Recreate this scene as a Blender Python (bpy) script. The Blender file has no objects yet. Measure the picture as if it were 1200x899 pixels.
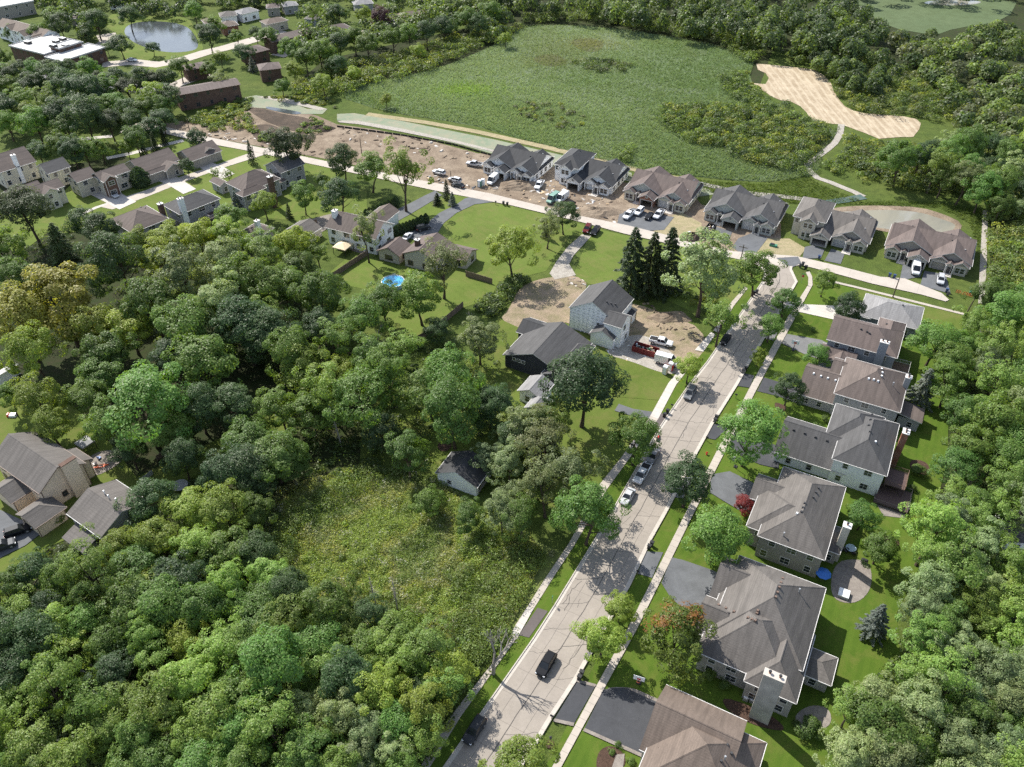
import bpy, bmesh, math, random
import numpy as np
from mathutils import Vector, Matrix, Quaternion
from mathutils.geometry import tessellate_polygon

random.seed(7)
RNG = np.random.default_rng(7)
SC = bpy.context.scene
COL = SC.collection
R = math.radians

# ------------------------------------------------------------------ survey
# the survey of the place is kept in a plan: G() gives the ground point (metres)
FPX, PITCH, CAM_H = 950.0, R(39.3), 120.0
CP, SP = math.cos(PITCH), math.sin(PITCH)

def G(x, y, z=0.0):
    a = (x - 600) / FPX
    b = -(y - 449.5) / FPX
    d = (a, CP + b * SP, -SP + b * CP)
    t = (z - CAM_H) / d[2]
    return Vector((d[0] * t, d[1] * t, z))

def dep(p):
    return p[1] * CP - (p[2] - CAM_H) * SP

def pts(s):
    return [tuple(float(c) for c in q.split(',')) for q in s.split()]

AZ = 28.0            # the street grid: v runs across, u runs away up the street

def fr(az):
    a = R(az)
    return Vector((math.cos(a), -math.sin(a), 0)), Vector((math.sin(a), math.cos(a), 0))   # v, u

# ------------------------------------------------------------------ scene set-up
cam = bpy.data.cameras.new('camera')
camo = bpy.data.objects.new('camera', cam)
COL.objects.link(camo)
camo.location = (0, 0, CAM_H)
camo.rotation_euler = (math.pi / 2 - PITCH, 0, 0)
cam.sensor_width = 36
cam.sensor_fit = 'HORIZONTAL'
cam.lens = FPX / 1200 * 36
cam.clip_start = 1
cam.clip_end = 6000
SC.camera = camo

SUN_AZ, SUN_EL = R(320), R(46)
world = bpy.data.worlds.new('World')
SC.world = world
world.use_nodes = True
wn = world.node_tree
bg = wn.nodes['Background']
sky = wn.nodes.new('ShaderNodeTexSky')
sky.sky_type = 'NISHITA'
sky.sun_disc = False
sky.sun_elevation = SUN_EL
sky.sun_rotation = SUN_AZ
sky.altitude = 300
hsv = wn.nodes.new('ShaderNodeHueSaturation')
hsv.inputs['Saturation'].default_value = .7
wn.links.new(sky.outputs[0], hsv.inputs['Color'])
wn.links.new(hsv.outputs[0], bg.inputs[0])
bg.inputs[1].default_value = 0.15
sl = bpy.data.lights.new('sun', 'SUN')
sl.energy = 4.8
sl.angle = R(0.53)
sl.color = (1.0, 0.955, 0.87)
so = bpy.data.objects.new('sun', sl)
COL.objects.link(so)
so.location = (0, 0, 300)
sd = Vector((math.sin(SUN_AZ) * math.cos(SUN_EL), math.cos(SUN_AZ) * math.cos(SUN_EL), math.sin(SUN_EL)))
so.rotation_euler = sd.to_track_quat('Z', 'Y').to_euler()
vs = SC.view_settings
vs.view_transform = 'Standard'
vs.look = 'None'
vs.exposure = 0.68
vs.gamma = 1
SC.cycles.max_bounces = 6
SC.cycles.diffuse_bounces = 3
SC.cycles.glossy_bounces = 2
SC.cycles.transmission_bounces = 4
SC.cycles.volume_bounces = 0
SC.cycles.transparent_max_bounces = 4
SC.cycles.use_adaptive_sampling = True
SC.cycles.adaptive_threshold = 0.008
SC.cycles.sample_clamp_indirect = 4
SC.cycles.use_denoising = False
SC.cycles.use_light_tree = False

# ------------------------------------------------------------------ materials
MAT = {}

class NT:
    def __init__(s, name):
        s.m = bpy.data.materials.new(name)
        s.m.use_nodes = True
        s.t = s.m.node_tree
        s.b = s.t.nodes['Principled BSDF']
        s.o = s.t.nodes['Material Output']
    def n(s, k, **kw):
        q = s.t.nodes.new(k)
        for a, v in kw.items():
            if a.startswith('i_'):
                q.inputs[a[2:]].default_value = v
            else:
                setattr(q, a, v)
        return q
    def l(s, a, b):
        s.t.links.new(a, b)
    def obj(s):
        return s.n('ShaderNodeTexCoord').outputs['Object']
    def noise(s, scale, det=4, rough=.6, vec=None, dist=0):
        q = s.n('ShaderNodeTexNoise')
        q.inputs['Scale'].default_value = scale
        q.inputs['Detail'].default_value = det
        q.inputs['Roughness'].default_value = rough
        q.inputs['Distortion'].default_value = dist
        s.l(vec if vec is not None else s.obj(), q.inputs['Vector'])
        return q.outputs['Fac']
    def mapr(s, v, a, b, c=0., d=1.):
        q = s.n('ShaderNodeMapRange')
        q.inputs[1].default_value = a
        q.inputs[2].default_value = b
        q.inputs[3].default_value = c
        q.inputs[4].default_value = d
        s.l(v, q.inputs[0])
        return q.outputs[0]
    def mix(s, f, a, b, mode='MIX'):
        q = s.n('ShaderNodeMix', data_type='RGBA', blend_type=mode)
        for i, v in ((0, f), (6, a), (7, b)):
            if hasattr(v, 'is_linked') or hasattr(v, 'links'):
                s.l(v, q.inputs[i])
            elif i == 0:
                q.inputs[0].default_value = v
            else:
                q.inputs[i].default_value = (*v, 1)
        return q.outputs[2]
    def bump(s, h, st=.3, dist=.1):
        q = s.n('ShaderNodeBump')
        q.inputs['Strength'].default_value = st
        q.inputs['Distance'].default_value = dist
        s.l(h, q.inputs['Height'])
        s.l(q.outputs[0], s.b.inputs['Normal'])
    def fin(s, col, rough=.8, spec=.3, metal=0):
        if hasattr(col, 'links'):
            s.l(col, s.b.inputs['Base Color'])
        else:
            s.b.inputs['Base Color'].default_value = (*col, 1)
        s.b.inputs['Roughness'].default_value = rough
        s.b.inputs['Specular IOR Level'].default_value = spec
        s.b.inputs['Metallic'].default_value = metal
        return s.m

def mul(c, k):
    return tuple(x * k for x in c)

def plain(name, c, rough=.6, spec=.4, metal=0, var=.12, scale=3.):
    if name in MAT: return MAT[name]
    t = NT(name)
    f = t.mapr(t.noise(scale), .3, .7)
    MAT[name] = t.fin(t.mix(f, mul(c, 1 - var), mul(c, 1 + var)), rough, spec, metal)
    return MAT[name]

def ground(name, c1, c2, c3, s1=.05, s2=.6, s3=6., rough=.95, bump=.6, speck=.5):
    """large patches c1/c2, mid-size mottling towards c3, fine grain"""
    t = NT(name)
    o = t.obj()
    a = t.mapr(t.noise(s1, 5, .65, o, .6), .35, .65)
    b = t.mapr(t.noise(s2, 5, .7, o), .42, .68)
    g = t.noise(s3, 3, .7, o)
    col = t.mix(b, t.mix(a, c1, c2), c3)
    col = t.mix(t.mapr(g, .3, .7, .0, speck), col, mul(c1, .45))
    t.bump(g, bump, .25)
    MAT[name] = t.fin(col, rough, .15)
    return MAT[name]

def lawnmat(name, c1, c2, c3, ang, width, amt=.5):
    """mown grass: stripes, worn patches, fine grain"""
    t = NT(name)
    o = t.obj()
    mp = t.n('ShaderNodeMapping')
    mp.inputs['Rotation'].default_value = (0, 0, ang)
    t.l(o, mp.inputs[0])
    w = t.n('ShaderNodeTexWave', wave_type='BANDS', bands_direction='X')
    w.inputs['Scale'].default_value = .314 / width
    w.inputs['Distortion'].default_value = .8
    w.inputs['Detail'].default_value = 1
    w.inputs['Detail Scale'].default_value = .3
    t.l(mp.outputs[0], w.inputs['Vector'])
    st = t.mapr(w.outputs['Fac'], .3, .7, 0, amt)
    a = t.mapr(t.noise(.09, 5, .65, o, .5), .38, .7)
    b = t.mapr(t.noise(.22, 6, .78, o, .8), .47, .66, 0, .9)
    g = t.noise(9, 3, .8, o)
    col = t.mix(st, c1, c2)
    col = t.mix(a, col, mul(c2, 1.12))
    col = t.mix(b, col, c3)
    col = t.mix(t.mapr(g, .35, .75, 0, .5), col, mul(c1, .5))
    t.bump(g, .5, .1)
    MAT[name] = t.fin(col, .95, .12)
    return MAT[name]

ground('forest_floor', (.022, .034, .012), (.045, .065, .016), (.05, .045, .025), .06, .5, 4)
ground('rough_grass', (.075, .115, .022), (.12, .15, .035), (.06, .085, .02), .05, .35, 3, bump=.9)
ground('bare_soil', (.245, .19, .138), (.345, .28, .21), (.15, .112, .082), .06, .22, 1.6, bump=1, speck=.45)
ground('dark_soil', (.085, .065, .05), (.16, .12, .09), (.06, .05, .04), .08, .5, 3, bump=.9, speck=.4)
ground('trodden_soil', (.29, .225, .16), (.37, .29, .21), (.17, .16, .08), .1, .22, 3, bump=.9, speck=.35)
ground('gravel', (.38, .35, .31), (.45, .42, .37), (.3, .27, .23), .3, 1.2, 8, speck=.3)
ground('straw_mat', (.33, .275, .17), (.385, .32, .2), (.25, .235, .12), .12, .5, 5, speck=.3)
ground('seed_mat', (.19, .235, .16), (.25, .275, .2), (.3, .275, .2), .06, .3, 3, bump=.3, speck=.25)
ground('fresh_mat', (.07, .12, .125), (.1, .15, .15), (.14, .17, .12), .1, .4, 3, bump=.3)
ground('marsh_brown', (.105, .112, .055), (.125, .128, .07), (.09, .1, .045), .1, .5, 3)
ground('marsh_bright', (.13, .19, .05), (.15, .21, .06), (.1, .15, .05), .1, .5, 3)
ground('far_field', (.105, .145, .07), (.13, .17, .085), (.09, .12, .055), .02, .2, 2)
ground('meadow', (.15, .19, .055), (.2, .225, .07), (.1, .135, .04), .09, .5, 3, bump=.9)
ground('mulch', (.09, .055, .04), (.12, .075, .055), (.06, .04, .03), .4, 2, 8)
ground('paver', (.24, .21, .185), (.3, .27, .24), (.19, .165, .15), .3, 1.5, 6, bump=.2, speck=.3)
lawnmat('lawn_near', (.06, .108, .013), (.086, .136, .018), (.12, .142, .03), R(28), 1.6)
lawnmat('lawn_park', (.1, .142, .028), (.122, .166, .035), (.155, .165, .05), R(-40), 2.2, .35)
lawnmat('lawn_dry', (.09, .128, .024), (.112, .147, .03), (.145, .15, .045), R(28), 1.8, .3)

def straw_field():
    t = NT('straw_field')
    o = t.obj()
    mp = t.n('ShaderNodeMapping')
    mp.inputs['Rotation'].default_value = (0, 0, R(8))
    t.l(o, mp.inputs[0])
    mp.inputs['Scale'].default_value = (1, .16, 1)
    a = t.mapr(t.noise(.5, 5, .7, mp.outputs[0], .4), .42, .58)
    b = t.mapr(t.noise(.25, 5, .7, o), .4, .7)
    w = t.n('ShaderNodeTexWave', wave_type='BANDS', bands_direction='X')
    w.inputs['Scale'].default_value = .11
    w.inputs['Distortion'].default_value = 3
    w.inputs['Detail'].default_value = 3
    w.inputs['Detail Scale'].default_value = .35
    t.l(o, w.inputs['Vector'])
    col = t.mix(b, t.mix(a, (.33, .265, .185), (.46, .385, .28)), (.29, .225, .15))
    col = t.mix(t.mapr(w.outputs['Fac'], .55, .95, 0, .45), col, (.5, .43, .32))
    g = t.noise(3, 3, .8, o)
    t.bump(g, .5, .2)
    MAT['straw_field'] = t.fin(col, .95, .1)
straw_field()

def wetland():
    t = NT('wetland')
    o = t.obj()
    a = t.mapr(t.noise(.018, 4, .6, o, 1.2), .36, .64)
    b = t.mapr(t.noise(.05, 5, .7, o, 1.5), .48, .66)
    c = t.mapr(t.noise(.011, 3, .5, o, .8), .56, .7)
    g = t.noise(.9, 4, .8, o)
    col = t.mix(a, (.1, .15, .06), (.15, .195, .105))
    col = t.mix(b, col, (.105, .135, .058))
    col = t.mix(c, col, (.13, .125, .075))
    col = t.mix(t.mapr(t.noise(.02, 3, .5, o, 2), .52, .66), col, (.16, .195, .125))
    col = t.mix(t.mapr(g, .35, .7, 0, .4), col, (.07, .095, .04))
    t.bump(g, .7, .4)
    MAT['wetland'] = t.fin(col, .95, .1)
wetland()

def concrete(name, c, ang, joint=1.5, jw=.03, stain=.35, width=3.):
    t = NT(name)
    o = t.obj()
    a = t.mapr(t.noise(.25, 6, .7, o), .35, .7)
    b = t.mapr(t.noise(2.2, 5, .75, o), .45, .75, 0, stain)
    col = t.mix(a, mul(c, .9), mul(c, 1.08))
    col = t.mix(b, col, mul(c, .72))
    mp = t.n('ShaderNodeMapping')
    mp.inputs['Rotation'].default_value = (0, 0, ang)
    t.l(o, mp.inputs[0])
    sx = t.n('ShaderNodeSeparateXYZ')
    t.l(mp.outputs[0], sx.inputs[0])
    md = t.n('ShaderNodeMath', operation='PINGPONG')
    md.inputs[1].default_value = joint / 2
    t.l(sx.outputs[1], md.inputs[0])
    j = t.mapr(md.outputs[0], jw * .6, jw * 1.6, .55, 0)
    col = t.mix(j, col, mul(c, .4))
    t.bump(t.noise(14, 3, .7, o), .12, .05)
    MAT[name] = t.fin(col, .88, .25)
concrete('road_concrete', (.3, .265, .228), R(29), 4.6, .035, .5)
concrete('sidewalk_concrete', (.42, .375, .325), R(29), 1.5, .04)
concrete('new_concrete', (.49, .455, .415), R(29), 1.5, .035, .15)
concrete('street_concrete', (.43, .385, .335), R(-61), 6, .03, .4)
concrete('kerb_concrete', (.47, .43, .38), R(29), 3, .03)

def asphalt(name, c):
    t = NT(name)
    o = t.obj()
    a = t.mapr(t.noise(.35, 6, .7, o, .6), .35, .7)
    b = t.mapr(t.noise(3, 5, .75, o), .5, .8, 0, .5)
    g = t.noise(25, 2, .8, o)
    col = t.mix(a, mul(c, .85), mul(c, 1.2))
    col = t.mix(b, col, mul(c, 1.45))
    t.bump(g, .2, .03)
    MAT[name] = t.fin(col, .85, .3)
asphalt('asphalt_dark', (.052, .054, .06))
asphalt('asphalt_grey', (.11, .115, .122))
asphalt('asphalt_worn', (.15, .15, .15))
asphalt('asphalt_brown', (.105, .09, .085))

def shingle(name, c, warm=0.):
    """asphalt shingles: courses along z, tab-to-tab mottling, run-off streaks"""
    t = NT(name)
    o = t.obj()
    sx = t.n('ShaderNodeSeparateXYZ')
    t.l(o, sx.inputs[0])
    md = t.n('ShaderNodeMath', operation='PINGPONG')
    md.inputs[1].default_value = .11
    t.l(sx.outputs[2], md.inputs[0])
    course = t.mapr(md.outputs[0], .0, .03, .45, 0)
    cm = t.n('ShaderNodeMapping')
    cm.inputs['Scale'].default_value = (3, 3, 9)
    t.l(o, cm.inputs[0])
    tabs = t.mapr(t.noise(1.1, 2, .5, cm.outputs[0]), .3, .7)
    sm = t.n('ShaderNodeMapping')
    sm.inputs['Scale'].default_value = (1.2, .12, .12)
    t.l(o, sm.inputs[0])
    st1 = t.mapr(t.noise(1.2, 4, .7, sm.outputs[0]), .38, .68, 0, .85)
    big = t.mapr(t.noise(.35, 4, .6, o), .35, .7)
    col = t.mix(tabs, mul(c, .78), mul(c, 1.22))
    col = t.mix(big, col, mul(c, 1.18))
    col = t.mix(st1, col, mul(c, .66))
    col = t.mix(course, col, mul(c, .5))
    t.bump(tabs, .3, .03)
    MAT[name] = t.fin(col, .82, .35)
shingle('shingle_grey', (.128, .116, .106))
shingle('shingle_pale', (.24, .235, .235))
shingle('shingle_slate', (.082, .08, .08))
shingle('shingle_black', (.046, .047, .05))
shingle('shingle_brown', (.128, .1, .09))
shingle('shingle_tan', (.152, .118, .096))
shingle('shingle_umber', (.125, .1, .088))

def siding(name, c, board=.16):
    t = NT(name)
    o = t.obj()
    sx = t.n('ShaderNodeSeparateXYZ')
    t.l(o, sx.inputs[0])
    md = t.n('ShaderNodeMath', operation='MODULO')
    md.inputs[1].default_value = board
    t.l(sx.outputs[2], md.inputs[0])
    lap = t.mapr(md.outputs[0], 0, board * .22, .45, 0)
    a = t.mapr(t.noise(.6, 5, .7, o), .35, .7)
    col = t.mix(a, mul(c, .9), mul(c, 1.06))
    col = t.mix(lap, col, mul(c, .62))
    MAT[name] = t.fin(col, .75, .2)
siding('siding_white', (.88, .88, .87))
siding('siding_grey', (.33, .33, .335))
siding('siding_blue', (.25, .27, .3))
siding('siding_taupe', (.3, .28, .25))
siding('siding_beige', (.5, .46, .39))
siding('siding_tan', (.68, .55, .41))
siding('siding_cream', (.62, .58, .46))
siding('siding_charcoal', (.045, .048, .058))
siding('siding_sage', (.46, .47, .43))

def brick(name, c, c2, mortar):
    t = NT(name)
    o = t.obj()
    b = t.n('ShaderNodeTexBrick')
    b.inputs['Scale'].default_value = 3.2
    b.inputs['Color1'].default_value = (*c, 1)
    b.inputs['Color2'].default_value = (*c2, 1)
    b.inputs['Mortar'].default_value = (*mortar, 1)
    mp = t.n('ShaderNodeMapping')
    mp.inputs['Rotation'].default_value = (R(90), 0, R(30))
    t.l(o, mp.inputs[0])
    t.l(mp.outputs[0], b.inputs['Vector'])
    a = t.mapr(t.noise(.7, 4, .7, o), .3, .7)
    col = t.mix(a, b.outputs['Color'], mul(c, .8))
    MAT[name] = t.fin(col, .85, .2)
brick('brick_red', (.25, .1, .06), (.32, .15, .1), (.4, .36, .3))
brick('brick_brown', (.12, .072, .055), (.155, .095, .07), (.18, .15, .125))
brick('stone_grey', (.33, .31, .28), (.42, .39, .35), (.5, .48, .44))

def wrap():
    """white house-wrap sheets with rows of small grey print marks and seams"""
    t = NT('house_wrap')
    o = t.obj()
    a = t.mapr(t.noise(.8, 4, .7, o), .35, .7)
    col = t.mix(a, (.8, .8, .8), (.88, .88, .87))
    mp = t.n('ShaderNodeMapping')
    mp.inputs['Scale'].default_value = (.75, .75, 1)
    t.l(o, mp.inputs[0])
    v = t.n('ShaderNodeTexVoronoi')
    v.inputs['Scale'].default_value = 1.05
    v.inputs['Randomness'].default_value = .35
    t.l(mp.outputs[0], v.inputs['Vector'])
    m = t.mapr(v.outputs['Distance'], .22, .3, .5, 0)
    col = t.mix(m, col, (.28, .3, .33))
    MAT['house_wrap'] = t.fin(col, .5, .4)
wrap()

plain('trim_white', (.6, .585, .56), .5)
plain('trim_grey', (.4, .4, .4), .5)
plain('trim_dark', (.05, .05, .052), .5)
plain('trim_brown', (.16, .11, .085), .6)
plain('flat_roof', (.5, .49, .47), .8, .2, 0, .15, .3)
plain('metal_grey', (.42, .43, .44), .4, .5, .4)
plain('dark_metal', (.04, .04, .042), .45, .5, .2)
plain('garage_dark', (.02, .02, .022), .9)
plain('wood_deck', (.16, .105, .075), .8)
plain('deck_red', (.105, .068, .06), .75)
plain('wood_fence', (.2, .15, .115), .85, .2, 0, .3)
plain('pole_wood', (.11, .085, .066), .85, .2, 0, .25)
plain('lumber', (.55, .4, .24), .8)
plain('bark', (.085, .065, .05), .9, .15, 0, .3, 4)
plain('dead_bark', (.3, .27, .24), .9, .15, 0, .2, 4)
plain('bin_black', (.02, .02, .022), .5)
plain('bin_blue', (.03, .06, .15), .5)
plain('bin_grey', (.09, .095, .1), .5)
plain('plastic_green', (.05, .2, .13), .5)
plain('paint_red', (.5, .03, .025), .35, .5)
plain('dumpster_red', (.17, .025, .022), .5)
plain('orange', (.75, .16, .06), .6)
plain('canvas_tan', (.6, .5, .34), .8)
plain('canvas_grey', (.3, .3, .3), .8)
plain('blue_tarp', (.04, .16, .5), .5)
plain('tyre', (.018, .018, .018), .85)
plain('rim', (.4, .4, .41), .35, .5, .6)
plain('tail_red', (.35, .01, .01), .3)
plain('lamp_glass', (.75, .77, .8), .1, .6)
plain('sign_green', (.02, .25, .1), .4)
plain('sign_red', (.5, .01, .02), .4)
plain('pool_wall', (.35, .45, .52), .4)
plain('plastic_white', (.78, .79, .8), .4)
plain('flower_orange', (.75, .25, .06), .8)
plain('flower_yellow', (.75, .5, .04), .8)
plain('rubble_mix', (.5, .47, .43), .9, .2, 0, .4, 1.5)

def glassmat(name, c, rough=.06, spec=.8):
    t = NT(name)
    f = t.noise(1.2, 2)
    MAT[name] = t.fin(t.mix(t.mapr(f, .3, .7), c, mul(c, 1.8)), rough, spec)
glassmat('window_glass', (.02, .024, .028))
glassmat('car_glass', (.012, .014, .016), .16, .5)

def watermat(name, c, c2, rough, ws, bstr):
    t = NT(name)
    o = t.obj()
    f = t.mapr(t.noise(.035, 5, .65, o, 1), .4, .62)
    t.bump(t.noise(ws, 3, .6, o), bstr, .15)
    MAT[name] = t.fin(t.mix(f, c, c2), rough, .5)
watermat('pond_water', (.05, .058, .062), (.07, .08, .08), .12, .8, .35)
watermat('shallow_water', (.27, .255, .205), (.19, .19, .165), .12, 1.2, .12)
watermat('pool_water', (.05, .3, .55), (.08, .4, .65), .05, 2, .3)

def carpaint(name, c, metal=.3):
    if name in MAT: return MAT[name]
    t = NT(name)
    f = t.mapr(t.noise(2.2, 3), .3, .7)
    MAT[name] = t.fin(t.mix(f, mul(c, .92), mul(c, 1.06)), .5, .14, metal)
    return MAT[name]

def leafmat(name, attr, lo=.66, hi=1.36, tl=.42):
    t = NT(name)
    if attr:
        src = t.n('ShaderNodeAttribute', attribute_name='tint').outputs['Color']
    else:
        src = t.n('ShaderNodeObjectInfo').outputs['Color']
    rnd = t.n('ShaderNodeNewGeometry').outputs['Random Per Island']
    hs = t.n('ShaderNodeHueSaturation')
    t.l(t.mapr(rnd, 0, 1, .485, .515), hs.inputs['Hue'])
    m1 = t.n('ShaderNodeMath', operation='FRACT')
    m2 = t.n('ShaderNodeMath', operation='MULTIPLY')
    m2.inputs[1].default_value = 17.3
    t.l(rnd, m2.inputs[0])
    t.l(m2.outputs[0], m1.inputs[0])
    t.l(t.mapr(m1.outputs[0], 0, 1, lo, hi), hs.inputs['Value'])
    hs.inputs['Saturation'].default_value = 1.0
    t.l(src, hs.inputs['Color'])
    col = hs.outputs[0]
    t.fin(col, .5, .35)
    tr = t.n('ShaderNodeBsdfTranslucent')
    tc = t.mix(1., col, (1.75, 1.75, .7), 'MULTIPLY')
    t.l(tc, tr.inputs[0])
    ms = t.n('ShaderNodeMixShader')
    ms.inputs[0].default_value = tl
    t.l(t.b.outputs[0], ms.inputs[1])
    t.l(tr.outputs[0], ms.inputs[2])
    t.l(ms.outputs[0], t.o.inputs['Surface'])
    MAT[name] = t.m
leafmat('foliage', False)
leafmat('foliage_mass', True)
leafmat('reed_mass', True, .82, 1.18, .22)

# ------------------------------------------------------------------ object helpers
def tag(o, label=None, cat=None, group=None, kind=None):
    if label: o['label'] = label
    if cat: o['category'] = cat
    if group: o['group'] = group
    if kind: o['kind'] = kind
    return o

def link(name, data, parent=None):
    o = bpy.data.objects.new(name, data)
    COL.objects.link(o)
    if parent: o.parent = parent
    return o

def empty(name, loc, rz=0.):
    o = link(name, None)
    o.empty_display_size = .5
    o.location = loc
    o.rotation_euler = (0, 0, rz)
    return o

class MB:
    """collects faces with material slots, links them as one mesh object"""
    def __init__(s):
        s.v, s.f, s.mi, s.mats = [], [], [], []
    def slot(s, m):
        if m not in s.mats: s.mats.append(m)
        return s.mats.index(m)
    def face(s, ps, m):
        b = len(s.v)
        s.v += [tuple(p) for p in ps]
        s.f.append(tuple(range(b, b + len(ps))))
        s.mi.append(s.slot(m))
    def box(s, x0, x1, y0, y1, z0, z1, m, top=None, tx=1., ty=1.):
        """box, optionally tapering to the top by tx, ty"""
        cx, cy = (x0 + x1) / 2, (y0 + y1) / 2
        b = [(x0, y0, z0), (x1, y0, z0), (x1, y1, z0), (x0, y1, z0)]
        t = [(cx + (x - cx) * tx, cy + (y - cy) * ty, z1) for x, y, _ in b]
        s.face(b[::-1], m)
        s.face(t, top or m)
        for i in range(4):
            j = (i + 1) % 4
            s.face([b[i], b[j], t[j], t[i]], m)
    def tube(s, a, b, ra, rb, m, n=6, cap=True):
        a, b = Vector(a), Vector(b)
        d = (b - a)
        if d.length < 1e-6: return
        q = d.to_track_quat('Z', 'Y')
        A = [a + q @ Vector((math.cos(k / n * 6.2832) * ra, math.sin(k / n * 6.2832) * ra, 0)) for k in range(n)]
        B = [b + q @ Vector((math.cos(k / n * 6.2832) * rb, math.sin(k / n * 6.2832) * rb, 0)) for k in range(n)]
        for k in range(n):
            j = (k + 1) % n
            s.face([A[k], A[j], B[j], B[k]], m)
        if cap:
            s.face(B, m)
            s.face(A[::-1], m)
    def mesh(s, name, smooth=False):
        me = bpy.data.meshes.new(name)
        me.from_pydata(s.v, [], s.f)
        for m in s.mats: me.materials.append(MAT[m] if isinstance(m, str) else m)
        me.polygons.foreach_set('material_index', s.mi)
        if smooth: me.polygons.foreach_set('use_smooth', [True] * len(s.f))
        me.update()
        return me
    def weld(s, name, d=.001, smooth=False):
        me = s.mesh(name)
        bm = bmesh.new()
        bm.from_mesh(me)
        bmesh.ops.remove_doubles(bm, verts=bm.verts, dist=d)
        bmesh.ops.recalc_face_normals(bm, faces=bm.faces)
        bm.to_mesh(me)
        bm.free()
        if smooth: me.polygons.foreach_set('use_smooth', [True] * len(me.polygons))
        return me
    def build(s, name, parent=None, smooth=False, weld=False):
        return link(name, s.weld(name, smooth=smooth) if weld else s.mesh(name, smooth), parent)

def copy_tree(o, parent=None):
    c = o.copy()
    COL.objects.link(c)
    if parent is not None:
        c.parent = parent
    for ch in o.children:
        copy_tree(ch, c)
    return c

# ------------------------------------------------------------------ ground sheets
def sheet(name, mat, poly, z, uvs=None):
    """a flat sheet with the given plan outline"""
    P = [G(x, y) for x, y in (pts(poly) if isinstance(poly, str) else poly)]
    return sheetw(name, mat, P, z)

NSHEET = [0]
def sheetw(name, mat, P, z):
    NSHEET[0] += 1
    z += .003 * (NSHEET[0] % 13)
    me = bpy.data.meshes.new(name)
    tri = tessellate_polygon([[Vector((p[0], p[1], 0)) for p in P]])
    vs = [(p[0], p[1], z) for p in P]
    fs = []
    for t in tri:
        a, b, c = (Vector(vs[i]) for i in t)
        fs.append(t if (b - a).cross(c - a).z > 0 else t[::-1])
    me.from_pydata(vs, [], fs)
    me.materials.append(MAT[mat])
    o = link(name, me)
    o['kind'] = 'structure'
    return o

def smoothed(P, n=3):
    """Chaikin-rounded closed outline"""
    for _ in range(n):
        Q = []
        for i in range(len(P)):
            a, b = Vector(P[i]), Vector(P[(i + 1) % len(P)])
            Q += [a * .75 + b * .25, a * .25 + b * .75]
        P = Q
    return P

def blob(name, mat, poly, z, n=2):
    return sheetw(name, mat, smoothed([G(x, y) for x, y in pts(poly)], n), z)

def ribbon(name, mat, line, w, z, kind='structure', h=0.):
    """a strip of width w (and height h) along a plan polyline"""
    P = [Vector((p[0], p[1], 0)) for p in line]
    L, Rr = [], []
    for i, p in enumerate(P):
        a = P[max(0, i - 1)]
        b = P[min(len(P) - 1, i + 1)]
        d = (b - a).normalized()
        nrm = Vector((d.y, -d.x, 0))
        L.append(p - nrm * w / 2)
        Rr.append(p + nrm * w / 2)
    mb = MB()
    for i in range(len(P) - 1):
        q = [L[i], Rr[i], Rr[i + 1], L[i + 1]]
        top = [(p.x, p.y, z + h) for p in q]
        mb.face(top, mat)
        if h:
            for a, b in ((0, 3), (2, 1)):
                mb.face([(q[a].x, q[a].y, z), (q[b].x, q[b].y, z), (q[b].x, q[b].y, z + h), (q[a].x, q[a].y, z + h)], mat)
    o = mb.build(name)
    if kind: o['kind'] = kind
    return o

def inpoly(x, y, P):
    c = False
    j = len(P) - 1
    for i in range(len(P)):
        xi, yi = P[i][0], P[i][1]
        xj, yj = P[j][0], P[j][1]
        if (yi > y) != (yj > y) and x < (xj - xi) * (y - yi) / (yj - yi) + xi:
            c = not c
        j = i
    return c
# ------------------------------------------------------------------ the setting
me = bpy.data.meshes.new('ground')
nx, ny = 40, 40
vs_, fs_ = [], []
for j in range(ny + 1):
    for i in range(nx + 1):
        vs_.append((-2500 + 5000 * i / nx, -300 + 4200 * j / ny, 0))
for j in range(ny):
    for i in range(nx):
        a = j * (nx + 1) + i
        fs_.append((a, a + 1, a + nx + 2, a + nx + 1))
me.from_pydata(vs_, [], fs_)
me.materials.append(MAT['forest_floor'])
tag(link('ground', me), kind='structure')

Z1, Z2, Z3, Z4, Z5, Z6, Z7 = (.03, .07, .11, .15, .19, .235, .28)
# open rough ground north of the street and round the suburb
sheet('rough_grass', 'rough_grass', '-30,-6 620,-6 560,30 380,70 330,112 215,142 180,148 -40,175', Z1 - .02)
sheet('rough_grass', 'rough_grass', '-60,60 240,100 330,104 400,100 470,118 620,160 760,200 860,185 905,60 1000,60 1205,120 1205,240 1160,240 1160,420 1100,500 1090,640 1060,760 1000,900 560,960 330,780 320,640 420,560 430,430 300,300 160,180 -80,220', Z1)
wet = '392,112 450,131 550,146 600,160 675,180 750,200 850,211 905,214 960,205 965,175 985,150 900,120 877,95 884,72 877,66 825,50 740,36 675,30 615,30 587,50 525,77 475,90 430,98'
blob('wetland', 'wetland', wet, Z2, 1)
blob('marsh_patch', 'marsh_brown', '665,48 690,44 710,50 702,62 680,60', Z2 + .04, 2)
blob('marsh_patch', 'marsh_bright', '515,106 545,99 585,101 560,108 525,111', Z2 + .04, 2)
blob('marsh_patch', 'marsh_brown', '620,68 650,62 670,75 640,80', Z2 + .04, 2)
blob('far_marsh', 'far_field', '985,-4 1195,-4 1180,25 1120,33 1095,42 1040,32 1014,14', Z2, 1)
blob('far_pond', 'shallow_water', '1080,3 1100,0 1150,1 1148,5 1120,7 1090,6', Z3)
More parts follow.
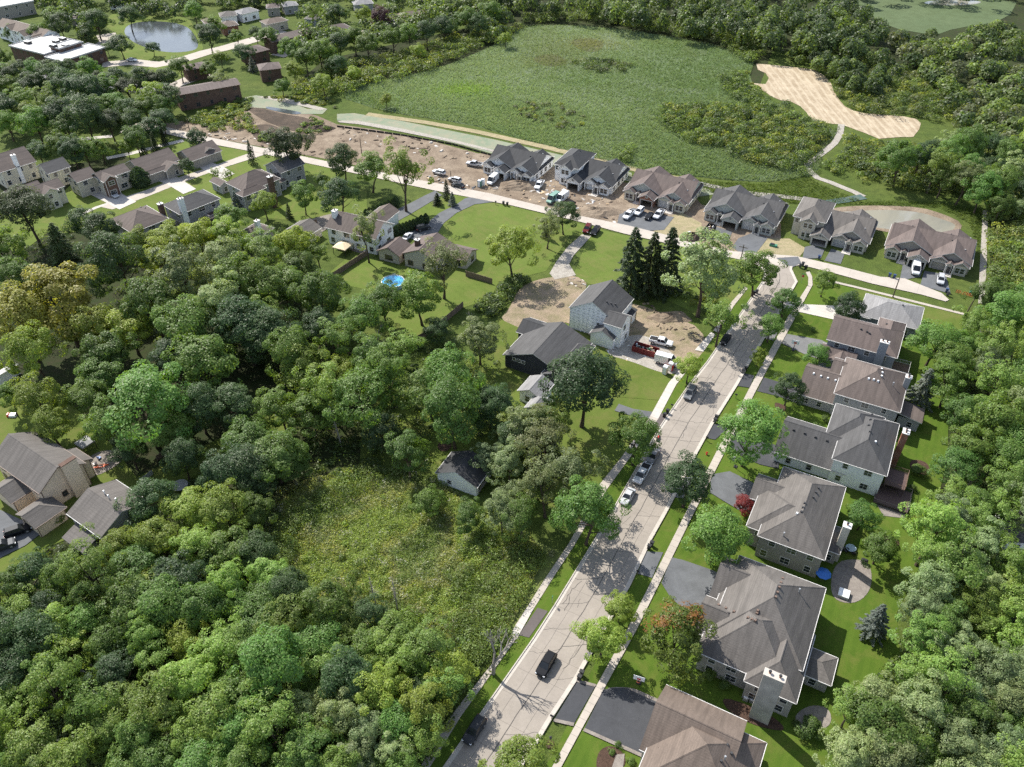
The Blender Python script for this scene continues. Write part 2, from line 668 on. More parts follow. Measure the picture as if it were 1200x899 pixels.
sheet('straw_field', 'straw_field', '886,75 900,76 930,79 953,82 966,89 974,98 976,105 983,117 990,125 1000,130 1012,133 1035,135 1060,137 1074,140 1079,145 1077,152 1070,161 1055,161 1030,163 1010,155 985,146 965,145 950,140 945,132 938,125 926,119 915,118 903,113 897,108 880,104 878,100 884,98 897,99 901,92 897,86 888,82', Z3)
blob('meadow_patch', 'rough_grass', '1080,146 1095,142 1120,146 1135,155 1115,165 1098,168 1082,160', Z3)
# green corner by the far pond
blob('far_lawn', 'lawn_park', '120,26 135,14 150,20 190,18 222,21 228,35 240,55 232,66 200,70 175,76 150,74 135,55 140,40 128,35', Z2, 1)
blob('far_lawn', 'lawn_park', '165,80 205,74 222,82 210,92 180,92', Z2, 1)
blob('pond', 'pond_water', '145,37 149,30 162,26 184,25 205,27 221,32 231,45 233,57 220,61 200,62 180,59 160,52 149,44', Z3, 2)
blob('meadow', 'meadow', '335,575 420,555 500,565 560,600 640,640 668,650 612,735 580,765 520,730 460,700 380,700 320,685 315,620', Z2, 1)
# streets of the suburb behind
def road(name, mat, line, w, z=Z3):
    return ribbon(name, mat, [G(x, y) for x, y in pts(line)], w, z)
road('side_street', 'street_concrete', '120,76 155,73 185,76 215,70 240,62 262,57 300,46 330,36', 8)
road('side_street', 'street_concrete', '170,93 200,102 240,86', 9)
road('side_street', 'street_concrete', '325,66 350,56 380,50 400,44 440,36', 8)
road('side_street', 'street_concrete', '110,60 128,48 124,40', 9)
sheet('parking_lot', 'asphalt_worn', '60,80 110,86 170,100 205,112 150,108 90,100 40,92', Z3)
# construction ground along the street
sheet('bare_soil', 'bare_soil', '178,146 215,142 255,150 290,128 340,128 372,136 395,146 440,152 500,164 560,180 592,182 640,192 720,212 812,228 822,240 915,262 915,300 860,297 735,268 645,248 520,219 400,190 300,171 240,160 200,152', Z2)
blob('dark_soil', 'dark_soil', '285,124 300,125 335,135 362,138 372,150 350,156 330,150 305,140', Z3)
blob('dark_soil', 'dark_soil', '290,148 320,145 340,160 318,172 300,165', Z3)
sheet('seed_mat', 'seed_mat', '395,134 415,133 470,142 520,152 580,164 640,178 700,192 740,203 742,214 700,206 650,196 600,187 575,180 540,170 480,156 430,146 395,141', Z3)
sheet('seed_mat', 'seed_mat', '275,117 300,112 330,116 360,128 384,128 378,134 350,134 320,128 290,126', Z3)
sheet('straw_strip', 'gravel', '300,114 322,113 345,118 383,128 375,130 350,124 320,118', Z4)
blob('standing_water', 'pond_water', '311,125 325,127 343,130 356,133 345,135 325,131 312,128', Z4)
sheet('silt_strip', 'gravel', '395,142 420,142 470,151 530,164 582,177 580,179 530,167 470,155 420,146 398,144', Z4)
sheet('seed_mat', 'seed_mat', '780,212 806,216 830,222 838,228 812,232 785,226', Z3)
road('gravel_strip', 'straw_mat', '430,134 500,144 560,155 640,173 700,188 760,203 812,213', 3.2, Z4)
road('trail', 'gravel', '806,212 823,216 858,224 880,227 920,231 957,236', 2.6, Z4)
road('trail', 'fresh_mat', '957,236 970,238 990,235 1012,231', 3.4, Z5)
road('trail', 'gravel', '1012,231 1000,225 985,219 973,214 958,209 948,200 945,193 955,186 970,175 978,168 984,158 986,146', 2.4, Z4)
blob('pond_bank', 'bare_soil', '968,246 990,242 1033,241 1078,243 1108,252 1128,262 1124,274 1108,281 1088,281 1040,272 1000,266 970,256', Z2, 1)
blob('retention_pond', 'shallow_water', '975,249 1000,248 1033,246 1075,248 1103,257 1120,263 1118,269 1107,275 1090,277 1042,269 1005,264 980,256', Z3, 2)
sheet('gravel_path', 'gravel', '1151.7,247 1157.5,247 1156,310 1154,356 1146,356 1148,312', Z4)

# lawns
sheet('lawn', 'lawn_park', '430,255 480,240 545,226 565,236 597,241 643,253 706,270 770,284 855,305 910,325 868,372 845,382 760,342 690,333 672,322 690,277 668,276 640,318 590,330 530,330 500,330 540,305 500,262 460,285 400,330 380,345 380,325 410,300', Z2)
sheet('lawn', 'lawn_park', '545,325 585,330 575,350 540,362 485,405 470,395 430,340 385,330 432,302 470,312 520,315', Z2)
sheet('lawn', 'lawn_park', '238,170 300,177 340,186 378,194 400,200 400,215 430,225 430,260 380,262 250,250 200,220 120,230 60,250 60,270 20,300 -20,260 70,232 140,215 190,178', Z2)
sheet('lawn', 'lawn_park', '85,215 150,200 240,170 262,180 265,230 200,262 60,275 60,240', Z3 - .01)
sheet('lawn', 'lawn_park', '130,165 185,160 240,170 200,190 150,185', Z3)
sheet('lawn', 'lawn_dry', '-60,440 60,450 130,520 160,560 330,480 345,520 300,560 180,590 60,640 -40,760', Z2)
sheet('lawn', 'lawn_dry', '430,470 545,425 590,376 650,395 720,420 800,452 705,572 660,600 560,560 500,540 430,520', Z2)
sheet('lawn', 'lawn_dry', '585,374 616,388 640,378 668,384 700,400 745,417 790,436 822,440 800,455 780,470 650,460 585,420', Z3)
# the right-hand lots, from the side walk to the trees behind the houses
sheet('lawn', 'lawn_near', '934,333 947,318 975,330 1130,368 1140,420 1112,470 1110,540 1095,600 1080,660 1050,720 1062,800 1000,880 960,960 600,960 652,878 738,687 815,535 895,398', Z2)
sheet('lawn', 'lawn_dry', '1000,338 1060,352 1130,369 1125,392 1070,372 1005,352', Z3)
sheet('verge', 'lawn_near', '480,957 521.7,897.3 566.7,832.3 625,749 650,710 690.8,643.3 721.7,591.7 771.7,503.3 808.3,450 828.3,425 865,371.7 880,350 896,330 890,318 868,345 850,373 826,410 795,450 760,495 706,575 670,640 645,680 605,750 537,840 450,960', Z3)
blob('bare_soil', 'trodden_soil', '618,332 643,325 673,322 692,335 667,365 690,350 742,355 790,372 822,385 830,415 795,445 760,432 735,417 700,400 668,377 647,382 615,387 585,376 597,362 605,343', Z3 + .005, 1)
sheet('gravel_drive', 'gravel', '682,275 693,277 672,300 667,310 675,323 650,328 644,321 652,307 665,290', Z4)
blob('gravel_pad', 'gravel', '706,415 725,400 742,392 765,396 795,420 800,432 790,440 770,436 740,424', Z4)
sheet('patio', 'paver', '352,262 372,255 400,248 415,252 404,262 385,268 372,275', Z3)
sheet('drive', 'asphalt_grey', '439,259 452,252 480,239 497,230 510,224 518,229 500,240 480,252 462,262 450,266', Z4)
sheet('drive', 'asphalt_grey', '500,285 480,280 476,272 500,262 515,250 535,240 545,233 561,229 580,237 556,240 535,250 520,262 510,278', Z4)
sheet('drive', 'straw_mat', '790,252 800,250 822,262 822,290 790,286 760,278 775,262', Z3)
sheet('straw_bed', 'straw_mat', '878,283 895,280 925,280 945,292 935,303 905,305 880,298 868,294', Z3)
for s_ in ('726,251 742,244 757,249 740,270 722,267', '746,254 757,250 790,255 778,270 742,272', '838,266 858,272 852,287 845,286 830,270', '858,290 865,280 880,274 900,279 884,300 866,296', '940,304 943,290 952,288 966,293 962,303', '966,306 974,292 990,297 985,310', '1054,329 1058,310 1083,312 1078,325', '1078,335 1083,318 1108,322 1114,345'):
    sheet('driveway', 'asphalt_grey', s_, Z4)

# the street past the new houses
sheet('street', 'street_concrete', '150,148 172,140 196.7,150 246.7,161.7 296.7,171.7 380,189 496.7,212.5 571.7,226.7 646.7,245 678.3,253.3 736.7,265 858,295 933.3,300.8 983.3,312.5 1031.7,325 1060,327 1103,344 1112,352 1108,354 1080,346 1021.7,333 978,321 938,311 924,314 905,318 875,306.7 731.7,274.5 681.7,261 598,241 510,224 380,196 300,179 240,168 180,154 140,156', Z5)
sheet('street_patch', 'asphalt_grey', '909,303 935,301.5 939,309 926,315', Z5 + .012)
sheet('lane', 'street_concrete', '118,243 132,246 175,230 215,214 262,197 300,185 322,178 316,173 292,180 250,195 205,210 160,228', Z4)
for s_ in ('97,224 111,231 140,246 160,237 140,226 120,216', '175,209 195,216 215,228 230,222 208,208 190,203', '232,196 245,203 262,210 275,204 262,196 248,191'):
    sheet('drive', 'new_concrete', s_, Z4 + .01)
road('footpath', 'new_concrete', '88,255 112,244 145,233 180,222 220,208 262,195 300,184', 1.5, Z4 + .005)
road('footpath', 'new_concrete', '90,164 110,162 132,160', 2.5, Z4)
road('footpath', 'new_concrete', '125,186 155,180 185,172 215,165', 2.5, Z4)

# the road down the middle, with kerb, gutter and seams
LE = [(425, 1038), (480, 957), (521.7, 897.3), (566.7, 832.3), (625, 749), (650, 710), (690.8, 643.3), (721.7, 591.7), (771.7, 503.3), (808.3, 450), (828.3, 425), (865, 371.7), (880, 350), (893, 331), (896, 318), (886, 309.5)]
RE = [(524, 1030), (572, 960), (630, 870.7), (646.7, 842.3), (675, 799), (738.3, 686.7), (764, 631.7), (780.8, 601.7), (815, 535), (835, 498.3), (864.2, 451.7), (880, 423.3), (895, 398.3), (922, 353), (934, 331), (927.5, 317), (928, 313)]
sheet('road', 'road_concrete', LE + RE[::-1], Z5 + .005)
LG = [G(*p) for p in LE]
RG = [G(*p) for p in RE]
def resample(P, step):
    Q, d = [P[0].copy()], 0.
    for a, b in zip(P, P[1:]):
        L = (b - a).length
        t = step - d
        while t < L:
            Q.append(a.lerp(b, t / L))
            t += step
        d = (d + L) % step
    Q.append(P[-1].copy())
    return Q
def inset(P, d):
    out = []
    for i, p in enumerate(P):
        t = (P[min(i + 1, len(P) - 1)] - P[max(i - 1, 0)]).normalized()
        out.append(p + Vector((t.y, -t.x, 0)) * d)
    return out
ribbon('gutter', 'kerb_concrete', inset(LG, .35), .55, Z6)
ribbon('gutter', 'kerb_concrete', inset(RG, -.35), .55, Z6)
ribbon('kerb', 'kerb_concrete', LG, .18, 0, h=.36)
ribbon('kerb', 'kerb_concrete', RG, .18, 0, h=.36)
# tar seams and wandering cracks in the concrete
plain('tar', (.075, .068, .062), .8)
cl = MB()
def seam(P, w0):
    for a, b in zip(P, P[1:]):
        d = (b - a)
        if d.length < .01: continue
        n = Vector((d.y, -d.x, 0)).normalized() * (w0 / 2)
        cl.face([(*(a - n).xy, Z5 + .0405), (*(b - n).xy, Z5 + .0405), (*(b + n).xy, Z5 + .0405), (*(a + n).xy, Z5 + .0405)][::-1], 'tar')
cen = []
ra, rb = resample(LG, 2.), resample(RG, 2.)
for k in range(95):
    f = k / 94
    a = ra[int(f * (len(ra) - 1))]
    b = rb[int(f * (len(rb) - 1))]
    cen.append((a, b))
rr = random.Random(3)
def at_(k, f):
    a, b = cen[max(0, min(len(cen) - 1, k))]
    return a.lerp(b, f)
seam([at_(k, .5 + rr.uniform(-.008, .008)) for k in range(92)], .13)
for f0 in (.27, .74):
    seam([at_(k, f0 + rr.uniform(-.006, .006)) for k in range(92)], .035)
for k in range(3, 90, 3):
    for f0, f1 in ((.05, .5), (.5, .95)):
        if rr.random() < .62:
            k0 = k + rr.choice((0, 0, .5, 1)); w = rr.choice((.04, .06, .09))
            n = 7; ph = rr.uniform(0, 6); P = []
            for q in range(n):
                f = f0 + (f1 - f0) * q / (n - 1)
                kk = int(k0); fr_ = k0 - kk + rr.uniform(-.1, .1)
                P.append(at_(kk, f).lerp(at_(kk + 1, f), max(0, min(1, fr_ + .12 * math.sin(ph + q)))))
            seam(P, w)
for _ in range(34):
    k = rr.uniform(2, 88); f = rr.uniform(.1, .9); P = []
    for q in range(rr.randint(4, 9)):
        P.append(at_(int(k), f).lerp(at_(int(k) + 1, f), k % 1))
        k += rr.uniform(.1, .7); f = min(.96, max(.04, f + rr.uniform(-.045, .045)))
    seam(P, rr.choice((.05, .08, .1)))
tag(cl.build('road_seams'), kind='structure')

# side walks
SL = [(575, 1030), (605, 970), (648.3, 897.3), (675, 849), (698.3, 805.7), (733.3, 741.7), (781.7, 645), (799.2, 610), (843, 523), (876.7, 458.3), (923.3, 371.7), (946.7, 335), (947, 326), (944, 320)]
SR = [(587, 1030), (617, 970), (659, 897.3), (683.3, 852.3), (709, 805.7), (744.5, 741.7), (791, 647), (809, 610), (853, 523), (886.7, 456.7), (933.3, 370), (952, 335), (951.5, 325), (948.5, 319)]
sheet('sidewalk', 'sidewalk_concrete', SL + SR[::-1], Z6)
sheet('sidewalk', 'sidewalk_concrete', '450,968 533,834 600,749 601,738 618,712 638,680 667,637 703,568 728,537 763,487 771,492 736,540 712,573 673,640 650,675 625,715 607,747 603,752 540,840.7 460,972', Z5)
sheet('sidewalk', 'new_concrete', '599,744 618,712 625,715 607,747', Z6)
sheet('sidewalk', 'new_concrete', '762,488 783,450 795,435 803,438 792,452 771,492', Z6)
sheet('sidewalk', 'new_concrete', '814,411 833,390 838,393 824,413', Z6)
sheet('sidewalk', 'sidewalk_concrete', '836,388 855,357 873,337 876,339 860,359 841,391', Z6)
sheet('sidewalk', 'sidewalk_concrete', '970,328.5 1000,335.5 1065,351.5 1130,368 1129,370 1064,353.7 1000,337.7 969,330.7', Z6)
# driveways and their aprons
for mat_, s_ in (('asphalt_dark', '676,800 697,806 673,848 650,843'), ('asphalt_dark', '707,809 718,807 735,807 750,815 790,832 770,885 752,884 685,854'),
                 ('asphalt_grey', '757,647 777,648 764,678 747,673'), ('asphalt_grey', '787,654 800,657 832,668 850,676 840,725 825,721 800,714 785,700 775,684'),
                 ('asphalt_dark', '836,498 848,498 852,503 838,516 827,514'), ('asphalt_dark', '858,505 880,512 915,525 912,550 890,545 862,532 848,520'),
                 ('asphalt_grey', '833,557 855,553 883,567 890,600 865,598 848,588 832,578'), ('asphalt_grey', '792,560 813,560 802,585 786,583'),
                 ('asphalt_dark', '871,438 884,441 878,455 863,453'), ('asphalt_dark', '895,443 915,449 945,458 940,476 912,465 887,459'),
                 ('asphalt_worn', '922,392 962,399 972,404 960,422 943,416 916,403'), ('asphalt_worn', '897,385 913,388 906,400 893,396'),
                 ('new_concrete', '938,357 978,359 990,357 988,372 976,375 935,366'), ('new_concrete', '921,353 937,357 934,364 915,362'),
                 ('asphalt_brown', '630,713 642,717 620,748 608,745'), ('asphalt_brown', '768,483 783,487 771,503 762,497'),
                 ('asphalt_grey', '725,474 742,480 768,484 763,492 740,488 720,482'),
                 ('asphalt_grey', '-40,600 0,598 30,612 50,625 30,640 0,655 -40,670')):
    sheet('driveway', mat_, s_, Z5 + .002)
for s_ in ('650,843 673,848 672,852 648,846.5', '685,854 752,884 751,888 683,857.5', '676,797 699,803 697,806 675,800'):
    sheet('brick_edge', 'paver', s_, Z6 + .004)
blob('patio', 'paver', '712,806 740,806 760,815 778,823 775,829 750,820 730,812 712,811', Z4)
# patios, beds
blob('patio', 'paver', '978,660 1000,655 1020,660 1022,690 1005,708 980,706 972,690', Z4)
blob('patio', 'paver', '930,838 950,826 972,830 975,850 955,858 935,855', Z4)
blob('patio', 'paver', '104,535 125,527 143,531 145,540 128,552 108,560 98,550', Z4)
sheet('patio', 'paver', '1025,588 1060,598 1060,608 1035,605', Z4)
blob('flower_bed', 'mulch', '1066,538 1088,542 1090,560 1066,552', Z4)
blob('flower_bed', 'mulch', '1020,625 1055,632 1052,645 1022,640', Z4)
blob('flower_bed', 'mulch', '845,815 905,838 925,860 880,850 850,832', Z4)
blob('flower_bed', 'mulch', '905,470 925,478 912,486', Z4)
blob('flower_bed', 'mulch', '698,885 712,873 730,880 735,900 700,915', Z4)
sheet('footpath', 'paver', '722,885 732,884 728,915 712,915', Z5)
blob('tree_ring', 'mulch', '638,873 641,868 648,868 651,873 648,878 641,878', Z5)
blob('tree_ring', 'mulch', '512,523 517,518 527,518 530,524 524,530 515,529', Z5)
blob('patio', 'paver', '400,278 425,284 440,292 430,300 405,292 396,284', Z4)
# ------------------------------------------------------------------ houses
WIN = {}
def win_mesh(w, h, trim):
    k = (round(w, 2), round(h, 2), trim)
    if k not in WIN:
        f, p = MB(), MB()
        t = .11
        for a in ((-w / 2 - t, w / 2 + t, h / 2, h / 2 + t), (-w / 2 - t, w / 2 + t, -h / 2 - t, -h / 2), (-w / 2 - t, -w / 2, -h / 2, h / 2), (w / 2, w / 2 + t, -h / 2, h / 2)):
            f.box(a[0], a[1], -.06, .02, a[2], a[3], trim)
        f.box(-w / 2, w / 2, -.035, .0, -.03, .03, trim)
        if w > 1.3: f.box(-.03, .03, -.036, .0, -h / 2, h / 2, trim)
        p.face([(-w / 2, -.02, -h / 2), (w / 2, -.02, -h / 2), (w / 2, -.02, h / 2), (-w / 2, -.02, h / 2)], 'window_glass')
        WIN[k] = (f.mesh('window'), p.mesh('pane'))
    return WIN[k]

ROT = {'-u': 0., '+v': math.pi / 2, '+u': math.pi, '-v': -math.pi / 2}

class House:
    def __init__(s, name, label, az=AZ, wall='siding_grey', roof='shingle_grey', trim='trim_white', cat='house', group=None, org=None, gable=None):
        s.az, s.wall, s.roof, s.trim = az, wall, roof, trim
        s.gable = gable or wall
        s.V, s.U = fr(az)
        s.org = org
        s.w = []
        s.todo = []
        s.meta = (name, label, cat, group)
        s.extra = {}
    def loc(s, x, y, z=0):
        p = G(x, y, z)
        if s.org is None: s.org = Vector((p.x, p.y, 0))
        d = p - s.org
        return Vector((d.dot(s.V), d.dot(s.U), z))
    def wing(s, p, z, kind='uhh', slope=.5, over=.45, base=0., wall=None, roof=None, grow=(0, 0, 0, 0)):
        if isinstance(p, str):
            q = [s.loc(x, y, z) for x, y in pts(p)]
            r = [min(a.x for a in q), max(a.x for a in q), min(a.y for a in q), max(a.y for a in q)]
            r = [r[0] - grow[0], r[1] + grow[1], r[2] - grow[2], r[3] + grow[3]]
        else:
            r = list(p)
            if s.org is None: raise ValueError
        s.w.append(dict(r=r, z=z, k=kind, s=slope, o=over, b=base, wall=wall or s.wall, roof=roof or s.roof, op={}))
        return len(s.w) - 1
    def inner(s, i):
        w = s.w[i]
        o = w['o'] + .004 * i
        r = w['r']
        return r[0] + o, r[1] - o, r[2] + o, r[3] - o
    def garage(s, i, face, t0, t1, open_=False, top=2.3, mat='trim_white'):
        s.w[i]['op'].setdefault(face, []).append((t0, t1, top, open_, mat))
    def frac(s, i, face, f):
        a, b, c, d = s.inner(i)
        return a + (b - a) * f if face[1] == 'u' else c + (d - c) * f
    def wpoint(s, i, face, t, z, out=0.):
        a, b, c, d = s.inner(i)
        return {'-u': (t, c - out, z), '+u': (t, d + out, z), '-v': (a - out, t, z), '+v': (b + out, t, z)}[face]
    def covered(s, i, q, z):
        for j, w in enumerate(s.w):
            if j == i: continue
            r = s.inner(j)
            if r[0] - .5 < q[0] < r[1] + .5 and r[2] - .5 < q[1] < r[3] + .5:
                zt = w['z']
                if w['k'][0] in 'uv': zt += w['s'] * (min(w['r'][1] - w['r'][0], w['r'][3] - w['r'][2]) / 2) * .6
                if z < zt + .6: return True
        return False
    def window(s, i, face, t, z, w=1.0, h=1.4):
        s.todo.append((i, face, t, z, w, h))
    def auto(s, i, faces=('-u', '-v', '+v'), w=1.05, h=1.35, step=3.4, zs=None):
        a, b, c, d = s.inner(i)
        wz = s.w[i]
        zs = zs or ([1.5] if wz['z'] < 4.4 else [1.6, wz['z'] - 1.15])
        for f in faces:
            lo, hi = (a, b) if f[1] == 'u' else (c, d)
            n = max(1, int((hi - lo) / step))
            for z in zs:
                for k in range(n):
                    t = lo + (hi - lo) * (k + .5 + .13 * math.sin(7.1 * k + 3 * z + 5 * i)) / n
                    if any(o[0] - .8 < t < o[1] + .8 and z < o[2] + .8 for o in wz['op'].get(f, ())): continue
                    if s.covered(i, s.wpoint(i, f, t, z, .6), z): continue
                    s.window(i, f, t, z, w * (1.5 if (k + i) % 3 == 1 else 1), h if z > 2 or h < 1.2 else h + .1)
    def build(s):
        name, label, cat, group = s.meta
        root = empty(name, s.org, -R(s.az))
        tag(root, label, cat, group)
        s.root = root
        wm, rm = MB(), MB()
        for i, w in enumerate(s.w):
            x0, x1, y0, y1 = s.inner(i)
            zt = w['z'] + (w['s'] * w['o'] - .16 if w['k'][0] in 'uv' else (.0 if w['k'][0] == 'f' else -.1))
            for f in ('-u', '+u', '-v', '+v'):
                lo, hi = (x0, x1) if f[1] == 'u' else (y0, y1)
                def P(t, z, out=0.): return s.wpoint(i, f, t, z, out)
                flip = f in ('+u', '-v')
                def quad(a, b, zb, zz, m=w['wall']):
                    q = [P(a, zb), P(b, zb), P(b, zz), P(a, zz)]
                    wm.face(q[::-1] if flip else q, m)
                ops = sorted(w['op'].get(f, []))
                cur = lo
                for (a, b, top, op, gm) in ops:
                    quad(cur, a, w['b'], zt)
                    quad(a, b, top, zt)
                    dpt = -5.0 if op else -.14
                    if op:
                        for (ta, tb) in ((a, a), (b, b)):
                            wm.face([P(ta, .05), P(ta, .05, dpt), P(ta, top, dpt), P(ta, top)], 'siding_taupe')
                        wm.face([P(a, .05, dpt), P(b, .05, dpt), P(b, top, dpt), P(a, top, dpt)], 'siding_taupe')
                        wm.face([P(a, top), P(b, top), P(b, top, dpt), P(a, top, dpt)], 'garage_dark')
                        wm.face([P(a, .06), P(b, .06), P(b, .06, dpt), P(a, .06, dpt)], 'kerb_concrete')
                    else:
                        g = MB()
                        n = 4
                        for q in range(n):
                            za, zb_ = .05 + (top - .05) * q / n, .05 + (top - .05) * (q + 1) / n - .04
                            g.face([P(a, za, dpt), P(b, za, dpt), P(b, zb_, dpt), P(a, zb_, dpt)], gm)
                            g.face([P(a, zb_, dpt - .03), P(b, zb_, dpt - .03), P(b, zb_ + .04, dpt - .03), P(a, zb_ + .04, dpt - .03)], 'trim_grey')
                        g.build('garage_door', root)
                    for (ta, tb, za, zb_) in ((a - .14, a, .0, top + .14), (b, b + .14, .0, top + .14), (a, b, top, top + .14)):
                        q = [P(ta, za, .03), P(tb, za, .03), P(tb, zb_, .03), P(ta, zb_, .03)]
                        wm.face(q[::-1] if flip else q, s.trim)
                    cur = b
                quad(cur, hi, w['b'], zt)
                # gable triangle
                ax = w['k'][0]
                if ax in 'uv' and f[1] == ax and w['k'][1 if f[0] == '-' else 2] == 'g':
                    m = (lo + hi) / 2
                    half = (hi - lo) / 2 + w['o']
                    q = [P(lo, zt), P(hi, zt), P(m, w['z'] + w['s'] * half - .16)]
                    wm.face(q[::-1] if flip else q, w.get('gm') or (s.gable if w['wall'] == s.wall else w['wall']))
            # corner boards
            for cx, cy in ((x0, y0), (x1, y0), (x0, y1), (x1, y1)):
                sx = -1 if cx == x0 else 1
                sy = -1 if cy == y0 else 1
                wm.box(min(cx, cx + sx * .025), max(cx, cx + sx * .025), min(cy - sy * .14, cy + sy * .025), max(cy - sy * .14, cy + sy * .025), w['b'], zt - .02, s.trim)
            s.roofing(rm, i, w)
        wm.build('wall', root)
        rf = rm.build('roof', root)
        s.roofo = rf
        for (i, f, t, z, ww, hh) in s.todo:
            fm, pm = win_mesh(ww, hh, s.trim)
            o = link('window', fm, root)
            o.location = s.wpoint(i, f, t, z, .03)
            o.rotation_euler = (0, 0, ROT[f])
            link('pane', pm, o)
        return root
    def roofing(s, mb, i, w):
        x0, x1, y0, y1 = w['r']
        z = w['z'] + .003 * i
        k, sl, m = w['k'], w['s'], w['roof']
        T = .2
        if k[0] == 'f':
            mb.box(x0, x1, y0, y1, z, z + .3, 'trim_grey', top=m)
            mb.box(x0, x1, y0, y0 + .25, z + .3, z + .6, 'trim_grey')
            mb.box(x0, x1, y1 - .25, y1, z + .3, z + .6, 'trim_grey')
            mb.box(x0, x0 + .25, y0 + .25, y1 - .25, z + .3, z + .6, 'trim_grey')
            mb.box(x1 - .25, x1, y0 + .25, y1 - .25, z + .3, z + .6, 'trim_grey')
            return
        caps = []
        if k[0] == 's':                       # shed roof, falling towards k[1:]
            d = k[1:]
            ln = (x1 - x0) if d[1] == 'v' else (y1 - y0)
            hz = lambda x, y: z + sl * {'+v': x1 - x, '-v': x - x0, '+u': y1 - y, '-u': y - y0}[d]
            F = [[(x0, y0, hz(x0, y0)), (x1, y0, hz(x1, y0)), (x1, y1, hz(x1, y1)), (x0, y1, hz(x0, y1))]]
        else:
            sw = k[0] == 'v'
            if sw: a0, a1, b0, b1 = x0, x1, y0, y1
            else: a0, a1, b0, b1 = y0, y1, x0, x1
            hb = (b1 - b0) / 2
            c = (b0 + b1) / 2
            e0 = min(hb, (a1 - a0) / 2 - .01) if k[1] == 'h' else 0
            e1 = min(hb, (a1 - a0) / 2 - .01) if k[2] == 'h' else 0
            zr = z + sl * hb
            def P(a, b, zz): return (a, b, zz) if sw else (b, a, zz)
            r0, r1 = P(a0 + e0, c, zr), P(a1 - e1, c, zr)
            A, B, C, D = P(a0, b0, z), P(a1, b0, z), P(a1, b1, z), P(a0, b1, z)
            F = [[A, B, r1, r0], [C, D, r0, r1]]
            caps.append((r0, r1))
            if e0: F.append([D, A, r0]); caps += [(A, r0), (D, r0)]
            if e1: F.append([B, C, r1]); caps += [(B, r1), (C, r1)]
        # outward normals, then thickness
        G_ = []
        for f in F:
            n = (Vector(f[1]) - Vector(f[0])).cross(Vector(f[2]) - Vector(f[0]))
            G_.append(f if n.z > 0 else f[::-1])
        edges = {}
        for f in G_:
            for a, b in zip(f, f[1:] + f[:1]):
                key = tuple(sorted((a, b)))
                edges[key] = edges.get(key, []) + [(a, b)]
        for f in G_:
            mb.face(f, m)
            mb.face([(p[0], p[1], p[2] - T) for p in f][::-1], s.trim)
        for e in edges.values():
            if len(e) == 1:
                a, b = e[0]
                mb.face([(a[0], a[1], a[2] - T), (b[0], b[1], b[2] - T), b, a], s.trim)
                # gutter line
                if abs(a[2] - b[2]) < 1e-4 and not k[0] == 's':
                    d = Vector(b) - Vector(a)
                    n = Vector((d.y, -d.x, 0)).normalized() * .1
                    a2, b2 = Vector(a) + n, Vector(b) + n
                    mb.face([(a2.x, a2.y, a[2] - .14), (b2.x, b2.y, b[2] - .14), (b2.x, b2.y, b[2] - .005), (a2.x, a2.y, a[2] - .005)], s.trim)
                    mb.face([(a[0], a[1], a[2] - .012), (a2.x, a2.y, a[2] - .005), (b2.x, b2.y, b[2] - .005), (b[0], b[1], b[2] - .012)], s.trim)
        for a, b in caps:
            a, b = Vector(a), Vector(b)
            d = (b - a)
            if d.length < .3: continue
            side = d.cross(Vector((0, 0, 1))).normalized() * .16
            up = Vector((0, 0, .035))
            dn = Vector((0, 0, -.06))
            mb.face([a + up, b + up, b + side + dn, a + side + dn], m)
            mb.face([b + up, a + up, a - side + dn, b - side + dn], m)
    def surf(s, x, y):
        """height of the topmost roof at a local point"""
        best = None
        for w in s.w:
            x0, x1, y0, y1 = w['r']
            if not (x0 <= x <= x1 and y0 <= y <= y1): continue
            k, sl = w['k'], w['s']
            if k[0] == 'f': z = w['z'] + .3
            elif k[0] == 's': z = w['z'] + sl * {'+v': x1 - x, '-v': x - x0, '+u': y1 - y, '-u': y - y0}[k[1:]]
            else:
                if k[0] == 'v': a, a0, a1, b, b0, b1 = x, x0, x1, y, y0, y1
                else: a, a0, a1, b, b0, b1 = y, y0, y1, x, x0, x1
                q = min(b - b0, b1 - b)
                if k[1] == 'h': q = min(q, a - a0)
                if k[2] == 'h': q = min(q, a1 - a)
                z = w['z'] + sl * q
            if best is None or z > best: best = z
        return best
    def onroof(s, x, y, z0=8.):
        """local roof point seen at a plan pixel"""
        z = z0
        for _ in range(12):
            p = s.loc(x, y, z)
            h = s.surf(p.x, p.y)
            if h is None: return None
            z = z * .4 + h * .6
        return Vector((p.x, p.y, z))
    def vents(s, px, mat='trim_brown', kind='box'):
        for x, y in pts(px):
            p = s.onroof(x, y)
            if p is None: continue
            m = MB()
            if kind == 'box':
                m.box(p.x - .22, p.x + .22, p.y - .22, p.y + .22, p.z - .2, p.z + .26, mat, tx=.75, ty=.75)
                m.build('roof_vent', s.root)
            else:
                m.tube((p.x, p.y, p.z - .2), (p.x, p.y, p.z + .8), .1, .09, mat, 8)
                m.tube((p.x, p.y, p.z + .8), (p.x, p.y, p.z + .95), .18, .14, mat, 8)
                m.build('vent_pipe', s.root)
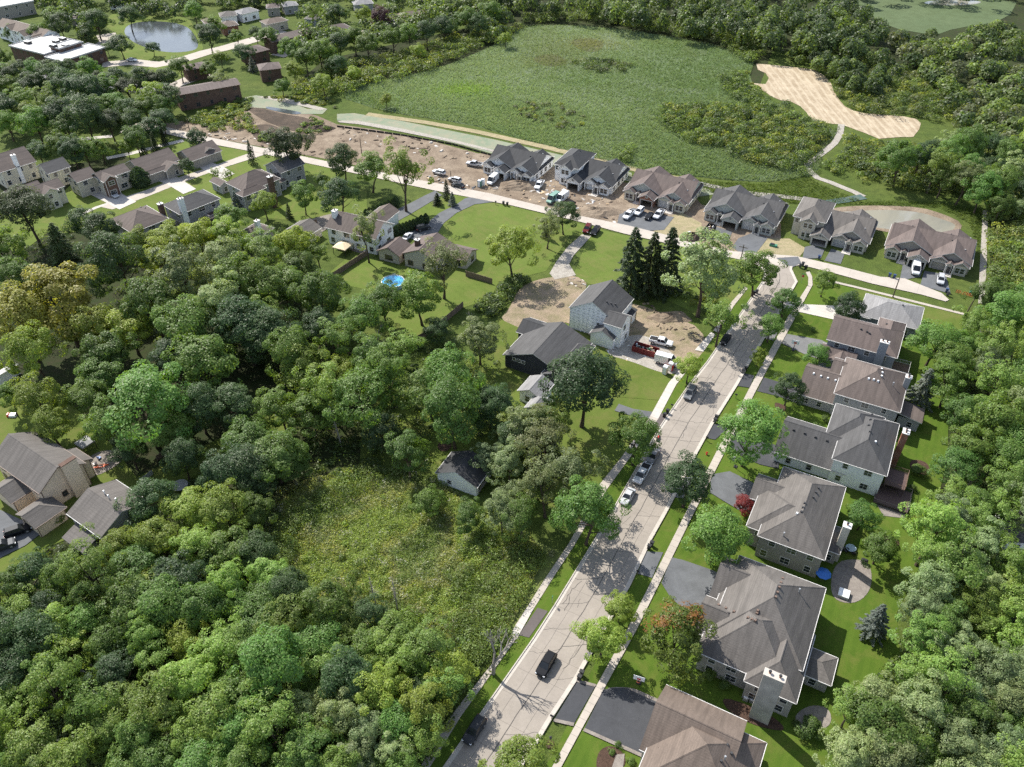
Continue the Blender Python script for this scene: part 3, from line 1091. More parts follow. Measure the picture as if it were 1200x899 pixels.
    def chimney(s, x, y, ztop, wv, wu, mat, base=0., flues=2, cap='trim_white'):
        p = s.loc(x, y, ztop)
        m = MB()
        m.box(p.x - wv / 2, p.x + wv / 2, p.y - wu / 2, p.y + wu / 2, base, ztop, mat)
        o = m.build('chimney', s.root)
        m = MB()
        m.box(p.x - wv / 2 - .1, p.x + wv / 2 + .1, p.y - wu / 2 - .1, p.y + wu / 2 + .1, ztop + .003, ztop + .16, cap)
        m.build('cap', o)
        for k in range(flues):
            t = (k + .5) / flues - .5
            m = MB()
            a, b = (t * wv, 0) if wv > wu else (0, t * wu)
            m.tube((p.x + a, p.y + b, ztop + .16), (p.x + a, p.y + b, ztop + .55), .17, .15, 'brick_red', 8)
            m.tube((p.x + a, p.y + b, ztop + .6), (p.x + a, p.y + b, ztop + .75), .26, .2, 'dark_metal', 8)
            m.build('flue', o)
    def deck(s, px, z, mat='wood_deck', rail='trim_white'):
        q = [s.loc(x, y, z) for x, y in pts(px)]
        x0, x1 = min(a.x for a in q), max(a.x for a in q)
        y0, y1 = min(a.y for a in q), max(a.y for a in q)
        m = MB()
        n = max(3, int((y1 - y0) / .3))
        for k in range(n):
            a, b = y0 + (y1 - y0) * k / n, y0 + (y1 - y0) * (k + 1) / n - .02
            m.box(x0, x1, a, b, z - .12, z + .004 * (k % 3), mat)
        for cx in (x0 + .1, x1 - .2):
            for cy in (y0 + .1, y1 - .2):
                m.box(cx, cx + .14, cy, cy + .14, 0, z - .12, mat)
        d = m.build('deck', s.root)
        if rail:
            m = MB()
            for (a, b) in (((x0, y0), (x1, y0)), ((x1, y0), (x1, y1)), ((x0, y1), (x1, y1)), ((x0, y0), (x0, y1))):
                A, B = Vector((*a, 0)), Vector((*b, 0))
                for h in (.15, .95):
                    m.tube(A + Vector((0, 0, z + h)), B + Vector((0, 0, z + h)), .05, .05, rail, 4)
                L = (B - A).length
                k = int(L / .35)
                for q_ in range(k + 1):
                    c = A.lerp(B, q_ / max(1, k))
                    m.tube(c + Vector((0, 0, z)), c + Vector((0, 0, z + 1.0)), .03, .03, rail, 4, False)
            m.build('railing', d)
        return d
    def door(s, i, face, t, mat='trim_dark', w=1.0):
        m = MB()
        P = lambda a, z, o=.05: s.wpoint(i, face, a, z, o)
        q = [P(t - w / 2, .1), P(t + w / 2, .1), P(t + w / 2, 2.2), P(t - w / 2, 2.2)]
        m.face(q[::-1] if face in ('+u', '-v') else q, mat)
        for a, b in ((t - w / 2 - .12, t - w / 2), (t + w / 2, t + w / 2 + .12)):
            q = [P(a, .1, .06), P(b, .1, .06), P(b, 2.32, .06), P(a, 2.32, .06)]
            m.face(q[::-1] if face in ('+u', '-v') else q, s.trim)
        m.build('door', s.root)

# --- the right-hand row, nearest first
GR = 'houses in the row along the road'
h = House('house', 'brown hip-roofed house with cream brick garage wing at the bottom edge, nearest of the row', AZ, 'stone_grey', 'shingle_tan', 'trim_white', group=GR)
h.wing('789,806 852,836 749,878', 5.2, 'vgg', .72, grow=(0, 3, 0, 0))
h.wing('851,849 897.5,874 778,829', 5.6, 'uhh', .64, grow=(0, 0, 12, 0))
h.wing('775,869 840,890', 5.0, 'vgg', .5, grow=(0, 4, 5, 0))
for i in (0, 1): h.auto(i, ('-v', '+u', '+v'))
h.build()
h.vents('852,873 857,883 845,892', 'trim_dark'); h.vents('849,890', 'metal_grey', 'pipe')

h = House('house', 'large grey-brown shingled house with stone chimney and paired garage gables beside the grey driveway', AZ, 'stone_grey', 'shingle_grey', 'trim_white', group=GR, org=fr(AZ)[1] * 89.0)
h.wing((-7.5, 7.4, -7, 10.6), 6.0, 'uhh', .68)
h.wing((-9.8, 0, .8, 10.4), 4.5, 'vgh', .75)
h.wing((-10.2, -2, -7.2, .6), 4.8, 'vgh', .75)
h.wing((-8.3, 6.4, -10.9, 3), 5.2, 'vhh', .7)
h.wing((-.2, 7.8, -12.4, 1), 5.25, 'uhh', .7)
h.wing('940,788 981,771 974,804', 3.1, 'vgh', .4)
for i in range(6): h.auto(i)
h.build()
h.vents('917,678 915,683 913,688.5 911,694.5 909,700 888,716 887,719 842,709 850.5,713 860,717 876.5,724 881,726 885,727.5', 'trim_brown')
h.vents('874,898 936,694', 'metal_grey', 'pipe')
h.chimney(908, 792, 12.2, 3.0, 1.1, 'stone_grey', flues=2, cap='kerb_concrete')

h = House('house', 'grey-roofed house with plain taupe side wall and white chimney behind the small red maple', AZ, 'siding_taupe', 'shingle_grey', 'trim_white', group=GR)
h.wing('878,624 966.7,655.8 988.7,578.7', 5.9, 'uhh', .6, grow=(-1.5, 0, 0, 2))
h.wing('889,555 940,575 880,584', 4.7, 'vgh', .6, grow=(0, 3, 0, 0))
h.wing('893,570 957,596 876,622', 5.2, 'vhh', .6, grow=(0, 2, -1, 0))
h.wing('967,612 990,621 984,650', 3.6, 'vgh', .5)
for i in range(4): h.auto(i)
h.build()
h.vents('959,572 956,577 953,583 943,590 941,595 939,600', 'trim_dark'); h.vents('934,602', 'plastic_white'); h.vents('918,628', 'metal_grey', 'pipe')
h.chimney(993, 616, 9.2, 1.3, 1.3, 'siding_beige', flues=1)

h = House('house', 'white-sided two-storey house with black shingles, low garage wing and brick chimney', AZ, 'siding_white', 'shingle_slate', 'trim_white', group=GR)
h.wing('975,537.5 1037.5,557.5 1052.5,503.7', 6.4, 'uhh', .62, grow=(0, 0, 0, 2))
h.wing('967.5,509 1010,520 980,476', 6.2, 'uhh', .62, grow=(0, 3, 0, 1))
h.wing('912,531 973,550 919,497.5', 3.0, 'vgg', .62, grow=(0, 3, 0, 3))
for i in range(3): h.auto(i, w=.9, h=1.2)
h.garage(2, '-v', h.frac(2, '-v', .25), h.frac(2, '-v', .75), False, mat='deck_red')
h.build()
h.vents('1023,478 1022,486 1020,492 1018,498.5 1019.5,506 930,504 943,508 955.5,512.5 969,516.5', 'trim_dark'); h.vents('1026,518', 'plastic_white')
h.chimney(1062, 506, 9.4, 1.2, 1.7, 'brick_red', flues=2)
d = h.deck('1029,565 1066,578 1064,598 1024,588', .8, 'deck_red', 'trim_dark')
d = h.deck('1042,548 1064,556 1058,574 1036,566', 2.6, 'deck_red', 'wood_deck')
h.root['label'] = h.meta[1]

h = House('house', 'pale blue two-storey house with weathered brown-grey roof and white chimney behind the deck lawn', AZ, 'siding_grey', 'shingle_umber', 'trim_white', group=GR)
h.wing('977.5,460 1055,483.7 1062.5,441', 6.2, 'uhh', .58, grow=(0, 0, 0, 1))
h.wing('938,462 977,474 943,436', 3.0, 'vgg', .55, grow=(0, 3, 0, 4))
h.wing('972,436 1003,446 983,420', 5.0, 'vgg', .5, grow=(0, 3, 0, 0))
h.wing('1054,474 1084,480 1079,496', 3.1, 'sX'.replace('X', '+v'), .18)
for i in range(4): h.auto(i, w=.95, h=1.2)
h.garage(1, '-v', h.frac(1, '-v', .2), h.frac(1, '-v', .7))
h.build()
h.vents('1018,444 1024,445 1029,447 1033,433 1034,437 1033,441 953.5,438 962,441 970,443.5 979,446', 'plastic_white'); h.vents('1046,452', 'metal_grey', 'pipe')
h.chimney(1065, 442, 9.0, 1.2, 1.2, 'siding_grey', flues=2)

h = House('house', 'brown-roofed slate-blue house with tall sided chimney and white back deck', AZ, 'siding_blue', 'shingle_brown', 'trim_white', group=GR)
h.wing('968.3,397.5 1051.7,419', 6.2, 'vgh', .5, grow=(0, 0, 0, 11.5))
h.wing('1030,393 1060,381.7 1051.7,419', 6.0, 'uhh', .55, grow=(1, 0, -.4, 1))
h.wing('958,418 975,422', 3.2, 'vgg', .5, grow=(0, 5, 0, 6))
h.wing('970,420 996,430', 3.4, 'ugg', .5, grow=(0, 0, 0, 5))
for i in range(4): h.auto(i, w=1.0, h=1.2)
h.garage(2, '-v', h.frac(2, '-v', .2), h.frac(2, '-v', .8))
h.build()
h.vents('1009,386 1016,389 1019,391 1039,380', 'trim_dark')
h.chimney(1037, 401, 9.6, 1.9, 1.1, 'siding_blue', flues=2)
h.deck('1047,424 1066,428 1063,441 1043,436', 1.6, 'wood_deck', 'trim_white')

h = House('house', 'single-storey house with pale grey hip roof between the street walk and the brown-roofed house', AZ, 'siding_blue', 'shingle_pale', 'trim_white', group=GR)
h.wing('1015,344 1081.7,360 1076.7,386.7', 3.4, 'vhh', .42, grow=(0, 0, 0, 0))
h.wing('982,359 1012,366 989,350', 3.2, 'vgh', .4, grow=(0, 2, 2, 0))
for i in range(2): h.auto(i)
h.garage(1, '-v', h.frac(1, '-v', .2), h.frac(1, '-v', .8))
h.build()
h.vents('1043,360 1048,361.5 1053,362.5 1023,365 1016,361', 'trim_dark'); h.vents('1058,358', 'trim_dark')

# --- the new duplexes north of the street
GD = 'new duplex houses along the north side of the street'
Vv, Uu = fr(AZ)
def duplex(label, v0, u0, wall, gable, roof, doors, trim='trim_white', brickg=None, tall=False, W=22.4):
    org = Vv * v0 + Uu * u0
    h = House('duplex_house', label, AZ, wall, roof, trim, 'duplex', GD, org=Vector((org.x, org.y, 0)), gable=gable)
    k = W / 22.4
    h.wing((.2 * k, W - .2, 4.6, 18.2), 3.0, 'vgg', .48)
    if tall:
        h.wing((-.3, 9.4 * k, 2.5, 17), 5.9, 'uhh', .5)
        h.wing((2.2, 7.2, .6, 8), 5.7, 'ugg', .62)
    else:
        h.wing((-.3, 13 * k, 2.2, 17), 3.02, 'ugg', .5)
    h.wing((11.8 * k, W + .3, 1.4, 17), 3.0, 'ugg', .52)
    g1 = h.wing((6.2 * k, 11.9 * k, -1.6, 8), 2.95, 'ugh', .58, wall=brickg)
    g2 = h.wing((12.0 * k, 17.4 * k, .5, 8), 2.95, 'ugh', .52)
    wr = h.wing((18.0 * k, W - .2, -.4, 7), 2.95, 'ugh', .62)
    wl = h.wing((.1, 4.3, .3, 8), 2.95, 'ugh', .6) if not tall else None
    e1 = h.wing((4.2, 6.3 * k, 1.2, 6), 2.75, 'ugh', .6)
    e2 = h.wing((16.2 * k, 18.4 * k, -.6, 6), 2.9, 'ugh', .6)
    for g, dd in ((g1, doors[0]), (g2, doors[1])):
        a, b, c, d = h.inner(g)
        if dd == 'two':
            m = (a + b) / 2
            h.garage(g, '-u', a + .35, m - .15, False); h.garage(g, '-u', m + .15, b - .35, False)
        elif dd == 'twoopen':
            m = (a + b) / 2
            h.garage(g, '-u', a + .35, m - .15, True); h.garage(g, '-u', m + .15, b - .35, True)
        else:
            h.garage(g, '-u', a + .4, b - .4, dd == 'open', mat='trim_grey' if dd == 'grey' else 'trim_white')
    for g in (wr, wl) if wl else (wr,):
        a, b, c, d = h.inner(g)
        h.window(g, '-u', (a + b) / 2 - .62, 1.55, 1.05, 1.5); h.window(g, '-u', (a + b) / 2 + .62, 1.55, 1.05, 1.5)
    if tall:
        a, b, c, d = h.inner(2)
        for zz in (1.6, 4.6):
            h.window(2, '-u', (a + b) / 2 - .7, zz, 1.05, 1.4); h.window(2, '-u', (a + b) / 2 + .7, zz, 1.05, 1.4)
        h.window(1, '-u', h.frac(1, '-u', .1), 4.7, .9, 1.2)
    a, b, c, d = h.inner(g1)
    h.window(g1, '-u', (a + b) / 2, 3.5, .6, .6)
    h.auto(0, ('+v', '-v')); h.auto(3 if tall else 2, ('+v',))
    h.build()
    for g in (e1, e2):
        h.door(g, '-u', h.frac(g, '-u', .5))
    # porch posts
    for x in (4.4, 16.3 * k, 18.2 * k):
        m = MB(); m.box(x, x + .22, -.9 if x > 10 else .7, -.68 if x > 10 else .92, 0, 2.8, 'trim_white'); m.build('porch_post', h.root)
    m = MB(); m.box(16.0 * k, 18.5 * k, -2.2, -.2, 0, .18, 'new_concrete'); m.build('stoop', h.root)
    if not tall:
        m = MB(); m.box(4.1, 6.3 * k, -.9, 1.6, 0, .18, 'new_concrete'); m.build('stoop', h.root)
    for q in ((15.5, 12), (16.2, 9.5), (20.5, 11.5), (20, 7.5), (5.2, 12)):
        x, y = q[0] * k, q[1]
        z = h.surf(x, y)
        m = MB(); m.box(x - .2, x + .2, y - .2, y + .2, z - .15, z + .22, 'trim_grey' if q[0] > 17 else 'trim_dark', tx=.7, ty=.7); m.build('roof_vent', h.root)
    return h
duplex('unfinished white-wrapped duplex with black roof beside the debris, first in the new row', -131.4, 224.5, 'house_wrap', 'house_wrap', 'shingle_black', ('open', 'twoopen'), W=19.4)
duplex('unfinished white duplex with black roof and taller end section, second in the new row', -107.1, 228.8, 'house_wrap', 'house_wrap', 'shingle_black', ('open', 'open'), tall=True, W=21.3)
duplex('new duplex with brown roof, cream siding and a red brick garage front', -81.6, 228.8, 'siding_cream', 'siding_sage', 'shingle_brown', ('open', 'shut'), brickg='brick_red', W=21.4)
duplex('new duplex with charcoal roof and pale grey siding behind the black dumpster', -54.4, 227.2, 'siding_sage', 'siding_sage', 'shingle_slate', ('open', 'two'), W=22)
duplex('new grey-roofed duplex with a two-storey end, beside the retention pond', -28.3, 229.2, 'siding_beige', 'siding_taupe', 'shingle_grey', ('open', 'grey'), tall=True, W=22.2)
duplex('new brown-roofed taupe duplex with white van on its drive, last of the new row', -1.6, 229.6, 'siding_beige', 'siding_taupe', 'shingle_brown', ('open', 'open'), W=22.6)

# --- around the building site in the middle
h = House('unfinished_house', 'unfinished two-storey house in white house wrap with dark grey gable roof', 30, 'house_wrap', 'shingle_slate', 'trim_white')
h.wing('666.7,360.5 716.7,375 742.8,350', 6.2, 'ugg', .6, over=.25)
h.wing('693,391 720.8,396.7', 3.2, 'ugh', .55, over=.25, grow=(.5, 0, 0, 6))
h.wing('714,386 745,362 720,393', 3.1, 's+v', .2, over=.25, roof='shingle_black', grow=(2, .5, 0, 0))
h.wing('722,380 736,372', 6.2, 'vgg', .6, over=.2, grow=(3, .6, 1, 1))
h.auto(0, ('-v',), step=5); h.auto(3, ('+v',), w=1.3)
h.window(0, '-u', h.frac(0, '-u', .66), 3.9, .7, .7)
h.build()
h.vents('711,354 716,356 721,357', 'trim_dark')
m = MB()
for y in np.linspace(h.inner(2)[2] + .3, h.inner(2)[3] - .3, 5): m.box(h.inner(2)[1] + .1, h.inner(2)[1] + .25, y - .07, y + .07, 0, 3.0, 'lumber')
m.build('porch_post', h.root)

h = House('house', 'charcoal-sided house with a broad dark shingle roof next to the building site', 30, 'siding_charcoal', 'shingle_slate', 'trim_white')
h.wing('589,416 622,390 694,402', 3.6, 'ugg', .42)
h.wing('614,392 640,397 621,372', 3.6, 'vgg', .5, grow=(0, 2, 0, 0), roof='shingle_black')
h.wing('634,438 664,446 694,404', 3.4, 'ugh', .45)
h.build()
for dx in (.16, .24, .32): h.todo.append((0, '-u', h.frac(0, '-u', dx), 3.2, .8, .8))
h.todo.append((0, '-u', h.frac(0, '-u', .78), 1.9, .6, 1.3))
for (i, f, t, z, ww, hh) in h.todo:
    fm, pm = win_mesh(ww, hh, h.trim)
    o = link('window', fm, h.root); o.location = h.wpoint(i, f, t, z, .03); o.rotation_euler = (0, 0, ROT[f]); link('pane', pm, o)

h = House('house', 'small grey-roofed house with white wall and twin gables mostly hidden by the trees', 30, 'siding_white', 'shingle_pale', 'trim_white')
h.wing('606,458 636,466 622,440', 3.2, 'ugg', .5)
h.wing('614,478 636,484', 3.0, 'ugh', .6, grow=(0, 0, 0, 5))
h.auto(0); h.auto(1)
h.build()

h = House('garage', 'detached white garage with black roof under the trees above the weedy clearing', 26, 'siding_white', 'shingle_black', 'trim_white', 'garage')
h.wing('511,553 555.5,571 577.5,546', 2.9, 'ugg', .5, over=.35)
h.window(0, '-u', h.frac(0, '-u', .3), 1.4, .8, 1.0)
h.garage(0, '+v', h.frac(0, '+v', .15), h.frac(0, '+v', .8), True)
h.build()

h = House('house', 'white two-storey house with brown roof and chimney behind the tan canopy', 25, 'siding_white', 'shingle_umber', 'trim_white')
h.wing('384,264 440,281', 5.4, 'vgg', .6, grow=(0, 0, 0, 9))
h.wing('420,262 450,262', 4.0, 'ugg', .5, grow=(0, 0, 0, 9))
h.auto(0, w=1.2)
h.build(); h.chimney(392, 247, 9.3, 1.2, 1.6, 'siding_white', flues=1)

h = House('house', 'brown-roofed split-level house with attached garage on the big lawn above the pool', 25, 'siding_beige', 'shingle_brown', 'trim_brown')
h.wing('471,297 495,303 533,286', 4.2, 'ugg', .45)
h.wing('441,294 462.5,298 483,287', 3.0, 'ugg', .5)
h.wing('520,300 553,300 540,304', 3.0, 'vgg', .45, grow=(0, 0, 0, 4))
for i in range(3): h.auto(i, w=1.5)
h.build(); h.chimney(489, 281, 7.4, 1.2, 1.2, 'brick_brown', flues=1); h.vents('500,296 472,288', 'metal_grey', 'pipe')

h = House('garage', 'small grey-roofed garage left of the white two-storey house', 30, 'siding_beige', 'shingle_grey', 'trim_white', 'garage')
h.wing('340,266 356.7,260 370,268 361,277', 2.8, 'ugg', .45, over=.3)
h.auto(0); h.build()
h = House('house', 'low grey roof with a white chimney peeping over yellow-green trees', 30, 'siding_beige', 'shingle_umber', 'trim_white')
h.wing('277,274 303,261 320,268', 3.4, 'vhh', .4)
h.auto(0); h.build(); h.chimney(301, 259, 7.6, 1.2, 1.2, 'siding_white', flues=1)

# --- the subdivision at upper left
GN = 'houses of the subdivision above the woods'
AN = 41
h = House('house', 'grey two-storey gabled house nearest the dead-end soil, last of the back row', AN, 'siding_grey', 'shingle_slate', 'trim_white', group=GN)
h.wing('332.5,201.7 357.5,191.7 309,194', 5.8, 'ugg', .55); h.auto(0, ('-u', '+v')); h.build(); h.vents('340,181 345,182', 'trim_dark')
h = House('house', 'steep hip-roofed grey house with turret bays and brick chimney behind the birch pair', AN, 'siding_grey', 'shingle_umber', 'trim_white', group=GN)
h.wing('264,214 300,221 322,206', 5.8, 'uhh', .62); h.wing('282,224 300,222', 5.6, 'uhh', .6, grow=(0, 1.5, 2, 3)); h.wing('249,214 262,217 256,208', 3.2, 'vgg', .5)
h.wing('312,214 325,214', 3.2, 's+v', .3, grow=(1, 1, 0, 3))
for i in range(4): h.auto(i, ('-u', '+v'))
h.build(); h.chimney(316, 207, 10.5, 1.1, 1.6, 'brick_brown', flues=1)
h = House('house', 'long dark-roofed grey house with white chimney stack and raised red deck', AN, 'siding_grey', 'shingle_slate', 'trim_white', group=GN)
h.wing('190,240 221,247.5 265,230', 5.8, 'uhh', .5, grow=(0, 0, 0, -2)); h.auto(0, ('-u', '+v'), w=1.3); h.build()
h.chimney(211, 233, 10.2, 1.2, 1.6, 'siding_white', flues=2); h.chimney(187.5, 239, 8.6, 1.2, 1.4, 'brick_brown', flues=1)
h.deck('243,250 262,243 258,252 246,256', 2.6, 'deck_red', 'trim_white')
h = House('house', 'brown hip-roofed house with ridge cap showing pale above dark maples', AN, 'siding_grey', 'shingle_umber', 'trim_white', group=GN)
h.wing('128,257 170,266 198,256', 5.8, 'vhh', .5); h.auto(0, ('-u', '+v'), w=1.3); h.wing('140,263 150,266', 4, 'ugh', .5, grow=(1, 1, 0, 3)); h.build(); h.vents('165,243 170,244', 'trim_dark')
h = House('house', 'low grey-brown house with arched window gable at the street corner, first of the front row', AN, 'siding_taupe', 'shingle_umber', 'trim_white', group=GN)
h.wing('228,188 244,181 253,173 205,180', 3.4, 'ugg', .5); h.wing('236,183 254,174', 3.4, 'vgg', .5, grow=(5, 0, 0, 0)); h.auto(1, ('-u', '+v')); 
h.garage(0, '-u', h.frac(0, '-u', .5), h.frac(0, '-u', .88), True); h.build(); h.vents('215,171 219,173 223,174', 'trim_dark')
h = House('house', 'low grey-brown house with white columned porch and double garage door', AN, 'siding_taupe', 'shingle_umber', 'trim_white', group=GN)
h.wing('145,192 172,201 210,187', 3.6, 'ugg', .5); h.wing('165,204 182,203', 3.4, 'ugh', .6, grow=(0, 0, 0, 6)); h.wing('193,201 209,196', 3.2, 'vgg', .5, grow=(4, 0, 0, 2))
h.garage(1, '-u', h.frac(1, '-u', .15), h.frac(1, '-u', .85)); h.auto(2, ('-u', '+v')); h.build()
h = House('house', 'brick-fronted two-storey house with white garage door and steep front gable', AN, 'siding_beige', 'shingle_umber', 'trim_white', group=GN, gable='brick_brown')
h.wing('118,212 147.5,197 112,203', 5.8, 'ugg', .5); h.wing('120,213 136,207', 5.8, 'vgg', .6, grow=(5, 1, 0, 0), wall='brick_brown'); h.wing('76,206 96.7,212 113,205', 5.6, 'ugg', .5); h.wing('97,219 118,211', 2.8, 's+v', .3, grow=(2, .3, 0, 0))
for i in range(3): h.auto(i, ('-u', '+v'), w=1.3)
h.build()
h = House('house', 'two-storey white-trimmed house with grey roof beside the big dark oak', AN, 'siding_cream', 'shingle_umber', 'trim_white', group=GN)
h.wing('30,222 50,227 75,217.5', 5.6, 'ugg', .5); h.wing('2,226 28,228 45,216', 4.8, 'ugg', .5); h.wing('50,228 66,221', 5.6, 'vgg', .6, grow=(4, 1, 0, 0))
for i in range(3): h.auto(i, ('-u', '+v'))
h.build()
h = House('house', 'cream-sided house with white chimney and white porch roof at the picture edge', AN, 'siding_cream', 'shingle_umber', 'trim_white', group=GN)
h.wing('-20,190 8,200 33,183', 5.8, 'ugg', .55); h.wing('2,203 22,198', 3.0, 's+v', .15, grow=(2, 2, 2, 1), roof='flat_roof'); h.auto(0, ('-u', '+v')); h.build(); h.chimney(15, 182, 9.6, 1.2, 1.2, 'siding_white', flues=1)
h = House('house', 'dark-roofed house with sunlit gable tucked behind the small trees', AN, 'siding_cream', 'shingle_slate', 'trim_white', group=GN)
h.wing('42,196 62,202 78,192', 5.6, 'ugg', .55); h.auto(0, ('-u', '+v')); h.build()

# --- bottom left
h = House('house', 'tan-sided house with dark grey roof and wide chimney at the picture edge', 34, 'siding_tan', 'shingle_grey', 'trim_brown')
h.wing('46,579 87,534', 5.8, 'vgg', .62, grow=(13, 0, 0, 0)); h.wing('18,603 44,618', 3.2, 'ugh', .5, grow=(0, 0, 0, 6), wall='siding_tan'); h.wing('-8,575 14,590', 3.4, 'ugg', .5, grow=(1, 0, 0, 5))
h.wing('92,545 103,541', 4.6, 'vgg', .5, grow=(5, 0, 1, 1))
h.window(0, '+v', h.frac(0, '+v', .42), 2.0, .9, 1.2); h.garage(1, '-u', h.frac(1, '-u', .1), h.frac(1, '-u', .9), False, mat='canvas_tan'); h.auto(0, ('-u',))
h.build(); h.chimney(79, 541, 8.8, .9, 3.0, 'siding_tan', flues=0, cap='brick_brown'); 
h = House('house', 'grey-shingled house beside the tan house, trees against its far side', 34, 'siding_grey', 'shingle_grey', 'trim_grey')
h.wing('77.5,602 120,629 151,572', 5.0, 'vgg', .42); h.wing('75,632 104,643 92,616', 3.0, 's-u', .3)
h.auto(0, ('-u',), w=1.3); h.build(); h.vents('114,565 123,579 128,584 137,588', 'plastic_white', 'pipe')
h = House('shed', 'white-edged shed roof at the picture edge above the yellow-green trees', 30, 'siding_white', 'flat_roof', 'trim_white', 'shed')
h.wing('-22,447 12,432', 2.8, 'ugg', .15, over=.3, grow=(0, 0, 0, 2)); h.build()
h = House('house', 'small white house with grey roof peeping out of the trees at the far edge', 10, 'siding_white', 'shingle_slate', 'trim_white')
h.wing('1178,628 1225,640', 3.2, 'vgg', .45, grow=(0, 4, 0, 7)); h.auto(0); h.build()

# --- far suburb
GF = 'far houses of the suburb behind the trees'
def far(label, px, z, kind, az, wall, roof, slope=.45, name='house', cat='house', win=True, grow=(0, 0, 0, 0), more=()):
    a_, b_ = [G(x, y, z) for x, y in pts(px)[:2]]
    if len(pts(px)) == 2: az = math.degrees(math.atan2(b_.x - a_.x, b_.y - a_.y)) - 90
    h = House(name, label, az, wall, roof, 'trim_white' if wall not in ('brick_brown',) else 'trim_brown', cat, GF)
    h.wing(px, z, kind, slope, grow=grow)
    for m_ in more: h.wing(*m_)
    if win:
        for i in range(len(h.w)): h.auto(i, ('-u', '+v'), step=4.5)
    h.build()
    return h
h = far('sprawling flat white-roofed brick apartment block', '12,54 52,65 92,49', 6, 'f', 30, 'brick_brown', 'flat_roof', name='apartment_building', cat='apartment block',
    more=(('52,68 95,66 122,56', 5.7, 'f', 0, .45, 0., None, None), ('60,56 84,47 96,50', 7.5, 'f')))
for x, y in ((33, 51), (63, 55), (66, 50), (74, 47), (78, 57), (113, 58)):
    p = h.onroof(x, y)
    if p is not None:
        m = MB(); m.box(p.x - 1.6, p.x + 1.6, p.y - 1, p.y + 1, p.z - .1, p.z + 1.1, 'dark_metal', top='metal_grey'); m.build('roof_unit', h.root)
far('long low commercial building with white roof at the top corner', '-15,12 40,2', 6, 'f', 30, 'siding_taupe', 'flat_roof', grow=(0, 0, 0, 14), name='commercial_building', cat='building')
far('row of tan-roofed townhouses with white dormer gables', '2,32 42,43', 6, 'vgg', 25, 'siding_white', 'shingle_tan', grow=(6, 4, 0, 10), name='townhouse_row', cat='townhouses',
    more=(('20,40 28,43', 6, 'ugg', .6, .45, 0, None, None, (0, 0, 0, 5)), ('34,45 42,46', 6, 'ugg', .6, .45, 0, None, None, (0, 0, 0, 5)), ('6,33 13,36', 6, 'ugg', .6, .45, 0, None, None, (0, 0, 0, 5))))
far('long brown brick apartment block with flat brown roof beside the green swale', '207,112 282,99', 6.5, 'vgg', 10, 'brick_brown', 'shingle_brown', .22, grow=(0, 0, 0, 9), name='apartment_building', cat='apartment block')
far('small brown-roofed block in the trees below the far pond', '218,83 244,78', 5, 'vhh', 10, 'brick_brown', 'shingle_brown', .3, grow=(0, 0, 0, 8), name='apartment_building', cat='apartment block')
far('long dark brown apartment block beside the white drive', '319,50 372,37', 5.5, 'vgg', 5, 'brick_brown', 'shingle_umber', .3, grow=(0, 0, 0, 9), name='apartment_building', cat='apartment block')
far('square brown brick building with hip roof beside a clipped hedge', '304,83 330,80', 5.2, 'vhh', 15, 'brick_brown', 'shingle_brown', .35, grow=(0, 0, 0, 9), name='apartment_building', cat='apartment block')
far('brown flat-topped building at the edge of the tree line', '292,64 316,58', 5.2, 'vhh', 15, 'brick_brown', 'shingle_brown', .3, grow=(0, 0, 0, 10), name='apartment_building', cat='apartment block')
far('low brown roof among dark trees behind the apartment block', '176,125 196,122', 4, 'vhh', 15, 'brick_brown', 'shingle_brown', .4, grow=(0, 0, 0, 8))
far('pale-roofed garage block beside the small swimming pool', '82,24 100,22', 3, 'f', 20, 'siding_taupe', 'shingle_umber', grow=(0, 0, 0, 8), name='pool_building', cat='building')
for lab, px, az, wall, roof in (
    ('white house with grey hip roof behind the far pond', '258,20 278,18', 20, 'siding_white', 'shingle_grey'),
    ('pale house beside the pond tree with low tan roof', '240,28 254,26', 20, 'siding_beige', 'shingle_tan'),
    ('brick house with low tan roof near the curving side street', '260,32 280,29', 20, 'brick_red', 'shingle_tan'),
    ('white two-storey house at the top of the suburb', '283,17 304,12', 25, 'siding_white', 'shingle_pale'),
    ('beige house with tan roof and white garage by the side street', '312,29 338,24', 10, 'siding_beige', 'shingle_tan'),
    ('brown-roofed house at the very top among dark trees', '312,10 328,9', 10, 'siding_taupe', 'shingle_brown'),
    ('pale grey two-storey house at the top edge', '332,8 350,6', 15, 'siding_grey', 'shingle_pale'),
    ('white house with brown hip roof beside the green tented drive', '386,37 412,32', 10, 'siding_white', 'shingle_brown'),
    ('tall pale house at the top edge among dark trees', '415,6 438,4', 10, 'siding_grey', 'shingle_pale'),
    ('wide tan-roofed house with chimney above the tree line', '470,21 508,16', 10, 'siding_beige', 'shingle_tan'),
    ('grey hip-roofed house left of the tan-roofed one', '454,22 468,21', 15, 'siding_white', 'shingle_tan'),
    ('low grey-roofed house beside the purple-leaved tree', '440,26 462,30', 10, 'siding_beige', 'shingle_pale'),
    ('blue-sided house hidden beside the side street', '356,22 370,23', 10, 'siding_blue', 'shingle_grey'),
    ('pale roof at the top edge left of the dark tree', '126,2 142,1', 10, 'siding_white', 'shingle_pale')):
    far(lab, px, 4.2, 'vhh', az, wall, roof, .38, grow=(0, 0, 0, 8))
# ------------------------------------------------------------------ trees
def unit(n, rng):
    a = rng.normal(size=(n, 3))
    return a / np.linalg.norm(a, axis=1, keepdims=True)

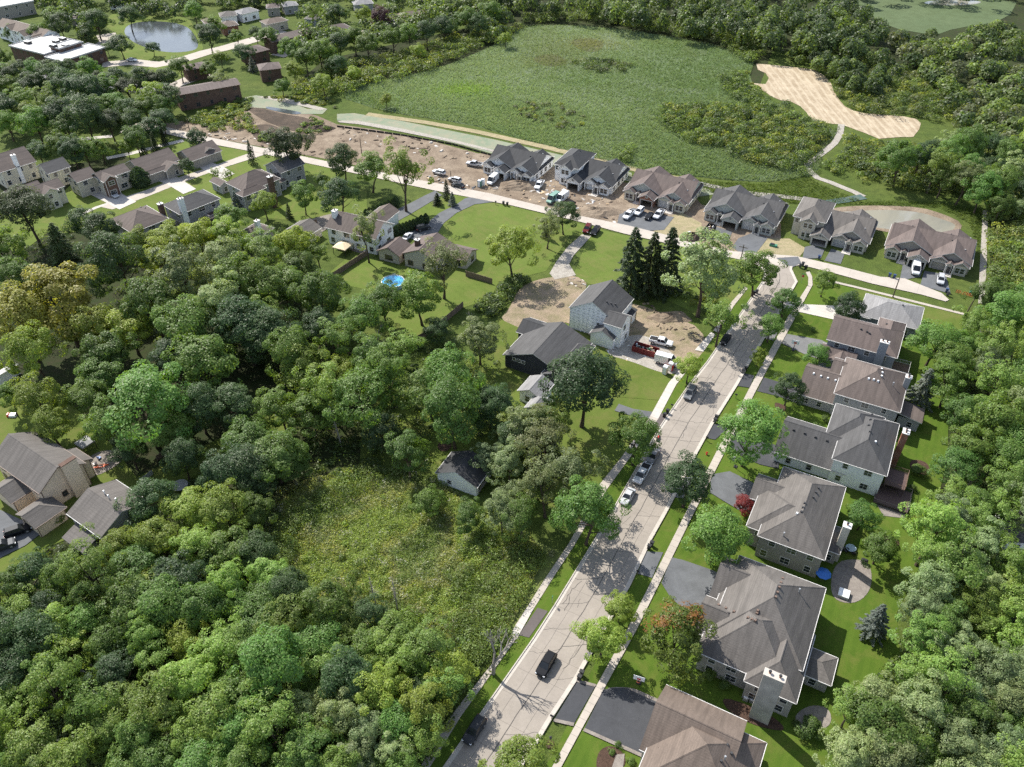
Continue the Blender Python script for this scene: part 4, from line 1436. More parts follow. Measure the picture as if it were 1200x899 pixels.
def leaf_quads(P, N, size, rng, aspect=.62, droop=None):
    """one small folded leaf spray (two triangles) at every point, facing N"""
    n = len(P)
    T = unit(n, rng) if droop is None else droop
    T = T - N * (T * N).sum(1, keepdims=True)
    T /= np.maximum(np.linalg.norm(T, axis=1, keepdims=True), 1e-6)
    B = np.cross(N, T)
    s = (size * rng.uniform(.6, 1.35, n))[:, None]
    a = P - T * s * .5
    b = P + B * s * aspect * .5 - N * s * .12
    c = P + T * s * .5
    d = P - B * s * aspect * .5 - N * s * .12
    return np.stack([a, b, c, d], 1).reshape(-1, 3)

def quad_mesh(name, V, mat, tint=None):
    n = len(V) // 4
    me = bpy.data.meshes.new(name)
    me.vertices.add(len(V))
    me.vertices.foreach_set('co', V.astype(np.float32).ravel())
    me.loops.add(4 * n)
    me.loops.foreach_set('vertex_index', np.arange(4 * n, dtype=np.int32))
    me.polygons.add(n)
    me.polygons.foreach_set('loop_start', np.arange(0, 4 * n, 4, dtype=np.int32))
    me.polygons.foreach_set('loop_total', np.full(n, 4, dtype=np.int32))
    me.materials.append(MAT[mat])
    if tint is not None:
        at = me.attributes.new('tint', 'FLOAT_COLOR', 'FACE')
        at.data.foreach_set('color', np.concatenate([tint, np.ones((n, 1))], 1).astype(np.float32).ravel())
    me.update()
    me.validate()
    return me

def crown_broad(seed, n, leaf, clumps=42, cr=.3, flat=.85, hollow=.55, cz=1.45, ragged=.18, spread=1.):
    """a crown of leafy clumps set round limbs: gaps between, none alike"""
    rng = np.random.default_rng(seed)
    C = unit(clumps, rng)
    C[:, 2] = np.where(C[:, 2] < -.55, -C[:, 2], C[:, 2])
    rad = rng.uniform(hollow, 1.0, clumps) * (1 + rng.normal(0, ragged, clumps))
    C = C * rad[:, None] * (1 - cr * .6)
    # lopsided outline
    ph = rng.uniform(0, 6.28, 3)
    th = np.arctan2(C[:, 1], C[:, 0])
    k = 1 + .13 * np.sin(2 * th + ph[0]) + .1 * np.sin(3 * th + ph[1])
    C[:, 0] *= k * spread
    C[:, 1] *= k * spread
    C[:, 2] *= flat
    w = rng.uniform(.5, 1.4, clumps)
    cnt = rng.multinomial(n, w / w.sum())
    P, N = [], []
    for i in range(clumps):
        m = cnt[i]
        if m == 0: continue
        d = unit(m, rng)
        out = C[i] / max(np.linalg.norm(C[i]), 1e-6)
        flip = (d @ out) < -.25
        d[flip] *= -1
        rr = cr * rng.uniform(.7, 1.35) * np.cbrt(rng.uniform(.25, 1., m))
        q = C[i] + d * rr[:, None] * np.array([1.15, 1.15, .8])
        P.append(q)
        nn = d * .55 + out * .35 + np.array([0, 0, .5]) + unit(m, rng) * .5
        N.append(nn / np.linalg.norm(nn, axis=1, keepdims=True))
    P = np.concatenate(P); N = np.concatenate(N)
    P[:, 2] += cz
    return leaf_quads(P, N, leaf, rng), C + np.array([0, 0, cz])

def crown_spruce(seed, n, leaf, width=.23, bare=.06, open_=.25):
    """a conical conifer of drooping boughs; height 1"""
    rng = np.random.default_rng(seed)
    P, N, T = [], [], []
    nb = 120
    for i in range(nb):
        h = bare + (1 - bare) * (i / nb) ** .85
        L = width * (1 - h) ** .8 * rng.uniform(.75, 1.2) + .012
        a = i * 2.4 + rng.uniform(-.5, .5)
        m = max(6, int(n / nb * (L / (width * .55))))
        t = np.sqrt(rng.uniform(.03, 1, m))
        side = rng.normal(0, .16, m) * L * (1.15 - t)
        dx, dy = math.cos(a), math.sin(a)
        x = dx * t * L - dy * side
        y = dy * t * L + dx * side
        z = h - .35 * L * t ** 1.6 + rng.normal(0, .008, m) + .04 * L
        P.append(np.stack([x, y, z], 1))
        nn = np.stack([np.full(m, dx * .35), np.full(m, dy * .35), np.full(m, .8)], 1) + unit(m, rng) * .5
        N.append(nn / np.linalg.norm(nn, axis=1, keepdims=True))
        T.append(np.stack([np.full(m, dx), np.full(m, dy), np.full(m, -.45)], 1) + unit(m, rng) * .5)
    P = np.concatenate(P); N = np.concatenate(N); T = np.concatenate(T)
    return leaf_quads(P, N, leaf, rng, .4, T)

def crown_column(seed, n, leaf, r=.3):
    """a dense clipped column (arborvitae); height 1"""
    rng = np.random.default_rng(seed)
    z = rng.uniform(.01, 1, n)
    a = rng.uniform(0, 6.283, n)
    prof = np.minimum(1, (1 - z) * 2.2) ** .6 * np.minimum(1, .75 + z)
    rr = r * prof * rng.uniform(.75, 1.05, n) * (1 + .12 * np.sin(a * 5 + z * 14))
    P = np.stack([np.cos(a) * rr, np.sin(a) * rr, z], 1)
    N = np.stack([np.cos(a), np.sin(a), np.full(n, .35)], 1) + unit(n, rng) * .5
    N /= np.linalg.norm(N, axis=1, keepdims=True)
    return leaf_quads(P, N, leaf, rng)

def crown_bush(seed, n, leaf, clumps=14):
    rng = np.random.default_rng(seed)
    V, _ = crown_broad(seed, n, leaf, clumps, .42, .75, .35, .62, .15)
    V[:, 2] = np.maximum(V[:, 2], .02)
    return V

def trunk_mesh(name, seed, top, r, limbs=None, mat='bark'):
    rng = random.Random(seed)
    mb = MB()
    p = Vector((0, 0, -.03)); d = Vector((rng.uniform(-.1, .1), rng.uniform(-.1, .1), 1)).normalized()
    n = 5; rad = r
    path = [p]
    for k in range(n):
        q = p + d * (top / n)
        r2 = r * (1 - .62 * (k + 1) / n)
        mb.tube(p, q, rad * (1.35 if k == 0 else 1), r2, mat, 7, False)
        p, rad = q, r2
        path.append(p)
        d = (d + Vector((rng.uniform(-.12, .12), rng.uniform(-.12, .12), 0))).normalized()
    if limbs is not None:
        for c in limbs:
            c = Vector(c)
            s = path[rng.choice((2, 3, 3, 4))]
            mid = s.lerp(c, .5) + Vector((0, 0, -.06 + rng.uniform(-.05, .05)))
            rr = r * .42
            mb.tube(s, mid, rr, rr * .65, mat, 5, False)
            mb.tube(mid, c, rr * .65, rr * .2, mat, 5, False)
    return mb.mesh(name, True)

def bare_tree(seed, spread=.5, depth=5, mat='dead_bark', r0=.035, up=.55):
    """leafless branching; height about 1"""
    rng = random.Random(seed)
    mb = MB()
    def grow(p, d, L, r, k):
        q = p + d * L
        mb.tube(p, q, r, r * .68, mat, 5 if k > 2 else 3, False)
        if k == 0: return
        for _ in range(rng.choice((2, 2, 3))):
            a = rng.uniform(0, 6.28)
            off = Vector((math.cos(a), math.sin(a), 0)) * spread * rng.uniform(.6, 1.2)
            nd = (d + off + Vector((0, 0, up * .25))).normalized()
            grow(q, nd, L * rng.uniform(.62, .85), r * .64, k - 1)
    grow(Vector((0, 0, -.02)), Vector((.03, .02, 1)).normalized(), .27, r0, depth)
    return mb.mesh('branches', True)

def snag_mesh(seed):
    rng = random.Random(seed)
    mb = MB()
    mb.tube((0, 0, -.02), (.02, .01, .55), .016, .011, 'dead_bark', 6, False)
    mb.tube((.02, .01, .55), (.035, 0, 1), .011, .003, 'dead_bark', 6, False)
    for k in range(46):
        z = rng.uniform(.22, .98)
        a = rng.uniform(0, 6.28)
        L = .13 * (1.08 - z) * rng.uniform(.4, 1.2) + .015
        mb.tube((.02, .005, z), (.02 + math.cos(a) * L, .005 + math.sin(a) * L, z - L * .25), .003, .001, 'dead_bark', 3, False)
    return mb.mesh('branches', True)

KINDS = {}
def kind(k, desc, color, names, variants, hgt, czf):
    KINDS[k] = dict(desc=desc, col=color, name=names, var=variants, h=hgt, cz=czf)

def broad_set(seeds, n, leaf, tr=.055, **kw):
    out = []
    for s in seeds:
        V, C = crown_broad(s, n, leaf, **kw)
        idx = np.random.default_rng(s).choice(len(C), min(9, len(C)), replace=False)
        out.append((quad_mesh('crown', V, 'foliage'), trunk_mesh('trunk', s, kw.get('cz', 1.45) + .1, tr, [C[i] * np.array([.8, .8, .95]) for i in idx])))
    return out

MAPLE = broad_set((11, 12, 13, 14, 15), 10500, .07, clumps=58, cr=.235, hollow=.55, ragged=.25)
FULL = broad_set((21, 22, 23, 24), 12000, .065, clumps=72, cr=.22, hollow=.62, flat=.95, ragged=.17)
AIRY = broad_set((31, 32, 33, 34), 6400, .064, clumps=52, cr=.19, hollow=.4, flat=1.0, cz=1.6, ragged=.28)
OAK = broad_set((41, 42), 12500, .058, clumps=64, cr=.22, hollow=.5, flat=.72, cz=1.35, ragged=.2)
WILLOW = broad_set((51, 52, 53, 54), 12000, .062, clumps=90, cr=.18, hollow=.5, flat=1.05, cz=1.55, ragged=.24)
SPRUCE = [(quad_mesh('crown', crown_spruce(s, 6500, .034), 'foliage'), trunk_mesh('trunk', s, .9, .016)) for s in (61, 62, 63)]
COLUMN = [(quad_mesh('crown', crown_column(s, 2600, .07), 'foliage'), trunk_mesh('trunk', s, .5, .03)) for s in (71, 72)]
BUSH = [(quad_mesh('foliage', crown_bush(s, 2600, .12), 'foliage'), None) for s in (81, 82, 83)]
BARE = [(bare_tree(s), None) for s in (91, 92)]
SNAG = [(snag_mesh(s), None) for s in (95, 96)]

kind('m', 'mid-green leafy', (0.111, 0.181, 0.037), 'leafy_tree', MAPLE, 2.4, 1.45)
kind('f', 'rich green', (0.116, 0.211, 0.047), 'leafy_tree', FULL, 2.4, 1.45)
kind('d', 'dark green', (0.059, 0.104, 0.038), 'leafy_tree', FULL, 2.4, 1.45)
kind('k', 'blackish spreading', (0.051, 0.075, 0.031), 'oak_tree', OAK, 2.1, 1.35)
kind('y', 'yellow-green', (0.208, 0.271, 0.047), 'leafy_tree', MAPLE, 2.4, 1.45)
kind('o', 'olive-tinted', (0.232, 0.232, 0.048), 'leafy_tree', MAPLE, 2.4, 1.45)
kind('g', 'light green airy', (0.172, 0.252, 0.055), 'ash_tree', AIRY, 2.7, 1.6)
kind('b', 'feathery bright green', (0.178, 0.277, 0.060), 'leafy_tree', WILLOW, 2.5, 1.55)
kind('w', 'silvery green', (0.208, 0.271, 0.124), 'willow_tree', WILLOW, 2.6, 1.55)
kind('s', 'dull sparse', (0.166, 0.200, 0.086), 'leafy_tree', AIRY, 2.7, 1.6)
kind('e', 'dark conical spruce', (0.055, 0.081, 0.036), 'spruce_tree', SPRUCE, 1., .5)
kind('u', 'blue-grey spruce', (0.155, 0.188, 0.171), 'spruce_tree', SPRUCE, 1., .5)
kind('n', 'soft green pine', (0.126, 0.171, 0.062), 'pine_tree', SPRUCE, 1., .5)
kind('c', 'dense dark arborvitae', (0.047, 0.081, 0.030), 'arborvitae', COLUMN, 1., .5)
kind('h', 'rounded green bush', (0.107, 0.171, 0.039), 'bush', BUSH, 1., .62)
kind('r', 'small red-leaved maple', (0.263, 0.042, 0.045), 'maple_tree', FULL, 2.4, 1.45)
kind('p', 'purple-leaved', (0.086, 0.039, 0.047), 'leafy_tree', FULL, 2.4, 1.45)
kind('x', 'bare dead', (0.204, 0.155, 0.132), 'dead_tree', BARE, 1., .6)
kind('z', 'bare dead snag', (0.204, 0.155, 0.132), 'dead_tree', SNAG, 1., .5)

PROTO = {}
tree_rng = random.Random(5)
TREES = []

def tree(x, y, r, k, label=None, group=None, hk=None, tint=None, jit=.24):
    """plant a tree whose crown centre shows at plan pixel x,y with radius r pixels"""
    K = KINDS[k]
    rm = 5.
    conif = k in 'eunczx'
    for _ in range(4):
        if conif:
            H = rm * (hk or {'e': 4.2, 'u': 3., 'n': 3.4, 'c': 3.2, 'z': 7., 'x': 2.4}[k])
            zc = H * K['cz']
        else:
            H = rm
            zc = rm * K['cz'] * (hk or 1.)
        p = G(x, y, zc)
        rm = r * dep(p) / FPX
    root = empty(K['name'], (p.x, p.y, 0), tree_rng.uniform(0, 6.28))
    if group == 'trees of the woods': root.rotation_euler = (tree_rng.uniform(-.11, .11), tree_rng.uniform(-.11, .11), root.rotation_euler.z)
    cm, tm = tree_rng.choice(K['var'])
    s = H if conif else rm
    root.scale = (s * tree_rng.uniform(.94, 1.06), s * tree_rng.uniform(.94, 1.06), s * (hk or 1. if not conif else 1.) * (tree_rng.uniform(.86, 1.25) if group == 'trees of the woods' else tree_rng.uniform(.92, 1.08)))
    if conif:
        wv = rm / (H * (.23 if k in 'eun' else .3 if k == 'c' else .42 if k == 'x' else .14))
        root.scale = (s * wv, s * wv, s)
    c = link('crown' if k not in 'hxz' else ('foliage' if k == 'h' else 'branches'), cm, root)
    base = tint or K['col']
    f = tree_rng.uniform(1 - jit, 1 + jit)
    hue = tree_rng.uniform(-.05, .09)
    c.color = (base[0] * f * (1 + hue), base[1] * f, base[2] * f * (1 - hue), 1)
    if tm is not None: link('trunk', tm, root)
    if label is None: label = K['desc'] + (' tree' if 'tree' not in K['desc'] else '')
    tag(root, label, {'h': 'bush', 'c': 'shrub'}.get(k, 'tree'), group)
    TREES.append((x, y, r, root))
    return root

def planting(data, group=None):
    """one line a tree: x,y,r,kind | label"""
    for ln in data.strip().splitlines():
        a, lab = ln.split('|')
        q = a.strip().split(',')
        tree(float(q[0]), float(q[1]), float(q[2]), q[3], lab.strip(), group, float(q[4]) if len(q) > 4 else None)

ORD = ['leftmost', 'second from left', 'third from left', 'fourth from left', 'fifth from left', 'sixth from left', 'seventh from left', 'eighth from left', 'ninth from left', 'tenth from left', 'eleventh from left', 'twelfth from left', 'thirteenth from left', 'fourteenth from left']
NTH = ['', 'second', 'third', 'fourth', 'fifth', 'sixth', 'seventh', 'eighth', 'ninth', 'tenth', 'eleventh', 'twelfth', 'thirteenth', 'fourteenth']
def ordinals(items, place, group):
    """items: (x, y, r, kind) of one stand; each label is by kind and by order across the stand"""
    byk = {}
    for it in items: byk.setdefault(it[3], []).append(it)
    for k, L in byk.items():
        L.sort(key=lambda q: q[0])
        d = KINDS[k]['desc']
        noun = '' if any(w in d for w in ('tree', 'spruce', 'pine', 'bush', 'snag', 'arborvitae')) else ' tree'
        for i, it in enumerate(L):
            if len(L) == 1: lab = f'{d}{noun} {place}'
            else:
                n_ = len(L)
                j = n_ - 1 - i
                o = ORD[i] if i <= j else ('rightmost' if j == 0 else NTH[j] + ' from right')
                pl = (noun + 's') if noun else ('s' if not d.endswith('tint') else '')
                lab = f'{o} of the {d}{pl} {place}'
            tree(it[0], it[1], it[2], k, lab, group)

def parse(data, k=1.13):
    out = []
    for q in data.split():
        a = q.split(',')
        out.append((float(a[0]), float(a[1]), float(a[2]) * k, a[3]))
    return out

def fill(poly, r0, r1, mix, seed, avoid=(), pack=.8, maxn=200):
    P = pts(poly)
    rg = random.Random(seed)
    xs, ys = [p[0] for p in P], [p[1] for p in P]
    out = []
    for _ in range(6000):
        x, y = rg.uniform(min(xs), max(xs)), rg.uniform(min(ys), max(ys))
        if not inpoly(x, y, P): continue
        r = rg.uniform(r0, r1)
        if any(a[0] - r * .5 < x < a[2] + r * .5 and a[1] - r * .5 < y < a[3] + r * .6 for a in avoid): continue
        if any((x - q[0]) ** 2 + ((y - q[1]) * 1.25) ** 2 < (pack * (r + q[2]) * .72) ** 2 for q in out): continue
        if any((x - q[0]) ** 2 + ((y - q[1]) * 1.2) ** 2 < (pack * (r + q[2]) * .62) ** 2 for q in TREES): continue
        out.append((x, y, r, rg.choice(mix)))
        if len(out) >= maxn: break
    return out

# --- trees by the road and in the gardens
GS = 'trees along the road and in the gardens'
planting('''
706,748,27,y|yellow-green street tree over the walk, larger of the pair above the basketball hoop
727,712,20,y|small yellow-green street tree touching the larger one beside it
842,627,37,f|round rich green tree beside the taupe-walled house drive
873,591,13,r|small red-leaved maple in front of the grey-roofed house
806,564,31,d|dense dark round tree overhanging the road opposite the parked white car
880,506,39,f|big green tree covering the drive in front of the white house garage
926,452,19,d,1.15|dark pointed tree beside the weathered garage roof
957,415,15,f|round green tree at the end of the grey drive of the brown-roofed house
904,382,17,f|lower of two green street trees between road and walk near the corner
921,351,18,f|upper of two green street trees between road and walk near the corner
889,418,10,y|little yellow-green street tree below the two near the corner
967,330,15,m|small tree with a mulch ring on the corner lawn
995,361,18,d,1.2|dark full tree in front of the pale grey hip roof
612,897,40,y|yellow-green treetop cut by the bottom edge beside the road
690,603,38,f|bright green tree leaning over the road above the long dappled shadow
746,511,27,f,1.25|upright rich green tree between walk and road by the parked pickup
845,375,25,g|feathery light green street tree opposite the pair near the corner
808,430,18,y|sparse yellowish street tree beside the white van
888,318,25,m|grey-green street tree at the road mouth near the utility pole
828,312,42,w,1.1|large silvery willow beside the three tall spruces
600,291,28,y|yellow-green round tree alone on the big lawn
642,268,17,s|thin half-bare tree at the edge of the big lawn
661,253,17,d|dark dense tree beside the street at the gravel drive
518,310,30,s|airy grey-green tree over the brown-roofed split-level house
428,272,20,s,1.3|tall sparse grey-green tree against the white two-storey house
398,228,21,d|dark round tree behind the white two-storey house
337,170,26,k|dark spreading tree beside the street above the grey gabled house
402,188,19,d|dark leafy tree beside the street, first of three by the dirt
434,198,21,m|green leafy tree in the middle of three by the dirt
472,203,27,g,1.15|tall light green poplar-like tree, third of three by the dirt
685,452,45,d|big dark green tree in front of the charcoal house
1012,603,19,f|round tree at the corner of the taupe-walled house
1032,641,22,m|green tree in the back garden beside the round table
1097,399,27,f|broad green tree behind the pale grey hip-roofed house
''', GS)
t_ = tree(793, 748, 40, 'y', 'maple turning red at the top between driveway and brown roof', GS, tint=(.13, .17, .03))
# the reddening top: a thin scatter of coloured sprays through the upper crown
t_.rotation_euler = (0, 0, 0)
V, C = crown_broad(15, 5200, .085, clumps=70, cr=.24, hollow=.7)
sel = V.reshape(-1, 4, 3)
cen_ = sel.mean(1)
keep = ((cen_[:, 2] - 1.45) * .6 + cen_[:, 1] * .75 - cen_[:, 0] * .15 + np.random.default_rng(4).normal(0, .12, len(cen_)) > .5)
rd = link('red_leaves', quad_mesh('red_leaves', (sel[keep] * 1.03).reshape(-1, 3), 'foliage'), t_)
rd.color = (.21, .105, .03, 1)

planting('''
742,305,25,e,3.5|leftmost of the three tall spruces beside the unfinished house
764,309,24,e,3.5|middle of the three tall spruces beside the unfinished house
784,305,25,e,3.5|rightmost of the three tall spruces beside the unfinished house
523,222,6,e|dark spruce by the street between the two asphalt drives
530,233,6,u|blue-grey spruce next to the dark one between the two drives
512,233,7,e,2.2|small cone-shaped spruce left of the spruce pair between drives
1083,453,18,u|blue-grey spruce behind the white deck of the brown-roofed house
1028,727,20,u|blue-grey spruce at the lawn edge behind the large grey-brown house
640,268,6,e|slim dark conifer hidden behind the half-bare tree
293,178,6,e,5|tall thin spruce between street and hip-roofed house
180,166,6,e|dark cone spruce by the far lane, nearer the houses
191,160,5,e|dark cone spruce by the far lane with white stones
168,176,6,e|low dark spruce in front of the two lane cones
276,235,8,u|blue-grey spruce against the turret house wall
288,240,6,u,2.5|little blue-grey spruce beside the turret house spruce
338,247,5,e|narrow dark spruce behind the subdivision gardens
68,283,19,n,2.6|soft light green pine below the dark oak
''', GS)
planting('''
30,246,36,k|huge dark oak with a visible forked trunk at the picture edge
163,207,11,c,2.2|dense egg-shaped tree on the lawn by the brick-fronted house
219,196,9,d|little round tree between the two low garages
252,204,7,g|thin young tree beside the street corner, left of a pair
267,204,7,g|thin young tree beside the street corner, right of a pair
230,163,12,d|dark rounded tree behind the low corner house
377,212,9,m|green tree beside the grey gabled house
355,231,16,m|green tree in the back garden of the grey gabled house
310,239,15,y|yellow-green tree below the turret house
270,258,19,m|green rounded tree below the red deck
''', GS)
for i, (x, y) in enumerate(zip(np.linspace(429, 464, 9), np.linspace(251, 236, 9))):
    tree(x, y, 4.2, 'c', 'dark arborvitae in the row behind the white two-storey house', 'arborvitae row by the upper drive')
for i, (x, y) in enumerate(list(zip(np.linspace(456, 489, 9), np.linspace(273, 261, 9))) + [(494, 258), (499, 256)]):
    tree(x, y, 4.2, 'c', 'dark arborvitae in the row beside the parked cars', 'arborvitae row by the lower drive')

# --- garden bushes
GB = 'garden bushes'
planting('''
949,852,17,h|large round bright bush behind the stone chimney house
831,791,10,h|round bush nearer the drive, by the stone side wall
850,802,8,h|round bush under the windows of the stone side wall
933,847,5,h|small bush beside the large round bright one
953,386,4,h|single little bush on the shaded front lawn
921,463,4,h|yellowish bush by the garage of the weathered house
967,490,6,h|light bush in the entry corner of the white house
956,499,7,h|low green bush beside the white garage roof
1076,551,11,h|bright green shrub in the square bed behind the white house
1066,618,8,h|round shrub at the tree line behind the red deck
60,609,13,h|golden round shrub beside the dark parked cars
724,873,5,h|clipped shrub by the front path at the bottom edge
717,882,5,h|yellow-green shrub by the front path at the bottom edge
740,893,6,h|flowering bush beside the brown house wall
784,818,4,h|small bush at the corner of the dark driveway
1069,572,6,h|low shrub beside the deck patio
''', GB)

# --- woods, stand by stand
GWD = 'trees of the woods'
ordinals(parse('12,300,20,m 20,327,18,m 115,272,20,d 140,312,29,d 100,262,15,d 168,288,16,y 200,275,21,y 236,280,21,y 182,303,20,y 268,285,19,y 308,285,19,g 345,290,20,y 373,295,16,g 48,325,14,d'), 'at the left woods top edge', GWD)
ordinals(parse('70,353,40,o 25,378,34,o 105,385,27,y 150,380,27,y 126,412,26,m 215,330,32,w 262,315,29,w 180,362,29,m 216,382,33,m 256,365,30,w 291,340,29,m 288,388,31,d 315,345,25,m 332,330,27,m 312,303,22,g 347,310,20,m'), 'in the upper left woods', GWD)
ordinals(parse('45,418,26,y 165,470,45,f 118,440,24,m 238,420,34,m 205,415,24,d 45,478,24,y 62,503,20,y 272,470,27,d 232,478,25,d 200,502,26,m 152,528,19,d 130,500,24,m 100,472,20,m 214,540,20,d 290,512,27,m 270,548,28,d 12,470,14,m'), 'above the tan house', GWD)
ordinals(parse('375,350,26,m 306,370,22,g 322,392,28,d 346,422,25,m 420,372,24,m 400,402,24,g 450,356,22,m 492,348,25,m 470,402,20,g 437,425,22,m 372,385,20,d 562,397,22,w 398,440,18,y 435,352,14,g 510,385,14,d'), 'between the pool and the clearing', GWD)
ordinals(parse('350,432,27,y 390,462,27,g 330,480,22,m 365,484,24,m 430,470,33,f 457,442,27,g 502,452,29,g 528,448,30,f 574,472,24,d 531,488,32,f 478,534,25,m 446,508,18,d 322,532,29,m 292,548,29,d 342,548,16,m'), 'above the weedy clearing', GWD)
ordinals(parse('640,520,30,s 618,500,25,w 662,552,28,s 605,575,18,s 598,545,22,w 572,538,19,w 548,603,17,m 500,585,15,m 588,605,22,w 640,575,26,s 600,510,22,d 612,610,22,m 650,500,22,m 585,485,20,d'), 'around the white garage', GWD)
for x, y, r, l in ((648, 525, 17, 'dull green half-bare spruce right of the white garage, larger one'), (628, 545, 15, 'dull green half-bare spruce right of the white garage, smaller one')):
    tree(x, y, r, 'e', l, GWD, tint=(.055, .065, .03))
planting('''
396,500,9,z|tall leaning dead snag above the weedy clearing
463,697,9,z|darker of two dead spruce poles below the weedy clearing
438,692,9,z|paler of two dead spruce poles below the weedy clearing
437,395,20,x|dead tangled tree behind the pool garden
110,790,22,x|dead fallen-looking branches in the bottom left woods
1140,560,15,x|bare pale branches among the trees behind the red deck
552,372,9,x|broken dead trunk at the end of the wood fence
''', GWD)
t_ = tree(575, 735, 23, 'x', 'bare grey tree beside the near walk, its shadow branching across the road', GWD)
t_.location = G(578, 790)
t_.scale = (11, 11, 12.5)
av = ((0, 515, 105, 640), (75, 555, 152, 645), (505, 515, 580, 585))
ordinals(parse('175,590,26,d 225,590,26,y 265,602,26,y 186,632,25,y 228,646,25,b 140,640,19,y 300,600,20,m 40,672,22,d 12,700,22,m 80,680,24,m'), 'below the grey-shingled house', GWD)
ordinals(fill('0,715 120,660 300,640 330,680 300,760 150,790 0,800', 25, 36, 'bmfygdgm', 31, av), 'in the lower left woods', GWD)
ordinals(fill('-10,800 150,780 310,745 340,905 -10,905', 29, 42, 'bbbgfgm', 32), 'in the bottom left corner', GWD)
ordinals(fill('310,690 440,720 535,765 520,825 478,905 330,905 320,760', 22, 34, 'bbmgygfmwd', 33), 'beside the near left sidewalk', GWD)
avr = ((1000, 430, 1100, 610), (930, 600, 1050, 800), (1080, 470, 1112, 560), (1015, 330, 1150, 370))
ordinals(fill('1105,420 1160,350 1205,350 1205,470 1130,500 1108,470', 20, 30, 'wmmgf', 41, avr), 'behind the pale-roofed house', GWD)
ordinals(fill('1118,500 1205,470 1205,610 1110,620 1100,580', 24, 33, 'wwmgmf', 42, avr), 'behind the white house lawn', GWD)
ordinals(fill('1070,640 1110,615 1170,640 1205,660 1205,760 1075,760', 24, 36, 'bbmwgm', 43, avr + ((1165, 610, 1205, 650),)), 'behind the blue-grey garden spruce', GWD)
ordinals(fill('1000,810 1075,770 1205,760 1205,905 980,905', 26, 38, 'wwwmg', 44, avr), 'in the bottom right corner', GWD)
ordinals(fill('1045,185 1120,165 1205,165 1205,255 1165,245 1115,218', 14, 22, 'mmgfwd', 45), 'beyond the retention pond', GWD)
# --- the leafy suburb at upper left
GX = 'trees of the suburb at upper left'
avs = ((0, 158, 340, 270), (5, 45, 130, 72), (0, 20, 45, 47), (140, 20, 235, 62), (205, 88, 285, 122), (115, 66, 235, 84), (110, 20, 145, 60), (205, 128, 400, 200))
ordinals(parse('45,178,13,d 67,168,17,m 84,178,16,d 99,176,14,m 118,176,12,m 158,161,17,m 148,172,10,g', 1.), 'behind the brick-fronted house', GX)
ordinals(fill('-5,95 60,88 130,100 110,165 60,160 -5,175', 15, 23, 'mmfddgy', 51, avs), 'left of the curving lane', GX)
ordinals(fill('110,100 205,90 200,140 180,150 110,165', 13, 20, 'mfddgk', 52, avs), 'in front of the long brick block', GX)
ordinals(fill('-5,66 30,72 130,74 200,92 130,100 60,88 -5,92', 10, 15, 'mddfk', 53, avs), 'below the flat white roof', GX)
ordinals(parse('112,25,17,d 150,18,15,d 140,50,15,d 125,55,8,m 227,12,12,f 245,42,18,d 252,30,11,m 178,55,9,d 258,68,9,y 285,60,13,d 276,44,10,m 210,78,15,m 245,80,12,m 258,95,13,s 62,22,16,m 72,30,16,d 43,37,12,m 100,42,9,d 295,75,7,u 313,42,14,m 300,40,10,d 12,38,8,m', .88), 'around the far pond', GX)
ordinals(parse('344,83,11,y 378,95,13,y 452,116,8,y 330,100,12,m 358,68,16,m 375,60,17,m 340,60,14,m 398,50,14,d 415,45,14,m 395,75,12,d 415,85,10,y 430,52,15,m 446,22,13,p 365,18,12,g 395,15,12,d 425,18,10,y 460,45,14,m 480,40,13,m 500,38,14,d 520,30,14,d 545,22,15,m 490,60,9,y 575,12,14,m 560,30,12,d 592,45,8,y', .95), 'along the far wetland edge', GX)
N_TREES = len(TREES)

# ------------------------------------------------------------------ masses nobody could count
def clump_mass(name, label, cat, items, per, leafs, shape='broad', zscale=1., seed=1):
    """items: (x, y, z0, r, h, tint) in metres"""
    rng = np.random.default_rng(seed)
    V, T = [], []
    for (x, y, z0, r, h, tint) in items:
        n = max(12, int(per * rng.uniform(.8, 1.2)))
        d = unit(n, rng)
        d[:, 2] = np.abs(d[:, 2]) * 1.0 - .25 * (shape == 'broad')
        if shape == 'cone':
            t = 1 - np.sqrt(rng.uniform(0, 1, n))
            a = rng.uniform(0, 6.28, n)
            rr = r * (1 - t) * rng.uniform(.7, 1.15, n)
            P = np.stack([np.cos(a) * rr, np.sin(a) * rr, t * h], 1)
            N = np.stack([np.cos(a), np.sin(a), np.full(n, .6)], 1)
        else:
            k = np.cbrt(rng.uniform(.4, 1, n))
            lob = 1 + .22 * np.sin(3.1 * np.arctan2(d[:, 1], d[:, 0]) + rng.uniform(0, 6)) * np.cos(4 * d[:, 2] + rng.uniform(0, 6))
            P = np.stack([d[:, 0] * r * k * lob, d[:, 1] * r * k * lob, h * .5 + d[:, 2] * h * .5 * k * lob], 1)
            N = d.copy()
            N[:, 2] += .4
        N = N + unit(n, rng) * .6
        N /= np.linalg.norm(N, axis=1, keepdims=True)
        P += np.array([x, y, z0])
        V.append(leaf_quads(P, N, leafs * max(.6, r / 3.) ** .5, rng, .75))
        T.append(np.repeat(np.array(tint)[None] * rng.uniform(.85, 1.15), n, 0))
    o = link(name, quad_mesh(name, np.concatenate(V), 'foliage_mass', np.concatenate(T)))
    return tag(o, label, cat, kind='stuff')

def scatter_px(poly, n, seed, avoid=()):
    P = pts(poly)
    rg = random.Random(seed)
    xs, ys = [p[0] for p in P], [p[1] for p in P]
    out = []
    while len(out) < n:
        x, y = rg.uniform(min(xs), max(xs)), rg.uniform(min(ys), max(ys))
        if inpoly(x, y, P) and not any(a[0] < x < a[2] and a[1] < y < a[3] for a in avoid):
            out.append((x, y))
    return out

